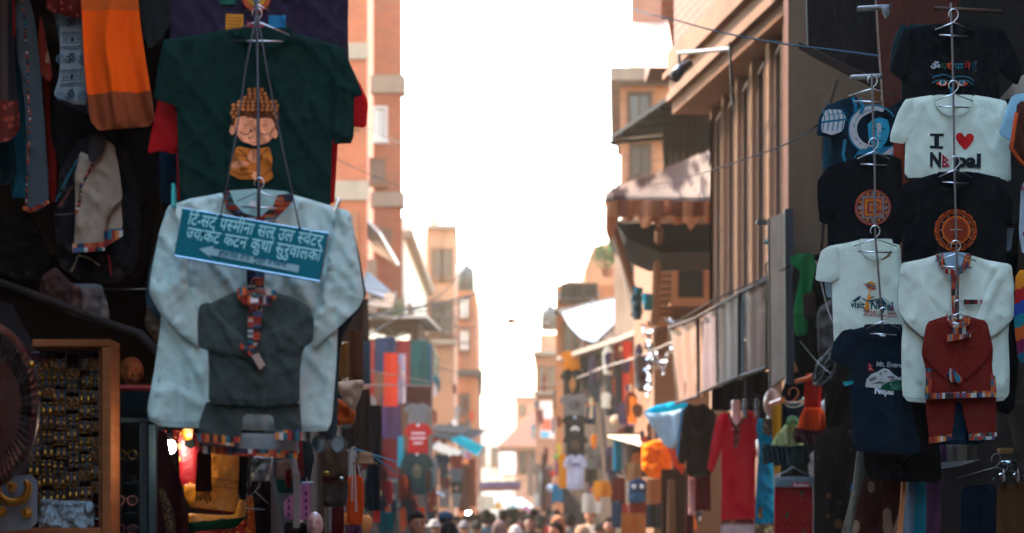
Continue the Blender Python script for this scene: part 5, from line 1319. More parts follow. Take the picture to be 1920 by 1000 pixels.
# copper plate in plastic
t = thing('copper_plate', 'large round copper plate with fluted rim at the left edge, half wrapped in plastic', 'plate', W(0, 910, 6.4))
mb = MB(); vs = []; c = W(-18, 762, 6.45); prof = [(.0, .02), (.14, .02), (.165, .012), (.17, 0), (.2, -.012), (.222, .0), (.224, .01)]
S = 120
for r_, d in prof:
    for k in range(S):
        a = 2 * math.pi * k / S; w_ = (.003 if k % 2 else -.003) if .16 < r_ < .21 else 0
        vs.append(c + Vector((math.cos(a) * (r_ + .0001) * .62, d - .05 + w_, math.sin(a) * (r_ + .0001))))
n_ = len(prof)
mb.add(vs, [(i * S + k, i * S + (k + 1) % S, (i + 1) * S + (k + 1) % S, (i + 1) * S + k) for i in range(n_ - 1) for k in range(S)] + [tuple(range(S))])
o = mb.build('plate', COPPER, t); md = o.modifiers.new('thick', 'SOLIDIFY'); md.thickness = .006
sheet('plastic_wrap', [(-60, 560), (20, 566), (44, 610), (72, 660), (76, 720), (78, 800), (84, 842), (64, 846), (60, 880), (20, 905), (-60, 905)], 6.36, [clear_plastic('#4a4440', .12)], t, bulge=.05, R=40, fold=folds('crumple', .02, 4), step=9, thick=.002)
mb = MB(); mb.ball(W(59, 684, 6.3), .010, 10, 8); mb.build('knob', GOLD, t, smooth=True)

# slanting awning poles and wrapped bundles
for pts, r_, lab, m_ in (([(-40, 516, 6.9), (110, 570, 6.85), (202, 606, 6.8), (262, 626, 6.75), (330, 700, 6.7)], .012, 'slanting weathered bamboo pole over the jewellery case', wood('#2a201a', 1.0, (4, 30, 30))),
                        ([(196, 542, 7.2), (300, 542, 7.2)], .003, 'thin pale rod behind the white kurta sleeve', metal('#7a7c78', .4))):
    mb = MB(); px_tube(mb, pts, 0, r_, 10); tag(mb.build('awning_pole', m_, smooth=True), lab, 'pole')
cloth('wrapped_bundle', 'striped brown bundle in clear plastic lying on the slanting pole', 'bundle', 6.9, [(78, 520), (104, 500), (128, 526), (150, 540), (190, 540), (206, 590), (198, 612), (160, 600), (100, 582), (72, 560)],
      cells(['#3e241c', '#5a3a2e', '#332019', '#6a4c3e', '#45291f'], 70, 1, 1), fold=('crumple', .02), bulge=.06, step=7)
cloth('plastic_sleeve', 'clear plastic sleeve round the striped bundle on the pole', 'plastic', 6.82, [(150, 534), (192, 538), (200, 560), (206, 592), (196, 606), (160, 594)], clear_plastic('#a89a90', .2), fold=('crumple', .02), bulge=.04, step=7, thick=.002)
cloth('grey_packet', 'flat grey packet on top of the striped bundle', 'packet', 6.92, [(126, 532), (186, 532), (190, 544), (130, 544)], plain('#3c4a50', .5), fold=('noise', .004), step=7, thick=.05)
cloth('dark_sack', 'dark sack hanging in the corner above the jewellery case', 'sack', 7.3, [(-40, 400), (60, 400), (96, 480), (80, 520), (40, 530), (-40, 510)], fabric('#14100f'), fold=('crumple', .02), bulge=.05)
cloth('brown_rope_bundle', 'frayed tan rope bundle beside the white kurta sleeve', 'rope', 7.0, [(278, 560), (296, 556), (302, 600), (300, 650), (288, 636), (270, 610)], fabric('#4a3a2a'), fold=('crumple', .02), bulge=.03, step=6)
# mask on red ledge
t = thing('carved_mask', 'carved wooden face mask standing on a red ledge above the cabinet', 'mask', W(245, 722, 7.2))
def facefn(q, v):
    z = v.z; q = q.copy(); q.x *= 1 - .25 * max(0, -z) ** 2
    if v.y < 0:
        q.y -= .018 * math.exp(-((v.x / .16) ** 2)) * math.exp(-((z + .05) / .25) ** 2)
        for sx in (-.38, .38): q.y += .012 * math.exp(-((v.x - sx) / .2) ** 2 - ((z - .12) / .12) ** 2)
        q.y -= .006 * math.exp(-((v.x / .3) ** 2) - ((z + .48) / .1) ** 2)
    return q
mb = MB(); mb.ball(W(246, 698, 7.15), (.038, .03, .046), 40, 30, fn=facefn); mb.build('face', wood('#7a3a18', 1.0, (8, 8, 8)), t, smooth=True)
mb = MB()
for x in (247, 262):
    mb.ball(W(x, 702, 7.115), (.006, .003, .0025), 10, 6)
mb.build('eyes', DARK, t)
mb = MB(); mb.tube([W(238, 710, 7.118), W(250, 712, 7.112), W(260, 710, 7.118)], .0018, 6); mb.build('mouth', plain('#5a1a12', .5), t)
# cabinet with sunglasses
t = thing('glass_cabinet', 'narrow dark cabinet with pale right post and shelves of sunglasses', 'cabinet', W(245, 1020, 7.2))
mb = MB(); bar(208, 722, 296, 728, 7.1, .2); mb.build('ledge', plain('#6a0f12', .5), t)
mb = MB(); bar(208, 784, 290, 792, 7.12, .2); bar(206, 792, 212, 1020, 7.12, .2); bar(262, 793, 276, 1020, 7.1, .2); mb.build('frame', plain('#26302f', .6), t)
mb = MB(); bar(278, 796, 291, 1020, 7.05, .2); mb.build('post', plain('#1e2e32', .6), t, bevel=.004)
mb = MB(); mb.box(W(206, 1020, 7.4), tuple(W(290, 728, 7.4) + Vector((0, .03, 0)))); mb.build('backing', plain('#0c2226', .7), t)
mb = MB()
for y in (860, 905, 962): bar(212, y, 262, y + 2, 7.2, .18)
mb.build('shelf', clear_plastic('#3a6a6c', .5), t)
def specs(x, y, Y, w, frame, lens, label, name='sunglasses', rz=0.0, round_=1.0, fold_up=True):
    """frame rims, lenses, bridge and temples"""
    s = w / F * Y / 2
    t = thing(name, label, 'glasses', W(x, y, Y))
    c = W(x, y, Y); mb = MB()
    for k in (-1, 1):
        ring_ = [c + Vector((k * s * .53 + s * .40 * math.cos(a), 0, s * .36 * round_ * math.sin(a) * (1 if math.sin(a) > 0 else 1.15))) for a in [i * math.pi / 12 for i in range(24)]]
        mb.tube(ring_, s * .055, 6, closed=True)
        l_ = MB(); l_.prism([p + Vector((0, -.001, 0)) for p in ring_], (0, .002, 0)); l_.build('lens', lens, t)
    mb.tube([c + Vector((-s * .14, 0, s * .08)), c + Vector((0, -.002, s * .16)), c + Vector((s * .14, 0, s * .08))], s * .05, 6)
    mb.build('frame', frame, t, smooth=True)
    for k in (-1, 1):
        mb = MB(); mb.tube([c + Vector((k * s * .93, 0, s * .1)), c + Vector((k * s * .96, s * .8, s * .12)), c + Vector((k * s * .9, s * 1.3, -s * .15))], s * .045, 6); mb.build('temple', frame, t, smooth=True)
    return t
SMK = plain('#141a1c', .1, var=.05)
specs(236, 938, 7.15, 46, plain('#8a4a3a', .3), SMK, 'round pink framed glasses on the middle cabinet shelf', 'glasses')
specs(238, 896, 7.2, 40, DARK, SMK, 'dark sunglasses on the shelf above the pink framed glasses')
specs(238, 852, 7.2, 42, GOLD, SMK, 'gold framed sunglasses on the top cabinet shelf')
specs(236, 992, 7.15, 44, plain('#5a1216', .3), SMK, 'dark red sunglasses on the bottom cabinet shelf')
# lit bulb and folded saris lit by it
t = thing('light_bulb', 'glowing white light bulb hanging beside the saris', 'lamp', W(318, 838, 6.95))
mb = MB(); mb.ball(W(318, 838, 6.95), (.019, .019, .021), 16, 12); mb.build('globe', glow('#fff2e0', 9), t, smooth=True)
mb = MB(); mb.lathe(W(318, 826, 6.95), [(.010, 0), (.012, .02), (.006, .035)], 10); mb.build('socket', DARK, t)
mb = MB(); mb.tube([W(318, 818, 6.95), W(314, 760, 7.0)], .003, 6); mb.build('cable', DARK, t)
def sari(base, motif, sc_, sz, st=(1, 1, 1)): return spots(base, motif, sc_, sz, rough=.38, stretch=st, rand=.9)
YEL = sari('#c87808', '#a85c08', 60, .24); YEL2 = sari('#c87f12', '#7a4a10', 45, .2, (1, 1, 1.8))
cloth('red_sari', 'red sari cloth with gold leaf motifs hanging beside the bulb', 'sari', 7.02, [(334, 812), (372, 812), (374, 912), (338, 912)], spots('#8a0f16', '#e0a040', 26, .27, rough=.4, rand=.25), step=6, fold=('hang', .006), seed=3)
cloth('beaded_cloth', 'dark red beaded cloth at the top behind the bulb', 'cloth', 7.1, [(306, 806), (345, 806), (344, 828), (306, 826)], spots('#5a100e', '#b0703a', 90, .3, rand=1), step=6)
cloth('yellow_strip', 'narrow golden strip of sari cloth above the red sari', 'sari', 7.0, [(342, 804), (362, 804), (360, 826), (343, 826)], YEL, step=6)
cloth('black_purse', 'small black purse above the red sari', 'purse', 6.98, [(346, 826), (364, 824), (366, 836), (356, 842), (346, 836)], fabric('#0c100f'), step=5, bulge=.03)
t, sf = cloth('yellow_sari', 'folded golden yellow brocade sari with red lower edge', 'sari', 6.98, [(390, 848), (448, 850), (447, 900), (442, 955), (440, 966), (400, 962), (356, 952), (346, 930), (344, 908), (380, 908)], [YEL, fabric('#5a0c10')], lines=[[(340, 950), (450, 962)]], matfn=lambda x, y: 1 if y > 950 + (x - 340) * .1 else 0, fold=('shirt', .004), seed=5, bulge=.05, step=6, thick=.06)
pr = Print(sf, .002); pr.stroke([(396, 896), (447, 904)], 1.6, ink('#7a4a10')); pr.stroke([(398, 912), (446, 917)], 1.4, ink('#8a520c')); pr.build('border', t)
cloth('green_sari', 'folded gold and green bordered sari below the yellow one', 'sari', 6.97, [(350, 962), (400, 966), (440, 966), (448, 936), (458, 940), (456, 980), (436, 990), (354, 996)], [YEL2, fabric('#083a24')], lines=[[(345, 982), (460, 970)]], matfn=lambda x, y: 1 if y > 980 - (x - 350) * .1 else 0, seed=6, fold=('noise', .003), bulge=.05, step=6, thick=.06)
cloth('red_brocade', 'red and gold brocade cloth at the bottom under the green sari', 'sari', 6.96, [(362, 998), (440, 992), (462, 970), (470, 1030), (362, 1030)], spots('#7a1a10', '#c07a30', 60, .3, rand=1), seed=7, bulge=.04, step=7)
cloth('orange_sari', 'orange sari edge with gold border at right of the yellow sari', 'sari', 6.95, [(462, 928), (474, 930), (480, 1030), (466, 1030)], spots('#a84a14', '#d08a30', 80, .3, rand=.6), seed=8, step=6)
cloth('fringed_scarf', 'dark maroon fringed scarf hanging in front of the yellow sari', 'scarf', 6.85, [(370, 846), (396, 848), (396, 900), (398, 922), (366, 922), (368, 890)], fabric('#2a0c10'), seed=9, fold=('hang', .012), step=6, fringe=(367, 398, 920, 22, fabric('#2a0c10')), sc_=.5)
cloth('maroon_sari', 'dark maroon sari with sequin border draped beside the cabinet post', 'sari', 6.8, [(294, 806), (312, 812), (318, 850), (338, 900), (352, 960), (356, 1030), (294, 1030)], fabric('#2c0a0c'), seed=10, fold=('hang', .03), bulge=.05)
cloth('sequin_border', 'grey gold sequin border strip on the maroon sari', 'border', 6.77, [(296, 914), (308, 918), (326, 960), (334, 1030), (316, 1030)], spots('#2c1c14', '#8a6a40', 140, .35, rand=1, metal=.8), seed=11, step=6)
cloth('black_sari', 'black dotted sari hanging right of the yellow sari', 'sari', 7.0, [(444, 840), (466, 840), (462, 940), (448, 936)], spots('#0c0c0d', '#8a8068', 22, .16), seed=12, step=6)
cloth('black_dress', 'black dress hanging in the shadow left of the tasselled scarf', 'clothes', 7.2, [(470, 900), (510, 900), (514, 1030), (474, 1030)], fabric('#140a0b'), seed=13, step=8)
cloth('shiny_packet', 'shiny plastic packets catching light below the child suit trousers', 'packet', 6.9, [(472, 856), (512, 856), (508, 880), (502, 904), (470, 902)], FOIL, fold=('crumple', .03), bulge=.04, step=5)
hanger(478, 922, 6.9, 44, 'dark hanger above the orange sari edge', m=WIRED)
cloth('grey_dress', 'speckled grey dress hanging beside the black dress', 'clothes', 7.0, [(508, 892), (522, 950), (534, 1030), (508, 1030)], fabric('#6a645e'), seed=14, fold=('hang', .012), step=7)
cloth('beige_cap', 'small beige cloth hat hanging under the child suit trousers', 'cap', 6.9, [(514, 866), (540, 860), (548, 880), (546, 898), (514, 900)], fabric('#7a6a5c'), seed=15, bulge=.06, step=6)  # a small cloth cap
cloth('green_pouch', 'dark green pouch below the small beige hat', 'pouch', 6.95, [(516, 898), (552, 886), (556, 924), (522, 926)], fabric('#0c3a34'), seed=16, bulge=.04, step=6)
cloth('red_tassel', 'dark red tassel cloth in front of the green pouch', 'tassel', 6.88, [(536, 882), (546, 880), (546, 912), (540, 918), (534, 904)], fabric('#5a1214'), seed=17, step=5)
t, sf = cloth('pink_pouch', 'lilac pink pouch with dark motifs hung on a small clip hanger', 'pouch', 6.95, [(566, 906), (582, 906), (582, 974), (534, 974), (532, 940), (562, 920)], fabric('#a8709a'), seed=18, fold=('noise', .004), step=6)
pr = Print(sf, .002)
for i in range(4):
    for j in range(3):
        x, y = 542 + 16 * j, 924 + 13 * i
        if x > 560 or y > 935: pr.disc(x, y, 2.2, ink('#4a2450'), seg=7); pr.disc(x, y + 3, 2.8, ink('#4a2450'), seg=7)
pr.build('print', t)
mb = MB(); mb.tube([W(566, 905, 6.94), W(587, 904, 6.94)], .002, 6); mb.tube([W(575, 905, 6.94), W(575, 896, 6.94)], .002, 6); tag(mb.build('clip_hanger', WIRE), 'small clip hanger on the lilac pink pouch', 'hanger')
t = thing('tasselled_scarf', 'long white tasselled scarf hanging in front of the lilac pouch', 'scarf', W(556, 990, 6.8))
mb = MB(); rr = random.Random(9)
for k in range(26):
    x = 552 + rr.uniform(-6, 6); mb.tube([W(550 + rr.uniform(-3, 3), 852, 6.82), W(556 + (x - 552), 890, 6.8), W(x + 6, 930, 6.8), W(x + 5 + rr.uniform(-2, 2), 985 + rr.uniform(-8, 6), 6.8)], .0022, 5)
mb.build('tassels', fabric('#8f948e'), t)
cloth('maroon_strip', 'dull maroon cloth strip behind the white tassels', 'cloth', 7.0, [(552, 822), (566, 822), (570, 890), (560, 900)], fabric('#6a2a2a'), seed=19, step=6)
cloth('slate_shawl', 'slate blue shawl hanging in a curve left of the sunglasses', 'shawl', 7.1, [(562, 824), (582, 830), (590, 860), (580, 900), (560, 910)], fabric('#26363c'), seed=20, step=7)
cloth('patterned_pouch', 'dark pouch with red leaf pattern at the bottom under the lilac pouch', 'pouch', 6.9, [(532, 980), (576, 980), (574, 1030), (536, 1030)], spots('#161818', '#7a2a1c', 40, .3, rand=1), seed=21, step=7)
# mannequin head
t = thing('mannequin_head', 'pale pink mannequin head at the bottom beside the brown hats', 'mannequin', W(590, 1020, 7.4))
mb = MB(); mb.ball(W(590, 985, 7.4), (.027, .032, .04), 28, 22, fn=facefn); mb.lathe(W(588, 1030, 7.4), [(.02, 0), (.014, .03), (.016, .06)], 14); mb.build('head', plain('#c9a090', .4), t, smooth=True)
specs(616, 832, 6.5, 66, metal('#4a4e50', .3), plain('#2e4854', .08, var=.05), 'large aviator sunglasses hung on the bottom hem of the slate shirt', round_=1.15)
# ================================================================== goods further down both sides of the street
def tee(x0, y0, x1, y1, color, label, Y, prints=None, group=None, seed=1, sleeves=True):
    """t-shirt on a peg: body, two sleeves, neck, optional print function(Print, u, v)"""
    w = x1 - x0; h = y1 - y0; X = lambda u: x0 + w * u; V = lambda v: y0 + h * v
    body = [(X(.38), V(0)), (X(.44), V(.06)), (X(.5), V(.075)), (X(.56), V(.06)), (X(.62), V(0)), (X(.82), V(.05)), (X(.84), V(.4)), (X(.85), V(1)), (X(.15), V(1)), (X(.16), V(.4)), (X(.18), V(.05))]
    sl = [[(X(.2), V(.04)), (X(.24), V(.1)), (X(.2), V(.4)), (X(0), V(.36)), (X(.06), V(.16))], [(X(.8), V(.04)), (X(.94), V(.16)), (X(1), V(.36)), (X(.8), V(.4)), (X(.76), V(.1))]]
    t, sf = garment('t_shirt', label, 't-shirt', Y, body, color, mats=[fabric(color, .6)], sleeves=sl if sleeves else (), fold=.012, seed=seed, step=max(4, w / 9), R=8, scale=.35, bulge=.05, group=group, sl_off=.03)
    if prints:
        pr = Print(sf, .006); prints(pr, X, V); pr.build('print', t)
    return t
def strip(name, x0, y0, x1, y1, m, label, Y, cat='scarf', seed=1, group=None, dx=0):
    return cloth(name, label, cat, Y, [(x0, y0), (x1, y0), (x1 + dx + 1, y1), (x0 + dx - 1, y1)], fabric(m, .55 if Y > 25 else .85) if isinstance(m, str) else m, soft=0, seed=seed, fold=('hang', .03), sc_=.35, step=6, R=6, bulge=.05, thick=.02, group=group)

# ---------------- left, hats and bags near the stall (about 11 m)
CANV = fabric('#4a3626')
t = thing('canvas_satchel', 'brown canvas satchel with buckled flap hanging left of the street', 'bag', W(628, 950, 11))
sheet('flap', [(604, 842), (626, 836), (652, 842), (652, 886), (644, 896), (606, 896)], 10.95, [CANV], t, bulge=.08, R=16, fold=folds('shirt', .01, 3, .5), step=6, thick=.04)
sheet('pouch', [(604, 902), (652, 900), (648, 950), (606, 952)], 10.98, [fabric('#40322a')], t, bulge=.08, R=16, fold=folds('shirt', .01, 4, .5), step=6, thick=.08)
sheet('strap_band', [(604, 890), (652, 888), (652, 904), (604, 906)], 10.97, [fabric('#5a241c')], t, bulge=.04, R=8, step=6, thick=.02)
mb = MB(); mb.ball(W(612, 888, 10.9), (.018, .01, .012), 10, 6); mb.build('buckle', GOLD, t); mb = MB(); mb.ball(W(640, 897, 10.92), (.014, .01, .009), 10, 6); mb.build('buckle', SILVER, t)
t = thing('sun_hat', 'tan cloth sun hat with a wide brim above the orange bag', 'hat', W(682, 872, 12))
mb = MB(); mb.lathe(W(684, 866, 12), [(.062, -.012), (.06, -.008), (.042, .006), (.040, .03), (.03, .045), (.012, .05)], 24, wob=.05); mb.build('hat', fabric('#8a6040'), t, smooth=True)
t, sf = cloth('orange_bag', 'bright orange drawstring bag with pale cords hanging below the sun hat', 'bag', 12.5, [(652, 894), (666, 890), (680, 894), (682, 940), (678, 986), (652, 984), (650, 930)], [fabric('#d8480c')], bulge=.12, R=16, step=5, fold=('hang', .03), sc_=.4, thick=.06)
mb = MB()
for a, b in (((661, 838), (660, 940)), ((664, 838), (668, 960)), ((660, 838), (656, 894)), ((665, 838), (676, 894))): mb.tube([W(*a, 12.35), W(*b, 12.33)], .004, 5)
mb.build('cord', fabric('#b8a898'), t)
cloth('tan_paper', 'crumpled tan wrapping paper over an orange cloth left of street', 'paper', 12, [(630, 716), (684, 712), (676, 744), (664, 772), (650, 760), (634, 736)], fabric('#c89a78'), fold=('crumple', .04), step=6, bulge=.06)
cloth('orange_cloth', 'orange cloth bundle hanging under the tan wrapping paper', 'cloth', 12.1, [(628, 744), (648, 756), (668, 768), (664, 796), (630, 798)], fabric('#c4521a'), fold=('crumple', .04), step=6, bulge=.08)
cloth('mustard_cloth', 'mustard brown cloth hanging at the right edge of the slate shirt', 'cloth', 13, [(634, 650), (654, 640), (656, 706), (636, 712)], fabric('#7a4a1c'), step=6)
strip('brown_shawl', 654, 620, 680, 712, '#6a3a20', 'brown shawl hanging behind the mustard cloth', 14, 'shawl', 3)
strip('grey_shawl', 676, 640, 694, 720, '#5a5e60', 'grey shawl hanging left of the narrow red scarf', 16, 'shawl', 4)
strip('dark_jacket', 688, 872, 712, 958, '#1c2426', 'dark jacket hanging right of the orange bag', 15, 'jacket', 5)
strip('maroon_cloth', 622, 940, 644, 1020, '#5a1014', 'maroon cloth at the bottom below the canvas satchel', 11.5, 'cloth', 6)
strip('plum_cloth', 648, 984, 678, 1020, '#5a2438', 'plum coloured cloth below the orange bag', 12, 'cloth', 7)
strip('teal_cloth', 712, 960, 736, 1000, '#1c5a58', 'teal cloth low behind the crowd at left', 20, 'cloth', 8)
strip('red_cloth', 700, 950, 712, 980, '#a82a22', 'small red cloth low beside the dark jacket', 18, 'cloth', 9)
t = thing('paper_lantern', 'small glowing orange lantern low on the left of the street', 'lantern', W(686, 996, 14))
mb = MB(); mb.lathe(W(686, 998, 14), [(.02, 0), (.036, .02), (.04, .05), (.034, .08), (.018, .1)], 14); mb.build('shade', plain('#d87a3a', .6), t, smooth=True); mb = MB(); mb.tube([W(686, 966, 14), W(686, 950, 14)], .003, 5); mb.build('cord', DARK, t)
for k, (x0, x1, lab) in enumerate(((640, 652, 'narrow orange pouch low left of the street'), (654, 670, 'wider orange pouch low left of the street'))):
    strip('orange_pouch', x0, 962, x1, 984, '#d8702a', lab, 13.5, 'pouch', 10 + k)
for a, b, lab in (((664, 842, 11.8), (742, 866, 14), 'upper teal cord stretched past the sun hat'), ((700, 856, 11.8), (742, 886, 14), 'lower teal cord stretched past the sun hat')):
    mb = MB(); px_tube(mb, [a, b], 0, .005, 5); tag(mb.build('cord', fabric('#3a7a86')), lab, 'cord')
# dark brown clutter wall behind
for k, (x0, y0, x1, y1, c, lab, Y) in enumerate(((618, 600, 640, 720, '#3a2a22', 'dark hanging shawl behind the slate shirt edge', 15), (640, 800, 664, 842, '#3a2c26', 'dark brown bag hanging above the satchel', 14), (668, 730, 694, 850, '#3c2a22', 'dark brown garment left of the purple scarf', 19), (690, 760, 716, 880, '#2e2422', 'dark garment hanging below the grey shawl', 22),
      (712, 880, 726, 1000, '#4a2622', 'reddish brown garment beside the framed picture', 30), (640, 560, 690, 640, '#5a4030', 'dull brown awning cloth at left above the shawls', 18))):
    strip('shadow_garment', x0, y0, x1, y1, c, lab, Y, 'garment', 20 + k)

# ---------------- left, the tall cloth display (about 38 m)
YL = 38.0
strip('red_scarf', 694, 638, 702, 765, '#8a1a1c', 'narrow dark red scarf at the left end of the tall cloth display', YL, seed=1)
strip('blue_cloth', 704, 632, 742, 700, '#0a2c50', 'deep blue cloth at the top of the tall cloth display', YL + .6, 'cloth', 2)
strip('crimson_cloth', 742, 638, 769, 720, '#a02a30', 'crimson cloth beside the blue one on the tall display', YL + .7, 'cloth', 3)
strip('orange_scarf', 720, 662, 745, 762, '#d8300f', 'long vivid orange red scarf on the tall cloth display', YL - .3, seed=4)
strip('checked_scarf', 747, 664, 760, 756, cells(['#b8a8a8', '#8a98b0', '#c9b0a8', '#a88a90'], 6, 1, 8), 'pale checked scarf beside the vivid orange one', YL - .2, seed=5)
strip('teal_shawl', 769, 638, 803, 722, '#0f5450', 'wide dark teal shawl at the right of the tall display', YL, 'shawl', 6)
strip('blue_scarf', 802, 646, 809, 722, '#145a78', 'thin blue scarf at the right edge of the teal shawl', YL + .2, seed=7)
strip('purple_scarf', 714, 738, 752, 822, '#4a2c54', 'purple scarf below the vivid orange one', YL + .2, seed=8)
strip('burgundy_cloth', 757, 722, 808, 762, '#4a1216', 'burgundy cloth below the teal shawl', YL + .4, 'cloth', 9)
strip('maroon_shawl', 710, 820, 748, 896, '#6a141c', 'maroon shawl below the purple scarf', YL + .3, 'shawl', 10)
strip('turquoise_scarf', 746, 818, 756, 876, '#1290a0', 'short turquoise scarf beside the red lettered t-shirt', YL - .2, seed=11)
tee(757, 756, 809, 800, '#6a6664', 'grey t-shirt above the red lettered one on the left', YL - .3, seed=12)
def red_print(pr, X, V):
    m = ink('#d8c8c4')
    for k, (s_, u, w_) in enumerate((('FREE TIBET', .27, .46), ('KATHMANDU', .25, .5), ('NEPAL', .36, .28))): pr.text(s_, X(u), V(.36 + .16 * k), 8.5, m, bold=.03, width=w_ * (X(1) - X(0)), rot=-.05)
    pr.disc(X(.5), V(.0) + 3, 2, m, seg=6)
def red_print(pr, X, V):
    m = ink('#d8c8c4')
    for k, (u, w_) in enumerate(((.28, .4), (.24, .5), (.36, .28))):
        y = V(.34 + .15 * k); x = X(u)
        while x < X(u + w_): 
            pr.stroke([(x, y + 1), (x + 1.5, y - 3), (x + 3, y)], 1.4, m); x += 4.2
    pr.disc(X(.5), V(.08), 2, m, seg=6)
tee(757, 793, 811, 854, '#b0161a', 'red t-shirt with three lines of white writing on the left', YL - .6, red_print, seed=13)
tee(750, 848, 814, 928, '#0a2e30', 'dark green t-shirt with faint brown emblem below the red one', YL - .9, lambda pr, X, V: (pr.ring(X(.5), V(.45), 6, 8, ink('#5a4a34'), 20, ky=1.5), pr.disc(X(.5), V(.42), 4, ink('#4a4030'), 7), pr.disc(X(.5), V(.05), 2, ink('#c8c8c0'), seg=6)), seed=14)
t = thing('framed_picture', 'dark framed picture with a small pale figure low on the left', 'picture', W(735, 955, YL - 1))
MB().prism([W(718, 952, YL - 1), W(752, 948, YL - 1), W(752, 902, YL - 1), W(718, 900, YL - 1)], (0, .05, 0)).build('panel', plain('#0e1416', .4), t)
mb = MB(); mb.tube([W(718, 952, YL - 1.02), W(752, 948, YL - 1.02), W(752, 902, YL - 1.02), W(718, 900, YL - 1.02)], .02, 5, closed=True); mb.build('frame', plain('#2c3638', .4), t)
mb = MB(); mb.ball(W(735, 932, YL - 1.03), (.035, .01, .06), 8, 6); mb.build('figure', plain('#8a8a80', .6), t)
for k, (x0, y0, x1, y1, c, lab, Y) in enumerate(((804, 858, 824, 914, '#a8a49c', 'small white t-shirt at the left of the far rack', 46), (820, 850, 844, 900, '#1c3a50', 'small navy t-shirt on the far left rack', 45.6), (840, 852, 870, 884, '#b0302a', 'small red t-shirt at the top right of the far rack', 46),
      (840, 878, 870, 908, '#8a8a88', 'small grey t-shirt under the small red one', 45.5), (822, 896, 846, 926, '#7a2428', 'small burgundy t-shirt under the small navy one', 45.2), (842, 902, 870, 930, '#16282c', 'small black t-shirt with pale face print at the far rack', 45), (820, 916, 846, 952, '#b8a090', 'small beige t-shirt at the bottom of the far rack', 44.8), (846, 924, 866, 952, '#a8a49a', 'small pale grey t-shirt at the bottom right of the far rack', 44.6))):
    tee(x0, y0, x1, y1, c, lab, Y, (lambda pr, X, V: pr.disc(X(.5), V(.5), 4, ink('#c09080'), seg=8)) if 'face' in lab else None, seed=30 + k)
rr = random.Random(35)
for k in range(44):
    x = rr.uniform(626, 812); y = rr.uniform(650, 950); Y = 15 + (x - 626) * .11 + rr.uniform(0, 1.2); w_ = rr.uniform(9, 20)
    if x > 690: y = rr.uniform(880, 955)
    cloth('hanging_garment', 'garment among the crowded dim goods left of the street below the shirts', 'garment', Y, [(x - w_ * .3, y), (x + w_ * .25, y - 2), (x + w_ * .5, y + 9), (x + w_ * rr.uniform(.25, .5), y + 40), (x - w_ * rr.uniform(.2, .5), y + 46), (x - w_ * .5, y + 10)], rr.choice([spots('#5a2418', '#b08a60', 11, .3, rand=1), cells(['#a83a24', '#d8b88a', '#2a3a4a', '#c4722c'], 2, 1, 14)] + [fabric(c) for c in ('#3a2018', '#6a2c1c', '#a8481c', '#1c2a30', '#4a3a34', '#b08a6a', '#7a1c20', '#0c4a50')]), soft=0, fold=('hang', .025), sc_=.35, step=5, R=6, seed=k, group='crowded dim goods on the left')
rr = random.Random(33)
for k in range(46):
    lft = k < 26; x = rr.uniform(804, 890) if lft else rr.uniform(996, 1052); y = rr.uniform(690, 935) if lft else rr.uniform(700, 930); Y = 88 - (890 - x) * .35 if lft else 95 - (x - 996) * .7
    s_ = 44 / Y; w_ = rr.uniform(10, 24) * s_; h_ = rr.uniform(26, 60) * s_; a, b = rr.uniform(.1, .3), rr.uniform(-.1, .3)
    pts = [(x - w_ * a, y), (x + w_ * a, y), (x + w_ * .5, y + h_ * .2), (x + w_ * (.5 - b), y + h_), (x - w_ * (.5 - b), y + h_), (x - w_ * .5, y + h_ * .2)]
    cloth('hanging_garment', 'small bright garment among the far goods at ' + ('the left street bend' if lft else 'the right before the pink house'), 'garment', Y, pts, fabric(rr.choice(['#a83a1c', '#c8b8a8', '#1c3a4a', '#d8742a', '#5a1c1c', '#0c6a74', '#8a8078', '#1a1c20', '#c4a02a', '#7a3c5a', '#e0d4c8'])), soft=0, fold=('hang', .04), sc_=.3, step=5, group='far goods on the ' + ('left' if lft else 'right'))
strip('crimson_banner', 806, 918, 820, 966, '#8a2a30', 'crimson cloth strip below the small white t-shirt', 46, 'cloth', 40)
strip('orange_cloth', 784, 952, 796, 982, '#e0480f', 'bright orange cloth low behind the crowd at left', 34, 'cloth', 41)
strip('tan_cloth', 756, 930, 782, 962, '#8a4a38', 'tan brown cloth low under the dark green t-shirt', 36, 'cloth', 42)
strip('red_low_cloth', 756, 962, 784, 985, '#c04028', 'reddish cloth low left of the bright orange one', 35, 'cloth', 43)
mb = MB(); mb.tube([W(800, 918, 44), W(832, 930, 43)], .03, 6); tag(mb.build('tube_light', plain('#d8ccc4', .4)), 'pale tube fixed below the far rack of t-shirts', 'tube')
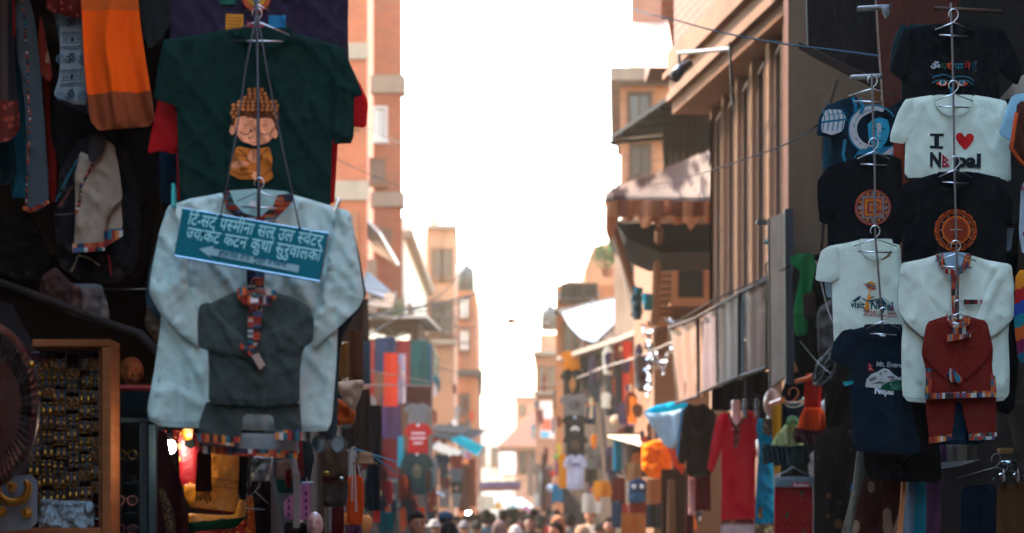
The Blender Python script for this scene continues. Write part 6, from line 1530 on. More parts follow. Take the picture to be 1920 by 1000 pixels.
# awnings and tarpaulins on the left
def tarp(name, pts, m, label, cat='awning', th=.03, seed=1, amp=.05):
    """stretched cloth through 3D corners: pts = photo column, row and depth"""
    t = thing(name, label, cat, W(*pts[0]))
    n = 12; a, b, c, d = [W(*p) for p in pts]; mb = MB(); vs = []
    for i in range(n + 1):
        for j in range(n + 1):
            p = a.lerp(b, i / n).lerp(d.lerp(c, i / n), j / n); k = math.sin(math.pi * i / n) * math.sin(math.pi * j / n)
            p.z -= amp * k + amp * .4 * noise.noise(Vector((i * .6, j * .6, seed))); vs.append(p)
    N = len(vs); fs = [(i * (n + 1) + j, (i + 1) * (n + 1) + j, (i + 1) * (n + 1) + j + 1, i * (n + 1) + j + 1) for i in range(n) for j in range(n)]
    rim = []; 
    for i in range(n): rim += [(i * (n + 1), (i + 1) * (n + 1)), (i * (n + 1) + n, (i + 1) * (n + 1) + n), (i, i + 1), (n * (n + 1) + i, n * (n + 1) + i + 1)]
    mb.add(vs + [v - Vector((0, 0, th)) for v in vs], fs + [tuple(q + N for q in reversed(f)) for f in fs] + [(x, y, y + N, x + N) for x, y in rim])
    mb.build('canvas', m, t, smooth=True)
    mb = MB(); mb.tube([a, b], th * .8, 6); mb.tube([d, c], th * .8, 6); mb.build('pole', WOODD, t)
    return t
CREAM = fabric('#d0b898'); TURQ = plain('#12b8cc', .4)
cloth('turquoise_awning', 'bright turquoise plastic awning at the left street bend', 'awning', 49, [(843, 824), (862, 816), (908, 837), (894, 855)], fabric('#00d4dc'), soft=0, fold=('noise', .05), thick=.06, step=5)
tarp('white_awning', [(892, 850, 61.5), (908, 836, 65), (910, 842, 65), (896, 858, 61.5)], CREAM, 'white corner flap at the end of the turquoise awning')
tarp('dark_awning', [(806, 818, 58), (840, 802, 64), (912, 806, 66), (870, 832, 58)], fabric('#1c1816'), 'dark awning above the turquoise one')
tarp('cream_awning', [(806, 838, 50), (820, 828, 54), (868, 846, 54), (858, 864, 50)], CREAM, 'cream awning over the far rack of small t-shirts')
tarp('grey_awning', [(806, 806, 54), (822, 796, 58), (880, 800, 58), (862, 814, 54)], fabric('#40362e'), 'grey awning above the cream one')
tarp('cream_tarpaulin', [(690, 632, 40), (700, 594, 44), (772, 600, 44), (768, 640, 40)], CREAM, 'cream tarpaulin over the tall cloth display', amp=.12)
tarp('grey_tarpaulin', [(684, 572, 44), (700, 552, 47), (742, 548, 47), (736, 578, 44)], fabric('#5a4a3e'), 'grey tarpaulin below the brick tower')
tarp('tin_sheet', [(672, 540, 46), (688, 508, 48), (740, 552, 48), (726, 562, 46)], plain('#3a3230', .6), 'dark sloping tin sheet at the foot of the brick tower')
def bush(name, c, r, label, seed, n=260):
    t = thing(name, label, 'plant', c - Vector((0, 0, r)))
    mb = MB(); mb.lathe(c - Vector((0, 0, r * 1.2)), [(r * .35, 0), (r * .45, r * .5)], 10); mb.build('pot', plain('#8a4a30', .8), t)
    rr = random.Random(seed); mb = MB()
    for k in range(n):
        d = Vector((rr.gauss(0, 1), rr.gauss(0, 1), rr.gauss(0, .8))).normalized() * r * rr.uniform(.3, 1.15); p = c + d + Vector((0, 0, r * .3))
        u = Vector((rr.uniform(-1, 1), rr.uniform(-1, 1), rr.uniform(-1, 1))).normalized() * r * .2; w_ = u.orthogonal().normalized() * r * .09
        mb.add([p - u, p + w_, p + u, p - w_], [(0, 1, 2, 3)])
    mb.build('leaves', plain('#4a5a20', .6, var=.5, scale=6), t, fixn=False)
    mb = MB()
    for k in range(6):
        a = k * 1.05; mb.tube([c - Vector((0, 0, r * .8)), c + Vector((math.cos(a) * r * .6, math.sin(a) * r * .6, r * .5))], r * .03, 5)
    mb.build('stems', WOODD, t)
bush('potted_plant', W(738, 590, 46), .22, 'small green potted plant under the brick tower', 3)
bush('rooftop_plant', W(1140, 485, 61), .38, 'olive green plant on the roof of the orange attic house', 5)
# ---------------- left facade of the shop display: baskets / crates hint

# ---------------- right, t-shirt columns (about 42 m)
YR = 42.0
emb = lambda c, r=6: (lambda pr, X, V: (pr.ring(X(.5), V(.45), r * .6, r, ink(c), 20), pr.disc(X(.5), V(.45), r * .45, ink(c), seg=8)))
for k, (x0, y0, x1, y1, c, lab, Y, pf) in enumerate((
      (1050, 658, 1094, 696, '#e07808', 'orange t-shirt at the top left of the right-hand columns', YR + .2, None),
      (1086, 650, 1140, 728, '#0b1416', 'large black t-shirt with brown print at the top of right-hand columns', YR, emb('#5a2c1c', 7)),
      (1050, 692, 1096, 744, '#0c1517', 'black t-shirt with tall tan print below the orange one', YR - .2, lambda pr, X, V: pr.poly([(X(.5), V(.25)), (X(.66), V(.55)), (X(.5), V(.9)), (X(.34), V(.55))], ink('#8a5428'))),
      (1048, 738, 1104, 786, '#7a6a62', 'taupe t-shirt with round dark emblem on the right', YR - .4, emb('#3c3432', 9)),
      (1096, 724, 1128, 758, '#6a5c54', 'small taupe t-shirt beside the tan printed black one', YR + .2, None),
      (1098, 734, 1152, 808, '#c43c14', 'orange red t-shirt on the right-hand columns', YR + .5, None),
      (1052, 778, 1104, 820, '#0c1618', 'black t-shirt with white crescent print on the right', YR - .6, lambda pr, X, V: (pr.ring(X(.5), V(.7), 3, 8, ink('#c8b0a4'), 16, a0=math.pi, a1=2 * math.pi), pr.disc(X(.5), V(.12), 2.5, ink('#a0a8a8'), seg=6))),
      (1054, 814, 1104, 860, '#0e181a', 'black t-shirt with brown round print below the crescent one', YR - .8, emb('#4a3020', 8)),
      (1056, 852, 1102, 918, '#b8aab4', 'pale lilac t-shirt with dark word across the chest', YR - 1, lambda pr, X, V: (pr.text('NEPAL', X(.32), V(.34), 8, ink('#5a4a60'), bold=.05, width=.4 * (X(1) - X(0))))),
      (1094, 836, 1132, 880, '#84786e', 'grey t-shirt with dark word beside the pale lilac one', YR - .3, lambda pr, X, V: pr.stroke([(X(.3), V(.5)), (X(.7), V(.5))], 3, ink('#3c3632'))))):
    tee(x0, y0, x1, y1, c, lab, Y, pf, seed=60 + k)
for k, (nm, x0, y0, x1, y1, c, lab, Y, cat) in enumerate((
      ('orange_scarf', 1048, 852, 1062, 916, '#e8840c', 'yellow orange scarf beside the pale lilac t-shirt', YR - .6, 'scarf'), ('denim_bag', 1100, 764, 1124, 796, '#1c3c58', 'blue denim bag in front of the orange red t-shirt', YR + .1, 'bag'),
      ('dark_skirt', 1098, 874, 1128, 906, '#3a322c', 'dark brown skirt below the grey t-shirt on the right', YR - .1, 'skirt'), ('striped_blouse', 1128, 836, 1152, 892, cells(['#d8ccc0', '#8a6a58', '#d8ccc0', '#b89a88'], 1, 1, 14), 'white and brown striped blouse hanging on the right', YR + .6, 'blouse'),
      ('grey_coat', 1136, 644, 1158, 780, '#4a4846', 'long grey coat right of the large black t-shirt', YR - 1.5, 'coat'), ('charcoal_coat', 1154, 640, 1170, 790, '#2a2828', 'long charcoal coat beside the long grey coat', YR - 2.5, 'coat'),
      ('red_scarf', 1168, 640, 1186, 756, '#d8301c', 'bright red scarf hanging on the right of the street', 37, 'scarf'), ('orange_shawl', 1178, 664, 1202, 752, '#e0581c', 'orange shawl overlapping the bright red scarf', 36.5, 'shawl'), ('teal_scarf', 1191, 645, 1201, 728, '#0e6a70', 'teal scarf in front of the orange shawl', 35.5, 'scarf'),
      ('crimson_scarf', 1202, 660, 1214, 750, '#7a2430', 'dark crimson scarf right of the teal scarf', 36, 'scarf'), ('mauve_cloth', 1170, 756, 1206, 800, '#a8607a', 'mauve pink folded cloth below the orange shawl', 36, 'cloth'), ('navy_band', 1176, 780, 1200, 790, '#2c3058', 'navy band across the mauve cloth', 35.7, 'cloth'),
      ('dark_cloth', 1170, 800, 1206, 816, '#14181a', 'dark cloth under the mauve one', 36, 'cloth'), ('orange_towel', 1140, 708, 1158, 744, '#c4481c', 'small orange red towel beside the charcoal coat', 40.5, 'towel'),
      ('turquoise_scarf', 1150, 824, 1166, 884, '#0c8aa0', 'turquoise scarf under the cream slab awning', 33, 'scarf'), ('taupe_bag', 1160, 832, 1190, 880, '#7a665a', 'taupe bag under the cream slab awning', 33.5, 'bag'), ('black_bag', 1186, 836, 1206, 876, '#241e1c', 'black bag beside the taupe bag', 33.2, 'bag'),
      ('tan_bag', 1176, 868, 1204, 904, '#b07a4c', 'tan bag below the black bag on the right', 32, 'bag'), ('maroon_bag', 1148, 896, 1172, 946, '#6a1a18', 'maroon bag low on the right of the street', 33, 'bag'), ('orange_bag', 1114, 902, 1148, 932, '#e08418', 'orange rounded bag low on the right of street', 36, 'bag'),
      ('cream_board', 1092, 926, 1132, 962, '#d0b8a0', 'cream board low below the grey t-shirt', 38, 'board'), ('tan_trousers', 1214, 898, 1240, 950, '#a8683c', 'tan trousers hanging low right of the navy backpack', 28, 'trousers'), ('dark_trousers', 1212, 946, 1230, 990, '#1e2a30', 'dark trousers hanging below the tan ones', 27, 'trousers'), ('blue_trousers', 1232, 944, 1252, 992, '#16242c', 'blue black trousers beside the dark trousers', 27.2, 'trousers'),
      ('blue_jeans', 1148, 940, 1166, 990, '#2c4258', 'faded blue jeans low on the right', 31, 'trousers'), ('ochre_cloth', 1166, 962, 1210, 1004, '#b0642a', 'ochre patterned cloth low on the right', 29, 'cloth'), ('red_bag', 1180, 940, 1212, 968, '#8a1e1c', 'red cloth below the navy backpack', 30.2, 'cloth'), ('crimson_bag', 1158, 946, 1178, 970, '#a82a22', 'bright red bag low left of the navy backpack', 31.5, 'bag'),
      ('turquoise_bag', 1036, 908, 1056, 942, '#2a9ab8', 'turquoise bag low beside the white lantern', 46, 'bag'), ('khaki_bag', 1054, 914, 1070, 944, '#a08a60', 'khaki bag beside the low turquoise bag', 46, 'bag'), ('white_bag', 1070, 912, 1090, 954, '#d8d0c8', 'white bag beside the khaki bag', 45, 'bag'),
      ('brown_bags', 1240, 880, 1290, 1010, '#3a2418', 'row of dark brown garments under the orange sack', 25, 'garment'), ('tan_garment', 1252, 900, 1266, 1000, '#6a4a34', 'tan brown garment in front of the dark brown row', 24, 'garment'), ('plum_garment', 1286, 940, 1300, 1010, '#4a1c20', 'plum garment low below the suit jacket', 22.4, 'garment'))):
    strip(nm, x0, y0, x1, y1, c, lab, Y, cat, 80 + k)
t = thing('backpack', 'navy backpack with two pale round badges low on the right', 'backpack', W(1195, 945, 30))
sheet('sack', [(1180, 902), (1196, 896), (1212, 902), (1216, 942), (1178, 944)], 30, [fabric('#14283c')], t, bulge=.3, R=14, step=5, thick=.15)
sheet('pocket', [(1184, 924), (1210, 924), (1211, 942), (1183, 942)], 29.85, [fabric('#1c4258')], t, bulge=.1, R=8, step=5, thick=.05)
mb = MB()
for x in (1189, 1204): mb.ball(W(x, 913, 29.86), (.026, .01, .026), 10, 6)
mb.build('badge', plain('#a8b0b0', .5), t)
def lantern(x, y, r, Y, m, lab):
    t = thing('paper_lantern', lab, 'lantern', W(x, y + r, Y)); R_ = r / F * Y
    mb = MB(); mb.ball(W(x, y, Y), (R_, R_, R_ * .9), 14, 10); mb.build('shade', m, t, smooth=True)
    mb = MB(); mb.tube([W(x, y - r * .8, Y), W(x, y - r * 2.4, Y)], .006, 5); mb.build('cord', DARK, t)
lantern(1033, 916, 9, 48, plain('#e0d8d0', .6), 'round white paper lantern low at the right of far street')
lantern(1036, 889, 6, 48, plain('#d8301c', .6), 'small red ball lantern above the white one')
lantern(1044, 857, 6, 48, plain('#8a9a3a', .6), 'small olive ball lantern above the red one')
lantern(1156, 788, 12, 38, plain('#b08a68', .6), 'tan paper lantern beside the charcoal coat')
lantern(1072, 815, 5, 47, plain('#c8b8a8', .6), 'tiny pale lantern between the black t-shirts')
# shop wall behind these columns
t = thing('clothes_shop', 'dim clothes shop front behind the right-hand t-shirt columns', 'shop', W(1120, 1000, 44))
mb = MB(); fprint(mb, [(1056, 45), (1215, 38), (1330, 33), (1330, 46)], 0, 4.35); mb.build('wall', plaster('#2a1a12'), t)
mb = MB(); fprint(mb, [(1044, 43.5), (1160, 38.5), (1215, 36), (1330, 46)], 4.36, 4.44); mb.build('roof', plain('#7a6a5c', .7), t)
# white tarpaulin, slab awning, blue tarp and orange sack
t = thing('white_tarpaulin', 'sagging bright white tarpaulin below the orange attic house', 'tarpaulin', W(1110, 640, 50))
sheet('canvas', [(1052, 584), (1108, 568), (1166, 558), (1160, 598), (1132, 632), (1112, 642), (1090, 634), (1068, 612)], 50, [fabric('#f4f0ea')], t, bulge=.4, R=30, fold=folds('hang', .05, 5, .8, 560, 640), step=6, thick=.02, ty=-.02)
mb = MB(); mb.tube([W(1048, 586, 49.9), W(1108, 568, 49.9), W(1168, 556, 49.9)], .03, 6); mb.tube([W(1112, 562, 49.8), W(1086, 668, 49.8)], .025, 6); mb.build('pole', plain('#a08a78', .6), t)
mb = MB(); mb.tube([W(1148, 430, 41), W(1186, 590, 39)], .035, 8); tag(mb.build('wooden_pole', wood('#4a3626')), 'dark slanting wooden pole left of the carved window house', 'pole')
tarp('small_roof', [(1124, 636, 42), (1166, 598, 45), (1200, 600, 45), (1172, 640, 42)], plain('#4a3628', .7), 'small dark roof right of the white tarpaulin')
tarp('cream_slab_awning', [(1140, 816, 33), (1238, 814, 36), (1232, 832, 33), (1204, 834, 31)], CREAM, 'thin cream awning edge jutting from the right', amp=.02)
t = thing('blue_tarpaulin', 'pale blue tarpaulin gathered into a funnel with turquoise lining', 'tarpaulin', W(1250, 842, 24))
sheet('canvas', [(1205, 772), (1224, 776), (1262, 772), (1288, 764), (1284, 800), (1270, 826), (1262, 842), (1248, 838), (1226, 806)], 24, [fabric('#9ab0b8')], t, bulge=.3, R=24, fold=folds('hang', .05, 6, .6, 770, 840), step=5, thick=.01)
sheet('lining', [(1207, 772), (1224, 762), (1260, 754), (1290, 756), (1288, 766), (1262, 774), (1224, 779)], 24.15, [fabric('#0c98b4')], t, bulge=.1, R=12, fold=folds('crumple', .03, 6), step=5, thick=.01)
cloth('blue_cloth', 'blue cloth fold hanging right of the pale blue tarpaulin', 'cloth', 23.5, [(1276, 770), (1296, 756), (1300, 790), (1280, 850), (1268, 860), (1270, 824)], fabric('#1c6a90'), fold=('hang', .04), sc_=.5, step=6)
cloth('orange_sack', 'plump bright orange sack under the pale blue tarpaulin', 'sack', 26, [(1204, 834), (1224, 826), (1250, 824), (1260, 850), (1258, 878), (1240, 896), (1218, 896), (1204, 880)], fabric('#f06808'), fold=('crumple', .06), bulge=.35, R=40, step=4, thick=.1, sc_=.6)
cloth('red_orange_cloth', 'red orange cloth pulled from the orange sack to the right', 'cloth', 25, [(1250, 832), (1272, 850), (1284, 872), (1280, 892), (1262, 872)], fabric('#c03c1c'), fold=('hang', .03), sc_=.4, step=5)
rr = random.Random(21)
PATS = [spots('#5a2418', '#b08a60', 7, .3, rand=1), spots('#1c2a34', '#a8a098', 8, .28, rand=.5), cells(['#a83a24', '#d8b88a', '#2a3a4a', '#c4722c'], 1, 1, 9), cells(['#3a2a3a', '#7a5a4a', '#b0a090'], 12, 1, 1)]
def rag(x, y, w_, h_):
    a, b = rr.uniform(.1, .3), rr.uniform(-.12, .3); return [(x - w_ * a, y), (x + w_ * a, y), (x + w_ * .5, y + h_ * .2), (x + w_ * rr.uniform(.35, .5), y + h_ * .6), (x + w_ * (.5 - b), y + h_), (x - w_ * (.5 - b) + 1, y + h_ * rr.uniform(.9, 1)), (x - w_ * rr.uniform(.35, .5), y + h_ * .5), (x - w_ * .5, y + h_ * .2)]
for k in range(76):
    x = rr.uniform(1110, 1316); y = rr.uniform(640, 940) if x < 1200 else rr.uniform(770, 950); w_ = rr.uniform(10, 24)
    m_ = rr.choice(PATS) if k % 3 == 0 else fabric(rr.choice(['#2a1c16', '#4a2a1c', '#1c2024', '#5a3a28', '#6a2418', '#2a3438', '#8a5a3c', '#3a2a3a', '#a8542c', '#b8a890', '#c8641c']))
    cloth('hanging_garment', 'garment among the crowded dim clothes at right between t-shirt columns and suit jacket', 'garment', 38.6 - (x - 1110) * .062 - rr.uniform(0, .5), rag(x, y, w_, rr.uniform(26, 60)), m_, soft=0, fold=('hang', .03), sc_=.35, step=5, R=6, bulge=.05, thick=.02, seed=k, group='crowded dim clothes on the right')
# silver tinsel and dangling clutter
t = thing('tinsel_garland', 'silver tinsel garlands dangling before the timber house', 'garland', W(1225, 740, 26))
rr = random.Random(4)
for a, b in (((1206, 606), (1232, 690)), ((1216, 650), (1246, 700)), ((1240, 690), (1266, 640)), ((1220, 620), (1212, 760)), ((1250, 600), (1270, 612))):
    mb = MB()
    for k in range(60):
        u = rr.random(); p = W(a[0] + (b[0] - a[0]) * u + rr.gauss(0, 2.5), a[1] + (b[1] - a[1]) * u + rr.gauss(0, 2.5), 26 + rr.uniform(-.1, .1))
        u_ = Vector((rr.gauss(0, 1), rr.gauss(0, 1), rr.gauss(0, 1))).normalized() * .022; w_ = u_.orthogonal().normalized() * .012
        mb.add([p - u_ - w_, p + u_ - w_, p + u_ + w_, p - u_ + w_], [(0, 1, 2, 3)])
    mb.build('garland', metal('#e0e0e0', .12), t, fixn=False)
for k, (x, y, w_, h, c, lab) in enumerate(((1196, 545, 20, 16, '#0c4a58', 'teal cloth bundle at the top of the slanting pole'), (1214, 566, 22, 34, '#16606a', 'teal cloth hanging below the timber house eave'), (1194, 575, 22, 50, '#2a3a40', 'dark grey blue bundle under the teal cloth'), (1206, 700, 40, 70, '#4a3e3a', 'translucent grey bag cluster behind the tinsel'), (1234, 640, 24, 60, '#5a4030', 'brown dangling bag behind the tinsel'))):
    cloth('hanging_bundle', lab, 'bundle', 28 + k * .3, [(x - w_ / 2, y - h / 2), (x + w_ / 2, y - h / 2 + 3), (x + w_ * .4, y + h / 2), (x - w_ * .3, y + h / 2)], fabric(c), fold=('crumple', .05), bulge=.15, step=6, seed=k)

# ---------------- right: row of plastic covered panels under the columns
def panel(xa, ya, xb, yb, xc, yc, xd, yd, Ya, Yb, inner, label):
    """display panel: coloured sheet in a clear cover, far edge (a,d) and near edge (b,c)"""
    t = thing('covered_panel', label, 'panel', W(xd, yd, Ya), 'plastic covered cloth panels in a row')
    A, B, C_, D_ = W(xa, ya, Ya), W(xb, yb, Yb), W(xc, yc, Yb), W(xd, yd, Ya)
    n = 14; vs = []; mb = MB()
    for i in range(n + 1):
        for j in range(n + 1):
            p = A.lerp(B, i / n).lerp(D_.lerp(C_, i / n), j / n); p.x -= .02 * noise.noise(Vector((p.y * 2.1, p.z * 2.3, xa))) + .012 * math.sin(p.y * 14); vs.append(p)
    N = len(vs); q = [(i * (n + 1) + j, (i + 1) * (n + 1) + j, (i + 1) * (n + 1) + j + 1, i * (n + 1) + j + 1) for i in range(n) for j in range(n)]
    mb.add([v + Vector((.03, 0, 0)) for v in vs] + [v + Vector((.045, 0, 0)) for v in vs], q + [tuple(k + N for k in reversed(f)) for f in q]); mb.build('sheet', inner, t, smooth=True)
    mb = MB(); mb.add(vs, q); mb.build('plastic_cover', clear_plastic('#c8b8a8', .13), t, smooth=True)
    for p, q in ((A, B), (D_, C_), (B, C_)): MB().tube([p, q], .016, 6).build('rod', wood('#3a2418'), t)
for xa, ya, xb, yb, xc, yc, xd, yd, Ya, Yb, c, lab in (
    (1254, 616, 1308, 596, 1310, 742, 1268, 756, 22.2, 20.9, spots('#7a5440', '#5a2418', 3, .25, rand=1), 'far cream panel with reddish writing stains, first of the covered row'),
    (1309, 594, 1344, 575, 1346, 722, 1312, 738, 20.9, 19.9, cells(['#9a6a54', '#6a5058', '#a87c64', '#54506a'], 1, 2, .3), 'pinkish grey covered panel, second from the far end'),
    (1345, 574, 1386, 552, 1386, 706, 1346, 722, 19.9, 18.8, cells(['#3f6474', '#7a6456', '#35586a', '#8a7466'], 1, 2, .3), 'blue grey covered panel in the middle of the row'),
    (1387, 550, 1440, 524, 1438, 690, 1388, 706, 18.8, 17.6, fabric('#6a4232'), 'largest brown covered panel at the near end of the row')):
    panel(xa, ya, xb, yb, xc, yc, xd, yd, Ya, Yb, c, lab)
t = thing('mirror_panel', 'tall narrow mirror in a dark frame at the end of the covered panels', 'mirror', W(1460, 730, 16.6))
A, B, C_, D_ = W(1442, 410, 16.9), W(1470, 398, 16.3), W(1472, 706, 16.3), W(1444, 728, 16.9)
MB().prism([A, B, C_, D_], (.02, .01, 0)).build('glass', plain('#7a6250', .85, 0, var=.5, scale=5), t)
mb = MB(); mb.prism([B + Vector((.002, -.02, .02)), B + Vector((.06, -.02, .02)), C_ + Vector((.06, -.02, -.05)), C_ + Vector((.002, -.02, -.05))], (0, .06, 0)); mb.build('frame', plain('#161a1c', .5), t)
mb = MB(); mb.tube([A, D_], .012, 6); mb.build('edge', plain('#3a3430', .5), t)
t = thing('flood_lamp', 'dark flood lamp with cable on the column house facade', 'lamp', W(1450, 430, 17.4))
mb = MB(); mb.prism([W(1440, 428, 17.3), W(1474, 412, 17.3), W(1482, 402, 17.3), (W(1448, 410, 17.3))], (0, .12, 0)); mb.build('housing', plain('#1c2022', .5), t, bevel=.006)
mb = MB(); mb.prism([W(1418, 418, 17.35), W(1440, 420, 17.35), W(1442, 412, 17.35), W(1420, 412, 17.35)], (0, .08, 0)); mb.build('arm', plain('#2a2826', .5), t)
mb = MB(); mb.tube([W(1446, 428, 17.4), W(1440, 450, 17.4), W(1450, 470, 17.4), W(1436, 500, 17.4), W(1440, 530, 17.4)], .008, 6); mb.build('cable', plain('#1a2426', .6), t); mb = MB(); mb.ball(W(1439, 454, 17.38), (.026, .02, .02), 10, 6); mb.build('socket', plain('#1c6a60', .5), t)
t = thing('spot_lamp', 'black spot lamp on a long bracket at the corner of the overhang', 'lamp', W(1290, 140, 21.5))
mb = MB(); mb.tube([W(1272, 100, 21.5), W(1370, 92, 20.2)], .02, 6); mb.tube([W(1368, 80, 20.2), W(1374, 200, 20.2)], .012, 6); mb.tube([W(1273, 100, 21.5), W(1274, 122, 21.5)], .014, 6); mb.build('bracket', plain('#1a1816', .5), t)
mb = MB(); mb.tube([W(1264, 146, 21.4), W(1276, 130, 21.45), W(1294, 118, 21.5)], [.055, .05, .035], 12); mb.build('lamp_head', plain('#14161a', .4), t, smooth=True)

# ---------------- right: clothes under the panels (about 16 to 22 m)
t, sf = garment('suit_jacket', 'dark brown suit jacket hanging under the covered panels', 'jacket', 21.5, [(1292, 756), (1304, 762), (1318, 756), (1334, 768), (1340, 800), (1336, 894), (1288, 896), (1284, 800), (1280, 772)], '#2e1f18', fold=.02, seed=120, step=6, R=12, scale=.4, bulge=.12,
    sleeves=[[(1282, 768), (1292, 764), (1296, 800), (1288, 860), (1282, 872), (1270, 868), (1276, 810)], [(1332, 766), (1342, 776), (1346, 820), (1342, 880), (1332, 880)]])
pr = Print(sf, .006); pr.poly([(1298, 760), (1306, 790), (1310, 810), (1302, 800), (1294, 772)], fabric('#241812')); pr.poly([(1320, 760), (1312, 790), (1310, 810), (1318, 800), (1326, 772)], fabric('#241812')); pr.build('lapel', t)
strip('maroon_cloth', 1304, 894, 1332, 958, '#5a1418', 'maroon cloth hanging under the suit jacket', 21.6, 'cloth', 1)
strip('pink_cloth', 1292, 896, 1304, 966, '#b88a80', 'pale pink cloth hanging under the suit jacket', 21.7, 'cloth', 2)
SKIN_M = plain('#d09a80', .4, var=.08)
def mannequin(x, ytop, Y, label, scale=1.0, pale=False):
    t = thing('mannequin', label, 'mannequin', W(x, ytop + 210, Y)); k = F / Y
    m = plain('#c9beb4', .35) if pale else SKIN_M
    mb = MB(); c = W(x, ytop, Y); h = .23 * scale
    def ff(q, v):
        q = q.copy()
        if v.y < 0: q.y -= .014 * math.exp(-((v.x / .16) ** 2)) * math.exp(-((v.z + .05) / .25) ** 2)
        q.x *= 1 - .2 * max(0, -v.z) ** 2
        return q
    mb.ball(c - Vector((0, 0, h / 2)), (.07 * scale, .088 * scale, h / 2), 24, 18, fn=ff)
    mb.lathe(c - Vector((0, -.01, h * 1.5)), [(.05 * scale, 0), (.04 * scale, .06), (.042 * scale, .14)], 14)
    mb.build('head', m, t, smooth=True)
    mb = MB(); mb.lathe(c - Vector((0, 0, 1.0)), [(.11, 0), (.10, .3), (.12, .5), (.13, .6), (.06, .68)], 18); mb.build('torso', m, t, smooth=True)
    return t
t, sf = garment('kurta_dress', 'long red embroidered kurta dress on a neck form', 'dress', 19.5,
    [(1368, 772), (1374, 790), (1380, 800), (1390, 786), (1396, 768), (1414, 772), (1420, 800), (1416, 860), (1416, 920), (1420, 1040), (1350, 1040), (1354, 920), (1352, 850), (1350, 780)], '#a8141c', fold=.02, seed=121, step=6, R=12, scale=.45, bulge=.14, lines=[[(1340, 976), (1430, 972)]], mats=[fabric('#c81424'), spots('#6a2018', '#a86a40', 18, .3, rand=1), fabric('#c8a49a')], 
    sleeves=[[(1352, 776), (1360, 772), (1364, 800), (1350, 850), (1336, 888), (1326, 880), (1336, 820), (1344, 784)], [(1412, 772), (1420, 776), (1424, 820), (1418, 860), (1410, 850)]], matfn=lambda x, y: 0 if y < 974 else (1 if y < 984 else 2), kind='shirt')
pr = Print(sf, .008); EMB = spots('#4a1a18', '#a8845a', 60, .3, rand=1)
pr.stroke([(1366, 776), (1372, 792), (1380, 804), (1390, 790), (1398, 774)], 5, EMB); pr.stroke([(1380, 800), (1378, 840)], 7, EMB); pr.stroke([(1386, 802), (1384, 836)], 2, EMB); pr.build('embroidery', t)
t = thing('neck_form', 'pink neck form inside the red kurta dress', 'mannequin', W(1380, 800, 19.55))
mb = MB(); mb.lathe(W(1380, 806, 19.56), [(.09, 0), (.06, .06), (.035, .12), (.036, .22), (.03, .24)], 16); mb.build('neck', plain('#d8a090', .4), t, smooth=True)
mannequin(1449, 728, 18.3, 'peach mannequin wearing the teal dress')
t, sf = garment('sleeveless_dress', 'teal sleeveless dress with gold motif on a mannequin', 'dress', 18.15, [(1420, 786), (1428, 784), (1434, 800), (1442, 806), (1452, 790), (1458, 784), (1466, 800), (1456, 840), (1450, 880), (1454, 980), (1454, 1040), (1414, 1040), (1416, 960), (1420, 880), (1424, 840), (1418, 806)], '#0a6478', fold=.02, seed=122, step=5, R=10, scale=.4, bulge=.14,
    lines=[[(1400, 984), (1470, 980)]], mats=[fabric('#0a6a80'), spots('#6a4a34', '#a88a5c', 20, .35, rand=1)], matfn=lambda x, y: 1 if y > 982 else 0)
pr = Print(sf, .008)
for y in (954, 961, 968): pr.disc(1425, y, 4, GOLDD, seg=8)
pr.poly([(1430, 784), (1452, 786), (1450, 812), (1442, 818), (1430, 812)], spots('#3a2c24', '#8a6a4a', 40, .3, rand=1)); pr.build('motif', t)
cloth('yellow_banner', 'mustard yellow cloth banner behind the beaded child dress', 'banner', 17.8, [(1447, 750), (1470, 746), (1480, 760), (1480, 886), (1450, 890)], fabric('#b0700c'), fold=('hang', .02), sc_=.5, step=6)
def ruffle(mb, x0, x1, y, h, Y, seed, rows=3, amp=.03):
    """gathered net frill: wavy ribbon rows"""
    rr = random.Random(seed)
    for r_ in range(rows):
        n = 46; top = []; bot = []; ph = rr.uniform(0, 6)
        for i in range(n + 1):
            u = i / n; x = x0 + (x1 - x0) * u; yy = y + h * .8 * r_ / rows + 5 * math.sin(u * math.pi)
            a = W(x, yy, Y - .04 * r_); b = W(x + rr.uniform(-2, 2), yy + h * .45 + rr.uniform(-3, 3), Y - .04 * r_)
            a.y += amp * math.sin(i * 1.3 + ph) * .4; b.y += amp * 1.6 * math.sin(i * 1.3 + ph); top.append(a); bot.append(b)
        mb.add(top + bot, [(i, i + 1, n + 2 + i, n + 1 + i) for i in range(n)])
        mb.add([p + Vector((0, .006, 0)) for p in top + bot], [(i, n + 1 + i, n + 2 + i, i + 1) for i in range(n)])
t = thing('beaded_dress', 'child dress with beaded navy bodice and pale green net skirt over dark frill', 'dress', W(1486, 870, 16.8))
sheet('bodice', [(1470, 744), (1478, 752), (1488, 756), (1500, 750), (1506, 742), (1510, 764), (1502, 792), (1474, 794), (1468, 770)], 16.8, [fabric('#0c1a2c')], t, bulge=.12, R=12, step=4)
sf = Surf(16.76, 0, 0, lambda x, y: 0); mb = MB()
for ry, c in ((10, 752), (16, 754)):
    for i in range(16):
        a = math.pi * i / 15; mb.ball(W(1488 - 20 * math.cos(a), c - 6 + ry * math.sin(a), 16.74), .007, 6, 4)
mb.build('beads', metal('#c8c0a8', .25), t, smooth=True)
sheet('skirt', [(1474, 794), (1502, 792), (1510, 836), (1470, 840), (1444, 838), (1456, 816)], 16.75, [fabric('#b4b87a')], t, bulge=.2, R=20, fold=folds('hang', .05, 4, .35, 790, 840), step=4)
sheet('bow', [(1476, 782), (1486, 778), (1496, 784), (1498, 798), (1486, 794), (1474, 802)], 16.66, [fabric('#7aa06a')], t, bulge=.06, R=6, fold=folds('crumple', .02, 4), step=4)
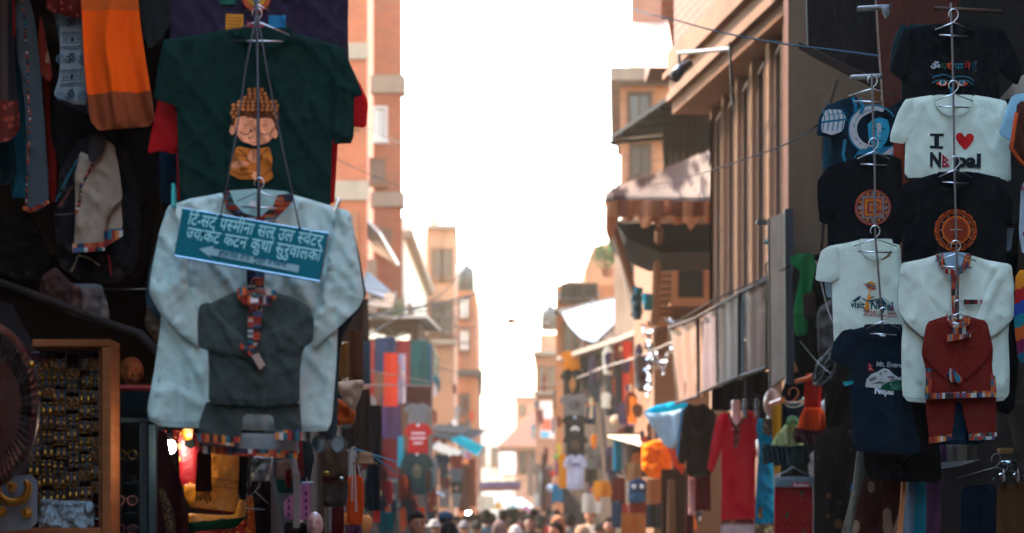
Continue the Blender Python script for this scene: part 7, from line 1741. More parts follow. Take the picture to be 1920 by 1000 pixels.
mb = MB(); ruffle(mb, 1430, 1522, 832, 34, 16.7, 3, 4, .05); mb.build('frill', fabric('#16282a'), t, fixn=False)
hanger(1488, 752, 16.7, 44, 'orange hanger holding the beaded child dress', bar=False, m=plain('#e0641c', .4), drop=4)
mb = MB(); mb.tube([W(1446, 758, 16.9), W(1468, 750, 16.7)], .02, 8); tag(mb.build('wooden_bar', plain('#e0641c', .4)), 'orange bar end beside the beaded child dress', 'bar')
t = thing('child_dress', 'orange child dress with red bodice and dark red frill', 'dress', W(1526, 836, 16.2))
sheet('bodice', [(1512, 700), (1518, 688), (1526, 694), (1536, 690), (1540, 720), (1540, 768), (1508, 768), (1508, 730)], 16.2, [fabric('#b41c12')], t, bulge=.12, R=12, fold=folds('shirt', .012, 3, .4), step=4)
sheet('skirt', [(1508, 764), (1540, 764), (1556, 790), (1560, 806), (1530, 812), (1494, 808), (1500, 784)], 16.15, [fabric('#e0400e')], t, bulge=.2, R=20, fold=folds('hang', .05, 8, .35, 764, 810), step=4)
mb = MB(); ruffle(mb, 1488, 1560, 802, 28, 16.1, 5, 3, .05); mb.build('frill', fabric('#3a1214'), t, fixn=False)
mb = MB(); mb.tube([W(1492, 716, 16.2), W(1514, 710, 16.15), W(1530, 700, 16.15)], .016, 8); tag(mb.build('hanger_arm', plain('#e0641c', .4), smooth=True), 'orange hanger arm holding the orange child dress', 'hanger')
mannequin(1550, 748, 16.6, 'white child mannequin behind the orange child dress', .7, True)
t = thing('sari_packet', 'red dotted sari packet with silver header card', 'packet', W(1488, 1010, 15.6))
o, sf = sheet('cloth', [(1453, 912), (1524, 912), (1524, 1040), (1452, 1040)], 15.6, [fabric('#9a1014')], t, bulge=.02, R=8, step=8, soft=0, thick=.05)
o, sh = sheet('header', [(1453, 894), (1525, 894), (1525, 914), (1453, 913)], 15.57, [metal('#7a8288', .4)], t, bulge=.01, R=6, step=6, soft=0, thick=.03)
pr = Print(sf, .004); 
for i in range(8):
    for j in range(6):
        x, y = 1460 + 12 * j + (6 if i % 2 else 0), 924 + 13 * i
        if x < 1520: pr.disc(x, y, 1.5, ink('#6a5a3a'), seg=6)
for x, y in ((1503, 926), (1475, 968), (1506, 1000)): pr.poly([(x, y - 9), (x + 4, y), (x, y + 5), (x - 4, y)], ink('#3c4a34'), step=4)
pr.build('motifs', t)
pr = Print(sh, .006); pr.poly([(1484, 905), (1518, 905), (1518, 915), (1484, 915)], ink('#b01c1c')); pr.text('Shubham', 1486, 912.5, 9, ink('#d8c8c8'), bold=.02, width=29, shear=.3); pr.build('lettering', t)
mb = MB(); px_tube(mb, [(1456, 892), (1474, 884), (1486, 876)], 15.55, .005, 6); px_tube(mb, [(1486, 876), (1506, 886), (1522, 892)], 15.55, .005, 6); tag(mb.build('coat_hanger', WIRED), 'thin wire hanger above the red dotted sari packet', 'hanger')
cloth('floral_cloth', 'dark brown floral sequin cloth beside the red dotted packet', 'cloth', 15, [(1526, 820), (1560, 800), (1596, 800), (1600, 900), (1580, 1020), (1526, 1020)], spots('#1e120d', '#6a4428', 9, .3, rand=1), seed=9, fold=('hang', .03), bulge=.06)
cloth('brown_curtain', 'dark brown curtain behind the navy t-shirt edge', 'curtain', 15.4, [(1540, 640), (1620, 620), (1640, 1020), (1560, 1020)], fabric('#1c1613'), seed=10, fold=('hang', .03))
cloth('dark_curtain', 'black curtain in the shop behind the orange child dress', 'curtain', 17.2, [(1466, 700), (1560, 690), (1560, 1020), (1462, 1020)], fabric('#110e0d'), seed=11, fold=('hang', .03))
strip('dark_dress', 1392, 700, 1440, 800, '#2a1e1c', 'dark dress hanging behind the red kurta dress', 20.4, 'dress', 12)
strip('black_trousers', 1336, 712, 1396, 770, '#171413', 'black cloth bundle under the covered panels', 20.8, 'cloth', 13)
strip('brown_bundle', 1400, 696, 1452, 740, '#2e2622', 'dark brown bundle under the near covered panel', 18.6, 'bundle', 14)
for k, x in enumerate((1397, 1420)):
    t = thing('hanging_tassel', ('left' if k == 0 else 'right') + ' grey beaded tassel hanging before the dark dress', 'tassel', W(x, 790, 19))
    mb = MB(); mb.tube([W(x, 712, 19), W(x, 752, 19)], .004, 5); mb.build('cord', WIRED, t)
    mb = MB()
    for j in range(5): mb.ball(W(x, 752 + j * 7, 19), (.018 + .004 * (j % 2), .018, .016), 8, 6)
    mb.build('beads', plain('#6a625c', .4), t, smooth=True)
cloth('green_jacket', 'bright green jacket hanging beside the mirror', 'jacket', 14.6, [(1480, 482), (1500, 476), (1524, 474), (1530, 500), (1522, 540), (1514, 628), (1490, 630), (1488, 580), (1502, 510), (1484, 496)], fabric('#1c6a34'), seed=12, fold=('hang', .04), sc_=.5, step=6)
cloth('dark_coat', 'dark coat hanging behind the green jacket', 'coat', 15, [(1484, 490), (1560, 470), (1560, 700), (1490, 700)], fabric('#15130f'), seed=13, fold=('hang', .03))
cloth('brown_bag', 'brown bag hanging right of the green jacket', 'bag', 14.4, [(1506, 552), (1528, 544), (1532, 596), (1508, 600)], fabric('#3c2c24'), seed=14, bulge=.12, step=6)
cloth('grey_sack', 'grey brown sack hanging left of the visit Nepal t-shirt', 'sack', 13.2, [(1532, 580), (1566, 556), (1576, 620), (1560, 690), (1534, 670)], fabric('#5a5048'), seed=15, fold=('crumple', .03), bulge=.1, step=7)
t = thing('wire_coil', 'tangled coil of grey cable hanging beside the orange child dress', 'cable', W(1545, 730, 13)); mb = MB(); rr = random.Random(2)
for k in range(7):
    c = (1545 + rr.uniform(-4, 4), 692 + rr.uniform(-6, 6)); a_, b_ = 18 + rr.uniform(-4, 4), 26 + rr.uniform(-6, 8); ph = rr.uniform(0, 3)
    mb.tube([W(c[0] + a_ * math.cos(q + ph), c[1] + b_ * math.sin(q), 13 + .05 * math.sin(q * 2 + k)) for q in [i * math.pi / 10 for i in range(20)]], .006, 5, closed=True)
mb.build('loops', plain('#5a564e', .6), t, smooth=True)
# ================================================================== cables across the street
def wire(pts, lab, r=.008, c='#1a1a1c', k=0.0):
    r *= .55 if r > .011 else .9; c = {'#b8a8a0': '#6a5a52', '#d8ccc4': '#8a7a70', '#b8b0a8': '#7a7068'}.get(c, '#241c18' if r > .006 else c)
    mb = MB()
    if len(pts) == 2 and k: mb.tube(sag(W(*pts[0]), W(*pts[1]), k), r, 5)
    else:
        P = [W(*p) for p in pts]; out = []
        for i in range(len(P) - 1):
            p0, p1, p2, p3 = P[max(0, i - 1)], P[i], P[i + 1], P[min(len(P) - 1, i + 2)]
            for j in range(6):
                u = j / 6; out.append(.5 * ((2 * p1) + (-p0 + p2) * u + (2 * p0 - 5 * p1 + 4 * p2 - p3) * u * u + (-p0 + 3 * p1 - 3 * p2 + p3) * u ** 3))
        out.append(P[-1]); mb.tube(out, r, 5)
    return tag(mb.build('cable', plain(c, 1.0), smooth=True), lab, 'cable')
wire([(1186, 15, 24), (1214, 26, 21), (1260, 36, 18), (1340, 58, 15), (1440, 78, 13), (1560, 94, 11.5), (1660, 107, 10.6)], 'dark blue cable crossing under the overhang to the right stall', .006, '#123a48')
wire([(1155, 352, 29), (1240, 344, 25), (1300, 330, 22), (1400, 298, 17), (1480, 268, 14), (1534, 234, 11)], 'thin black cable crossing before the corrugated roof', .006)
wire([(684, 238, 40), (720, 255, 36), (756, 272, 30)], 'short dark cable by the red sleeve', .012)
wire([(626, 296, 30), (680, 322, 34), (752, 350, 38)], 'brown cable crossing the brick towers', .014, '#5a4038')
wire([(676, 640, 26), (740, 600, 34), (800, 570, 44), (834, 546, 50), (866, 512, 56), (868, 530, 56)], 'looping cable rising before the pinkish house', .022, '#4a3a34')
wire([(690, 592, 32), (760, 580, 40), (830, 568, 48), (890, 552, 58)], 'thick bundle of cables toward the terracotta house', .045, '#3a302c')
wire([(700, 596, 34), (770, 588, 42), (850, 572, 52), (892, 550, 60)], 'second thick cable bundle just below the first', .03, '#4a3c34')
wire([(770, 600, 46), (830, 612, 54), (896, 614, 64)], 'cable sagging below the thick bundles', .03, '#5a463c')
wire([(720, 608, 36), (780, 664, 42), (840, 694, 50), (904, 706, 60)], 'long thin cable descending to the dark eave', .016, '#4a3a34')
wire([(640, 684, 22), (720, 700, 30), (806, 716, 36)], 'upper pale line across the tall cloth display', .012, '#b8a8a0')
wire([(640, 724, 22), (720, 722, 30), (806, 724, 36)], 'lower pale line across the tall cloth display', .010, '#b8a8a0')
wire([(850, 650, 60), (880, 640, 64), (898, 630, 70)], 'short cable below the dark loop at left', .02, '#5a463c')
wire([(1000, 720, 60), (1044, 720, 50), (1080, 710, 42), (1130, 690, 36), (1200, 668, 30), (1262, 640, 25)], 'pale drooping cable from the far right houses to the tinsel', .010, '#d8ccc4')
wire([(1090, 700, 44), (1140, 686, 38), (1190, 670, 34)], 'short pale cable before the black t-shirts', .008, '#b8b0a8')
wire([(1260, 610, 22.2), (1340, 562, 19.9), (1400, 536, 18.5), (1480, 500, 16)], 'thin grey cable along the covered panels', .008, '#6a6460')
wire([(1548, 190, 16), (1560, 260, 15.5), (1552, 330, 16), (1580, 400, 15.4)], 'black cable hanging on the plaster strip', .010)
wire([(1570, 150, 16), (1544, 250, 15.8), (1546, 360, 15.8), (1540, 470, 15.6)], 'grey looped cable on the plaster strip', .010, '#3a3c3c')
wire([(1530, 490, 13), (1552, 580, 12.6), (1572, 632, 12), (1560, 660, 12.8)], 'pale cord running down to the cable coil', .003, '#8a8478')
wire([(1500, 640, 13), (1530, 676, 13), (1556, 700, 12.6)], 'pale cord hanging left of the cable coil', .003, '#8a8478')
# street lamp hanging on its arm over the far street
t = thing('street_lamp', 'small street lamp head reaching over the far street against the sky', 'lamp', W(966, 604, 70))
mb = MB(); mb.tube([W(950, 600, 70), W(958, 602, 70), W(972, 603, 70)], [.08, .11, .05], 10); mb.build('lamp_head', plain('#6a4a40', .5), t, smooth=True)
mb = MB(); mb.tube([W(970, 603, 70), W(986, 603, 70), W(1030, 606, 72)], .012, 6); mb.build('arm', plain('#8a7468', .5), t)
t = thing('antenna', 'thin antenna mast on the roof of the pinkish house', 'antenna', W(822, 424, 86))
mb = MB(); mb.tube([W(822, 424, 86), W(822, 392, 86)], .03, 6); mb.build('mast', plain('#6a5a50', .5), t); mb = MB(); mb.tube([W(818, 400, 86), W(826, 400, 86)], .02, 6); mb.build('rod', plain('#6a5a50', .5), t)
for k, (x, y, Y, lab) in enumerate(((1030, 620, 104, 'black water tank on the pink house'), (874, 546, 100, 'black water tank on the terracotta house'), (1222, 134, 50, 'black water tank on the brick tower with cornice'))):
    t = thing('water_tank', lab, 'tank', W(x, y, Y)); r_ = .36
    mb = MB(); mb.lathe(W(x, y, Y), [(r_, 0), (r_, .75), (r_ * .85, .95), (r_ * .3, 1.05), (r_ * .3, 1.12)], 18); mb.build('drum', plain('#181818', .5), t, smooth=True)
    mb = MB(); mb.tube([W(x, y, Y) + Vector((r_, 0, .1)), W(x, y, Y) + Vector((r_ + .2, 0, 0)), W(x, y, Y) + Vector((r_ + .2, 0, -1.6))], .03, 6); mb.build('pipe', plain('#8a8a88', .5), t)
for k in range(9):
    ya, yb = 500 + k * 22, 540 + k * 17 + (k % 3) * 14; Y0 = 34 + k * 5
    wire([(686, ya + 40, Y0), (790 + k * 7, ya + 62, Y0 + 12), (900, yb + 60, Y0 + 26)], ('highest', 'second', 'third', 'fourth', 'fifth', 'sixth', 'seventh', 'eighth', 'lowest')[k] + ' of nine thin cables fanning to the left street bend', .012)
# far ends: banner, tents, signboard
t = thing('street_banner', 'mauve banner stretched across the far street', 'banner', W(936, 922, 105))
sheet('cloth', [(892, 906), (976, 904), (976, 920), (892, 922)], 105, [fabric('#8a6a94'), fabric('#a85a58')], t, lines=[[(880, 914), (990, 913)]], matfn=lambda x, y: 1 if y > 913.5 else 0, fold=folds('noise', .05, 3), step=5, soft=0, thick=.03, bulge=.05)
mb = MB(); mb.tube([W(884, 905, 105), W(984, 903, 105)], .02, 5); mb.build('rope', DARK, t)
def tent(x0, x1, ya, yb, Y, m, lab):
    t = thing('market_umbrella', lab, 'umbrella', W((x0 + x1) / 2, 985, Y)); c = W((x0 + x1) / 2, ya, Y); r = (x1 - x0) / 2 / F * Y; h = (yb - ya) / F * Y
    mb = MB(); n = 8; vs = [c] + [c + Vector((r * math.cos(2 * math.pi * i / n), r * math.sin(2 * math.pi * i / n), -h)) for i in range(n)]
    vs2 = [v - Vector((0, 0, .03)) for v in vs]
    mb.add(vs + vs2, [(0, 1 + i, 1 + (i + 1) % n) for i in range(n)] + [(n + 1, n + 2 + (i + 1) % n, n + 2 + i) for i in range(n)]); mb.build('canopy', m, t)
    mb = MB(); mb.tube([c, Vector((c.x, c.y, 0))], .025, 6); mb.build('pole', WOODM, t)
    mb = MB()
    for i in range(n): mb.tube([c - Vector((0, 0, .05)), vs[1 + i] - Vector((0, 0, .04))], .012, 4)
    mb.build('ribs', WOODM, t)
tent(928, 976, 922, 944, 90, plain('#f4f0ea', .6), 'white market umbrella in the far street')
tent(950, 1000, 932, 950, 80, plain('#e8e4dc', .6), 'second white market umbrella right of the first')
tent(926, 944, 938, 952, 72, plain('#e0a030', .6), 'small yellow umbrella over the far crowd')
tent(976, 998, 944, 962, 70, plain('#d88a94', .6), 'pale pink umbrella over the far crowd')
tent(952, 972, 946, 956, 68, plain('#8aa888', .6), 'pale green umbrella over the far crowd')
t = thing('shop_hoarding', 'pale red and white shop hoarding on the far right houses', 'sign', W(1028, 850, 88))
MB().prism([W(1012, 822, 88), W(1040, 822, 88), W(1040, 752, 88), W(1012, 752, 88)], (0, .15, 0)).build('board', plain('#d8b4a4', .6), t)
MB().prism([W(1014, 806, 87.96), W(1038, 806, 87.96), W(1038, 786, 87.96), W(1014, 786, 87.96)], (0, .03, 0)).build('red_field', plain('#c4583c', .6), t)
MB().prism([W(1014, 820, 87.96), W(1030, 820, 87.96), W(1030, 810, 87.96), W(1014, 810, 87.96)], (0, .03, 0)).build('blue_field', plain('#5a94a8', .6), t)
t = thing('motorbike_lamp', 'round white headlamp shining in the far crowd', 'lamp', W(878, 966, 62))
mb = MB(); mb.ball(W(878, 961, 62), (.05, .04, .05), 14, 10); mb.build('bulb', glow('#fff0dc', 30), t, smooth=True); mb = MB(); mb.lathe(W(878, 961, 62.04), [(.055, -.06), (.06, -.02), (.058, 0)], 14, axis='y'); mb.build('housing', DARK, t)
for k, (x0, y0, x1, y1, c, lab, Y) in enumerate(((878, 860, 892, 950, '#b0502c', 'orange brown cloth hung at the left bend below the turquoise awning', 66), (990, 860, 1000, 930, '#8a6a5a', 'dull brown cloth under the temple roof', 100), (1004, 870, 1022, 950, '#6a564c', 'grey brown shutter below the temple roof', 92), (1022, 880, 1034, 960, '#7a4a40', 'reddish brown cloth left of the white lantern', 60), (1016, 850, 1024, 960, '#5a2a30', 'dark red post cloth beside the shop hoarding', 70),
      (862, 870, 880, 960, '#7a4634', 'brown cloth hung right of the far rack', 58), (896, 930, 926, 956, '#d8b89a', 'cream cloth over a far stall on the left', 84))):
    strip('far_cloth', x0, y0, x1, y1, c, lab, Y, 'cloth', 140 + k)

# ================================================================== the crowd
def sweep_cap(mb, a, b, ra, rb, seg=10):
    a, b = Vector(a), Vector(b); d = (b - a)
    if d.length < 1e-6: return
    n = d.normalized(); pts = [a - n * ra * .98, a - n * ra * .7, a, b, b + n * rb * .7, b + n * rb * .98]
    mb.tube(pts, [ra * .15, ra * .72, ra, rb, rb * .72, rb * .15], seg)
def joints(pose):
    """joint positions for a 1.68 m adult facing -Y"""
    st, la, ra, lean = pose
    J = {}
    for s, k in (('l', 1), ('r', -1)):
        sw = st * k
        J['hip' + s] = (k * .09, 0, .9); J['knee' + s] = (k * .10, -.05 - sw * .12, .49); J['ank' + s] = (k * .10, .02 - sw * .22, .085); J['toe' + s] = (k * .115, -.13 - sw * .22, .035)
        J['sh' + s] = (k * .18, .0, 1.37)
        e, h = (la if k > 0 else ra)
        J['el' + s] = (k * (.24), .03 + e[0], 1.10 + e[1]); J['wr' + s] = (k * (.24 + h[0]), -.02 + h[1], .87 + h[2])
    return J
def body_mesh(pose, grow=0.0, part='skin', voxel=.011):
    J = joints(pose); mb = MB(); g = grow
    if part in ('skin', 'trousers'):
        for s in 'lr':
            sweep_cap(mb, J['hip' + s], J['knee' + s], .085 + g, .058 + g); sweep_cap(mb, J['knee' + s], J['ank' + s], .056 + g, .038 + g * 1.3)
            if part == 'skin': sweep_cap(mb, J['ank' + s], J['toe' + s], .042, .032)
        mb.ball((0, .01, .93), (.155 + g, .115 + g, .12 + g), 16, 10)
    if part in ('skin', 'shirt'):
        mb.ball((0, .01, 1.0), (.15 + g, .11 + g, .16 + g), 16, 10); mb.ball((0, .0, 1.2), (.165 + g, .115 + g, .2 + g), 16, 10); mb.ball((0, .01, 1.34), (.185 + g, .085 + g, .085 + g), 16, 10)
        if part == 'shirt': mb.ball((0, .01, .93), (.165 + g, .12 + g, .1 + g), 16, 10)
        sweep_cap(mb, (.0, .015, 1.36), (0, .01, 1.43 if part == 'skin' else 1.41), .06 + g, .05 + g)
        for s in 'lr':
            sweep_cap(mb, J['sh' + s], J['el' + s], .05 + g, .038 + g); 
            if part == 'skin' or True: sweep_cap(mb, J['el' + s], Vector(J['el' + s]).lerp(Vector(J['wr' + s]), 1 if part == 'skin' else .85), .037 + g, .026 + g)
    if part == 'skin':
        sweep_cap(mb, (0, .015, 1.40), (0, .0, 1.50), .055, .05)
        mb.ball((0, .0, 1.575), (.072, .092, .105), 20, 14); mb.ball((0, -.03, 1.52), (.055, .06, .055), 14, 10)
        mb.ball((0, -.095, 1.552), (.014, .02, .018), 8, 6); sweep_cap(mb, (0, -.085, 1.585), (0, -.1, 1.556), .009, .012, 6)
        for k in (-1, 1):
            mb.ball((k * .073, .005, 1.562), (.012, .02, .03), 8, 6); mb.ball((k * .028, -.078, 1.595), (.024, .014, .008), 8, 6); mb.ball((k * .036, -.068, 1.548), (.022, .02, .02), 8, 6)
        mb.ball((0, -.084, 1.522), (.022, .012, .006), 8, 6); mb.ball((0, -.082, 1.512), (.019, .012, .006), 8, 6); mb.ball((0, -.075, 1.488), (.022, .018, .016), 8, 6)
        for s, k in (('l', 1), ('r', -1)):
            w_ = Vector(J['wr' + s]); d = (w_ - Vector(J['el' + s])).normalized(); side = Vector((0, 1, 0)) - d * d.y; side.normalize(); fwd = d.cross(side)
            mb_p = w_ + d * .05; sweep_cap(mb, w_, mb_p + d * .02, .026, .032, 8)
            for i, L in enumerate((.062, .072, .068, .052)):
                r0 = mb_p + d * .03 + side * (.027 - .018 * i); k1 = r0 + d * L * .55 + fwd * -.006 * k; k2 = k1 + d * L * .4 + fwd * -.016 * k
                sweep_cap(mb, r0, k1, .0095, .009, 6); sweep_cap(mb, k1, k2, .009, .008, 6)
            r0 = w_ + d * .03 - side * -.026; t1 = r0 + side * .022 + d * .03; sweep_cap(mb, r0, t1, .011, .010, 6); sweep_cap(mb, t1, t1 + d * .026 + side * .004, .010, .0085, 6)
    o = mb.build('tmp', fabric('#808080'), None, fixn=True); off = o.location.copy()
    md = o.modifiers.new('r', 'REMESH'); md.mode = 'VOXEL'; md.voxel_size = voxel
    sm = o.modifiers.new('s', 'SMOOTH'); sm.iterations = 2 if part == 'skin' else 8; sm.factor = .5
    bpy.context.view_layer.update()
    me = bpy.data.meshes.new_from_object(o.evaluated_get(bpy.context.evaluated_depsgraph_get())); me.transform(Matrix.Translation(off))
    old = o.data; bpy.data.objects.remove(o); bpy.data.meshes.remove(old)
    for p in me.polygons: p.use_smooth = True
    return me
POSES = [(.5, ((.0, 0), (.0, -.05, .0)), ((.0, 0), (.0, -.02, .0)), 0), (-.6, ((.02, 0), (-.05, -.22, .22)), ((.0, 0), (.0, .02, .0)), 0), (.2, ((.0, 0), (-.02, -.06, .02)), ((.03, .02), (-.1, -.2, .3)), 0)]
BODY = []
for i, ps in enumerate(POSES):
    b = {'skin': body_mesh(ps, voxel=.0085), 'shirt': body_mesh(ps, .014, 'shirt', .014), 'trousers': body_mesh(ps, .012, 'trousers', .014)}
    for k, me in b.items(): me.name = {'skin': 'body', 'shirt': 'shirt', 'trousers': 'trousers'}[k]
    BODY.append(b)
def hair_mesh(kind, seed):
    rr = random.Random(seed); mb = MB()
    def fn(q, v):
        q = q.copy(); nz = noise.noise(v * 3.1 + Vector((seed, 0, 0))) * .006 + noise.noise(v * 9 + Vector((0, seed, 0))) * .004
        q += v * nz
        if v.y < -.2 and v.z < .38: q.y *= .55; q.x *= .93        # keep the face free
        if kind in ('short', 'flat') and v.z < -.25: q *= .8
        if kind == 'flat' and v.z > .5: q.z += .012
        if kind == 'long' and v.z < -.1 and v.y > -.25: q.z *= 1.9; q.x *= .95
        return q
    R_ = {'short': (.083, .102, .112), 'flat': (.084, .104, .114), 'long': (.086, .106, .116), 'bun': (.082, .102, .11), 'curly': (.098, .115, .125)}[kind]
    mb.ball((0, .014, 1.592), R_, 28, 20, fn=fn)
    if kind == 'bun': mb.ball((0, .11, 1.60), (.045, .04, .045), 14, 10)
    return mb.build('hair', fabric('#1a1412'), None, smooth=True)
def cover_mesh(kind):
    mb = MB()
    if kind == 'cap':
        mb.ball((0, .012, 1.615), (.09, .108, .095), 24, 16, fn=lambda q, v: Vector((q.x, q.y, max(q.z, -.01))))
        mb.prism([(-.07, -.08, 1.612), (.07, -.08, 1.612), (.055, -.165, 1.60), (0, -.18, 1.597), (-.055, -.165, 1.60)], (0, 0, .008))
    elif kind == 'beanie':
        mb.ball((0, .012, 1.60), (.088, .107, .11), 24, 16, fn=lambda q, v: Vector((q.x, q.y, max(q.z, -.0))))
        mb.tube([(.09 * math.cos(a), .012 + .11 * math.sin(a), 1.604) for a in [i * math.pi / 12 for i in range(24)]], .016, 8, closed=True)
    elif kind == 'sunhat':
        mb.lathe((0, .01, 1.60), [(.17, -.01), (.165, 0), (.10, .015), (.095, .05), (.08, .09), (.03, .105)], 24, wob=.02)
    else:   # shawl over head and shoulders
        def fn(q, v):
            q = q.copy()
            if v.y < -.25 and v.z < .45: q.y *= .35
            if v.z < -.2: q.x *= 1 + .9 * (-v.z - .2); q.z *= 1.5
            q += v * .008 * noise.noise(v * 4)
            return q
        mb.ball((0, .02, 1.58), (.096, .118, .13), 28, 20, fn=fn)
    return mb.build({'shawl': 'head_scarf', 'cap': 'cap', 'beanie': 'wool_hat', 'sunhat': 'sun_hat'}[kind], fabric('#808080'), None, smooth=True)
def keep(o):
    me = o.data; me.transform(Matrix.Translation(o.location)); bpy.data.objects.remove(o); return me
HAIR = {k: keep(hair_mesh(k, i)) for i, k in enumerate(('short', 'flat', 'long', 'bun', 'curly'))}
COVER = {k: keep(cover_mesh(k)) for k in ('cap', 'beanie', 'sunhat', 'shawl')}
EYE = MB()
for k in (-1, 1): EYE.ball((k * .028, -.085, 1.578), (.011, .006, .006), 10, 6)
EYEM = keep(EYE.build('eyes', DARK)); LIP = MB(); LIP.ball((0, -.0945, 1.516), (.021, .005, .007), 12, 6); LIPM = keep(LIP.build('lips', DARK))
BRW = MB()
for k in (-1, 1): BRW.tube([(k * .014, -.0935, 1.600), (k * .03, -.092, 1.604), (k * .044, -.082, 1.598)], .0035, 5)
BRWM = keep(BRW.build('eyebrows', DARK))
def person(x, ytop, w, label, skin='#8a5638', top='#5a4a44', legs='#23262c', hair='short', cover=None, hc='#15100e', cc='#3a3c40', face=0.0, pose=0, group=None):
    ytop -= 3; Y = .168 * F / w; h = CAMZ + (HY - ytop) / F * Y; k = h / (1.695 if cover is None else 1.71)
    if k > 1.12: Y *= 1.0
    t = thing('person', label, 'person', ((x - 960) / F * Y, Y, 0), group); t.scale = (k, k, k); t.rotation_euler = (0, 0, math.radians(face))
    def add(nm, me, m):
        o = bpy.data.objects.new(nm, me); COL.objects.link(o); o.parent = t
        if not me.materials: me.materials.append(m)
        o.material_slots[0].link = 'OBJECT'; o.material_slots[0].material = m
        return o
    b = BODY[pose]
    add('body', b['skin'], plain(skin, .5, var=.1, scale=30)); add('shirt', b['shirt'], fabric(top)); add('trousers', b['trousers'], fabric(legs))
    if hair: add('hair', HAIR[hair], fabric(hc))
    if cover: add({'shawl': 'head_scarf', 'cap': 'cap', 'beanie': 'wool_hat', 'sunhat': 'sun_hat'}[cover], COVER[cover], fabric(cc))
    add('eyes', EYEM, DARK); add('eyebrows', BRWM, fabric('#15100e')); add('lips', LIPM, plain('#7a3c34', .5))
    return t
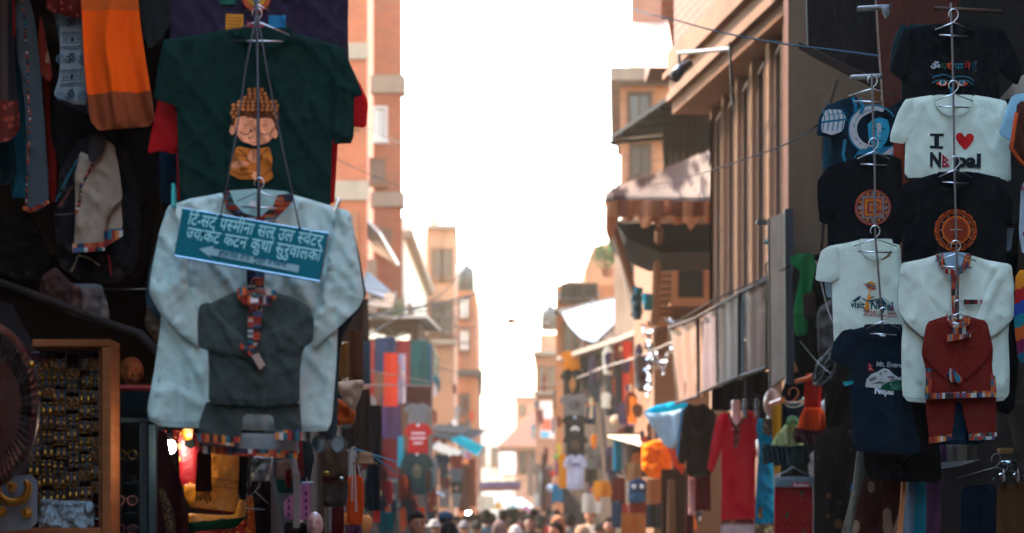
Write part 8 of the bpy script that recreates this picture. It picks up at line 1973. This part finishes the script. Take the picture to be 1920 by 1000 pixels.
P = [
 (782, 964, 34, 'person with flat black hair in a grey top, nearest on the left of the crowd', dict(hair='flat', top='#4a4a4c', face=20)),
 (836, 961, 26, 'person in a wide dark blue cap at the left of the crowd', dict(hair='short', cover='cap', cc='#1c3246', top='#3a3a40', face=160)),
 (817, 976, 22, 'person in a white sun hat left of the blue cap', dict(cover='sunhat', cc='#8a8078', top='#2c4a48', face=150)),
 (842, 984, 31, 'person with rounded dark hair seen from behind below the blue cap', dict(hair='curly', top='#2a3a3a', face=175)),
 (870, 979, 21, 'person in a grey wool cap and pale pink top', dict(cover='beanie', cc='#6a625e', top='#8a5a50', face=170)),
 (879, 968, 18, 'person with short dark hair below the round headlamp', dict(hair='short', top='#3a3436', face=180)),
 (893, 980, 23, 'person with greying dark hair seen from behind near the centre', dict(hair='short', hc='#2e2a28', top='#4a4a4e', face=180)),
 (911, 960, 20, 'person with curly dark hair standing taller left of centre', dict(hair='curly', top='#2e4244', face=180, pose=1)),
 (936, 978, 26, 'person with a pale mauve head scarf near the centre', dict(cover='shawl', cc='#6a5450', top='#6a5450', face=180)),
 (943, 959, 15, 'person with black hair far back under the white umbrellas', dict(hair='long', top='#7a5a54', face=180)),
 (934, 992, 20, 'person with black hair and brown face low at the centre', dict(hair='short', top='#3c3034', face=-10)),
 (799, 987, 16, 'person with dark hair behind the one in a white sun hat', dict(hair='long', top='#4a2c2c', face=170)),
 (759, 984, 15, 'person with dark hair low beneath the tan brown cloth', dict(hair='short', top='#3a3e44', face=180)),
 (742, 977, 14, 'person with dark hair before the teal cloth at far left of crowd', dict(hair='short', top='#463834', face=180)),
 (737, 993, 18, 'person in a teal scarf low at the left end of the crowd', dict(cover='shawl', cc='#1c5a60', top='#1c5a60', face=180)),
 (800, 992, 9, 'person in a small bright red hat among the left of the crowd', dict(cover='beanie', cc='#c4281c', top='#6a2a2a', face=180)),
 (720, 990, 16, 'person in a brown top at the outer left of the crowd', dict(hair='long', top='#6a4a3c', face=160)),
 (992, 970, 21, 'person with a flat top of black hair and brown face, dark jacket', dict(hair='flat', top='#1c2224', face=8, skin='#7a4630', pose=1)),
 (1012, 982, 19, 'person with dark hair right of the flat topped one', dict(hair='short', top='#5a4c48', face=170)),
 (1029, 957, 13, 'person with dark hair far back under the right houses', dict(hair='short', top='#2c3844', face=180)),
 (1042, 960, 19, 'person with dark hair and shaded face in a red top', dict(hair='short', top='#a02c2c', face=-40, skin='#5a3424')),
 (1048, 969, 25, 'person with a tan cloth over the head, right of centre', dict(hair='bun', cover='shawl', cc='#8a5a3c', top='#8a5a3c', face=25, skin='#9a5c3c', pose=2)),
 (1041, 983, 27, 'person with dark parted hair and warm lit face, turned left', dict(hair='long', top='#3a2a2a', face=-55, skin='#a8623e')),
 (1068, 965, 20, 'person with thick dark hair seen from behind, right of centre', dict(hair='curly', top='#4a423e', face=180, skin='#5a3424')),
 (1106, 955, 20, 'person in a beige shirt facing the camera, tallest on the right', dict(hair='short', top='#b89a7c', face=-12, skin='#a8623e', pose=2)),
 (1092, 987, 31, 'person with grey hair under a pale shawl low on the right', dict(hair='short', hc='#4a4440', cover='shawl', cc='#8a6a54', top='#8a6a54', face=180)),
 (1124, 985, 22, 'person with dark hair low beside the pale shawl', dict(hair='short', top='#4a3c3a', face=170)),
 (1142, 974, 24, 'person with long dark hair and round brown face on the right', dict(hair='long', top='#3a3034', face=5, skin='#8e5236')),
 (1134, 968, 18, 'person with short dark hair behind the round brown face', dict(hair='short', top='#6a3a30', face=150)),
 (1175, 988, 25, 'person with a dark green cap low at the right of the crowd', dict(cover='beanie', cc='#1e2a26', top='#2c3230', face=180)),
 (1237, 992, 20, 'person in a dark teal wool hat at the right end of the crowd', dict(cover='beanie', cc='#0e3a40', top='#2a2c30', face=180)),
 (1200, 980, 18, 'person with dark hair in an ochre top near the right end', dict(hair='short', top='#b06a2c', face=180)),
 (956, 979, 18, 'person with brown hair below the white umbrellas', dict(hair='short', hc='#3a261c', top='#8a6a5c', face=180)),
 (967, 987, 27, 'person in a white cloth cap low at the centre', dict(cover='beanie', cc='#a09890', top='#7a6a60', face=180)),
 (961, 966, 11, 'person with dark hair far behind the white cap', dict(hair='short', top='#4a5a6a', face=180)),
 (1010, 965, 15, 'person in a dusty pink head scarf far back right of centre', dict(cover='shawl', cc='#7a4c46', top='#7a4c46', face=180)),
 (920, 986, 18, 'person with dark hair left of the low centre face', dict(hair='long', top='#5a4448', face=180)),
 (1117, 994, 18, 'person with black hair at the bottom edge right of pale shawl', dict(hair='flat', top='#3c3c40', face=180)),
 (1216, 984, 15, 'person with dark hair before the dark trousers on the right', dict(hair='short', top='#54504c', face=180)),
 (856, 972, 13, 'person with dark hair far back right of the blue cap', dict(hair='short', top='#5a3c34', face=180)),
 (980, 962, 10, 'person in a pale top very far back at the centre right', dict(hair='short', top='#b0988c', face=180)),
 (1074, 978, 16, 'person with brown hair between the tan cloth and the beige shirt', dict(hair='bun', hc='#2e1c14', top='#6a4c44', face=180)),
]
for x, yt, w_, lab, kw in P: person(x, yt, w_, lab, **kw)
rr = random.Random(8)
for k in range(84):
    x = rr.uniform(700, 1235); w_ = rr.uniform(9, 17); yt = 966 - rr.uniform(-14, 9) - (17 - w_) * .2
    if 860 < x < 900 and yt < 968: yt += 8
    person(x, yt, w_, 'person small and blurred deep in the market crowd', group='people deep in the crowd', skin=rr.choice(['#7a4630', '#8e5236', '#5a3424']), top=rr.choice(['#141618', '#5a2a24', '#3c4a52', '#8a6a58', '#a0483a', '#c0a890', '#24323a']), hair=rr.choice(['short', 'short', 'long', 'flat', 'bun', 'curly']), hc=rr.choice(['#15100e', '#1c1512', '#2a1c16']), face=rr.choice([180, 180, 160, 10, -20, 200]), pose=rr.randrange(3))
# ================================================================== sunny street haze
hz = bpy.data.materials.new('haze air'); hz.use_nodes = True
hn = hz.node_tree.nodes; hl = hz.node_tree.links
hn.remove(hn['Principled BSDF'])
pv = hn.new('ShaderNodeVolumePrincipled'); pv.inputs['Color'].default_value = (1, .8, .55, 1)
pv.inputs['Density'].default_value = .00085; pv.inputs['Anisotropy'].default_value = .35
hl.new(pv.outputs[0], hn['Material Output'].inputs['Volume'])
tag(MB().box((-30, -30, -1), (30, 182, 17)).build('haze', hz), kind='stuff')
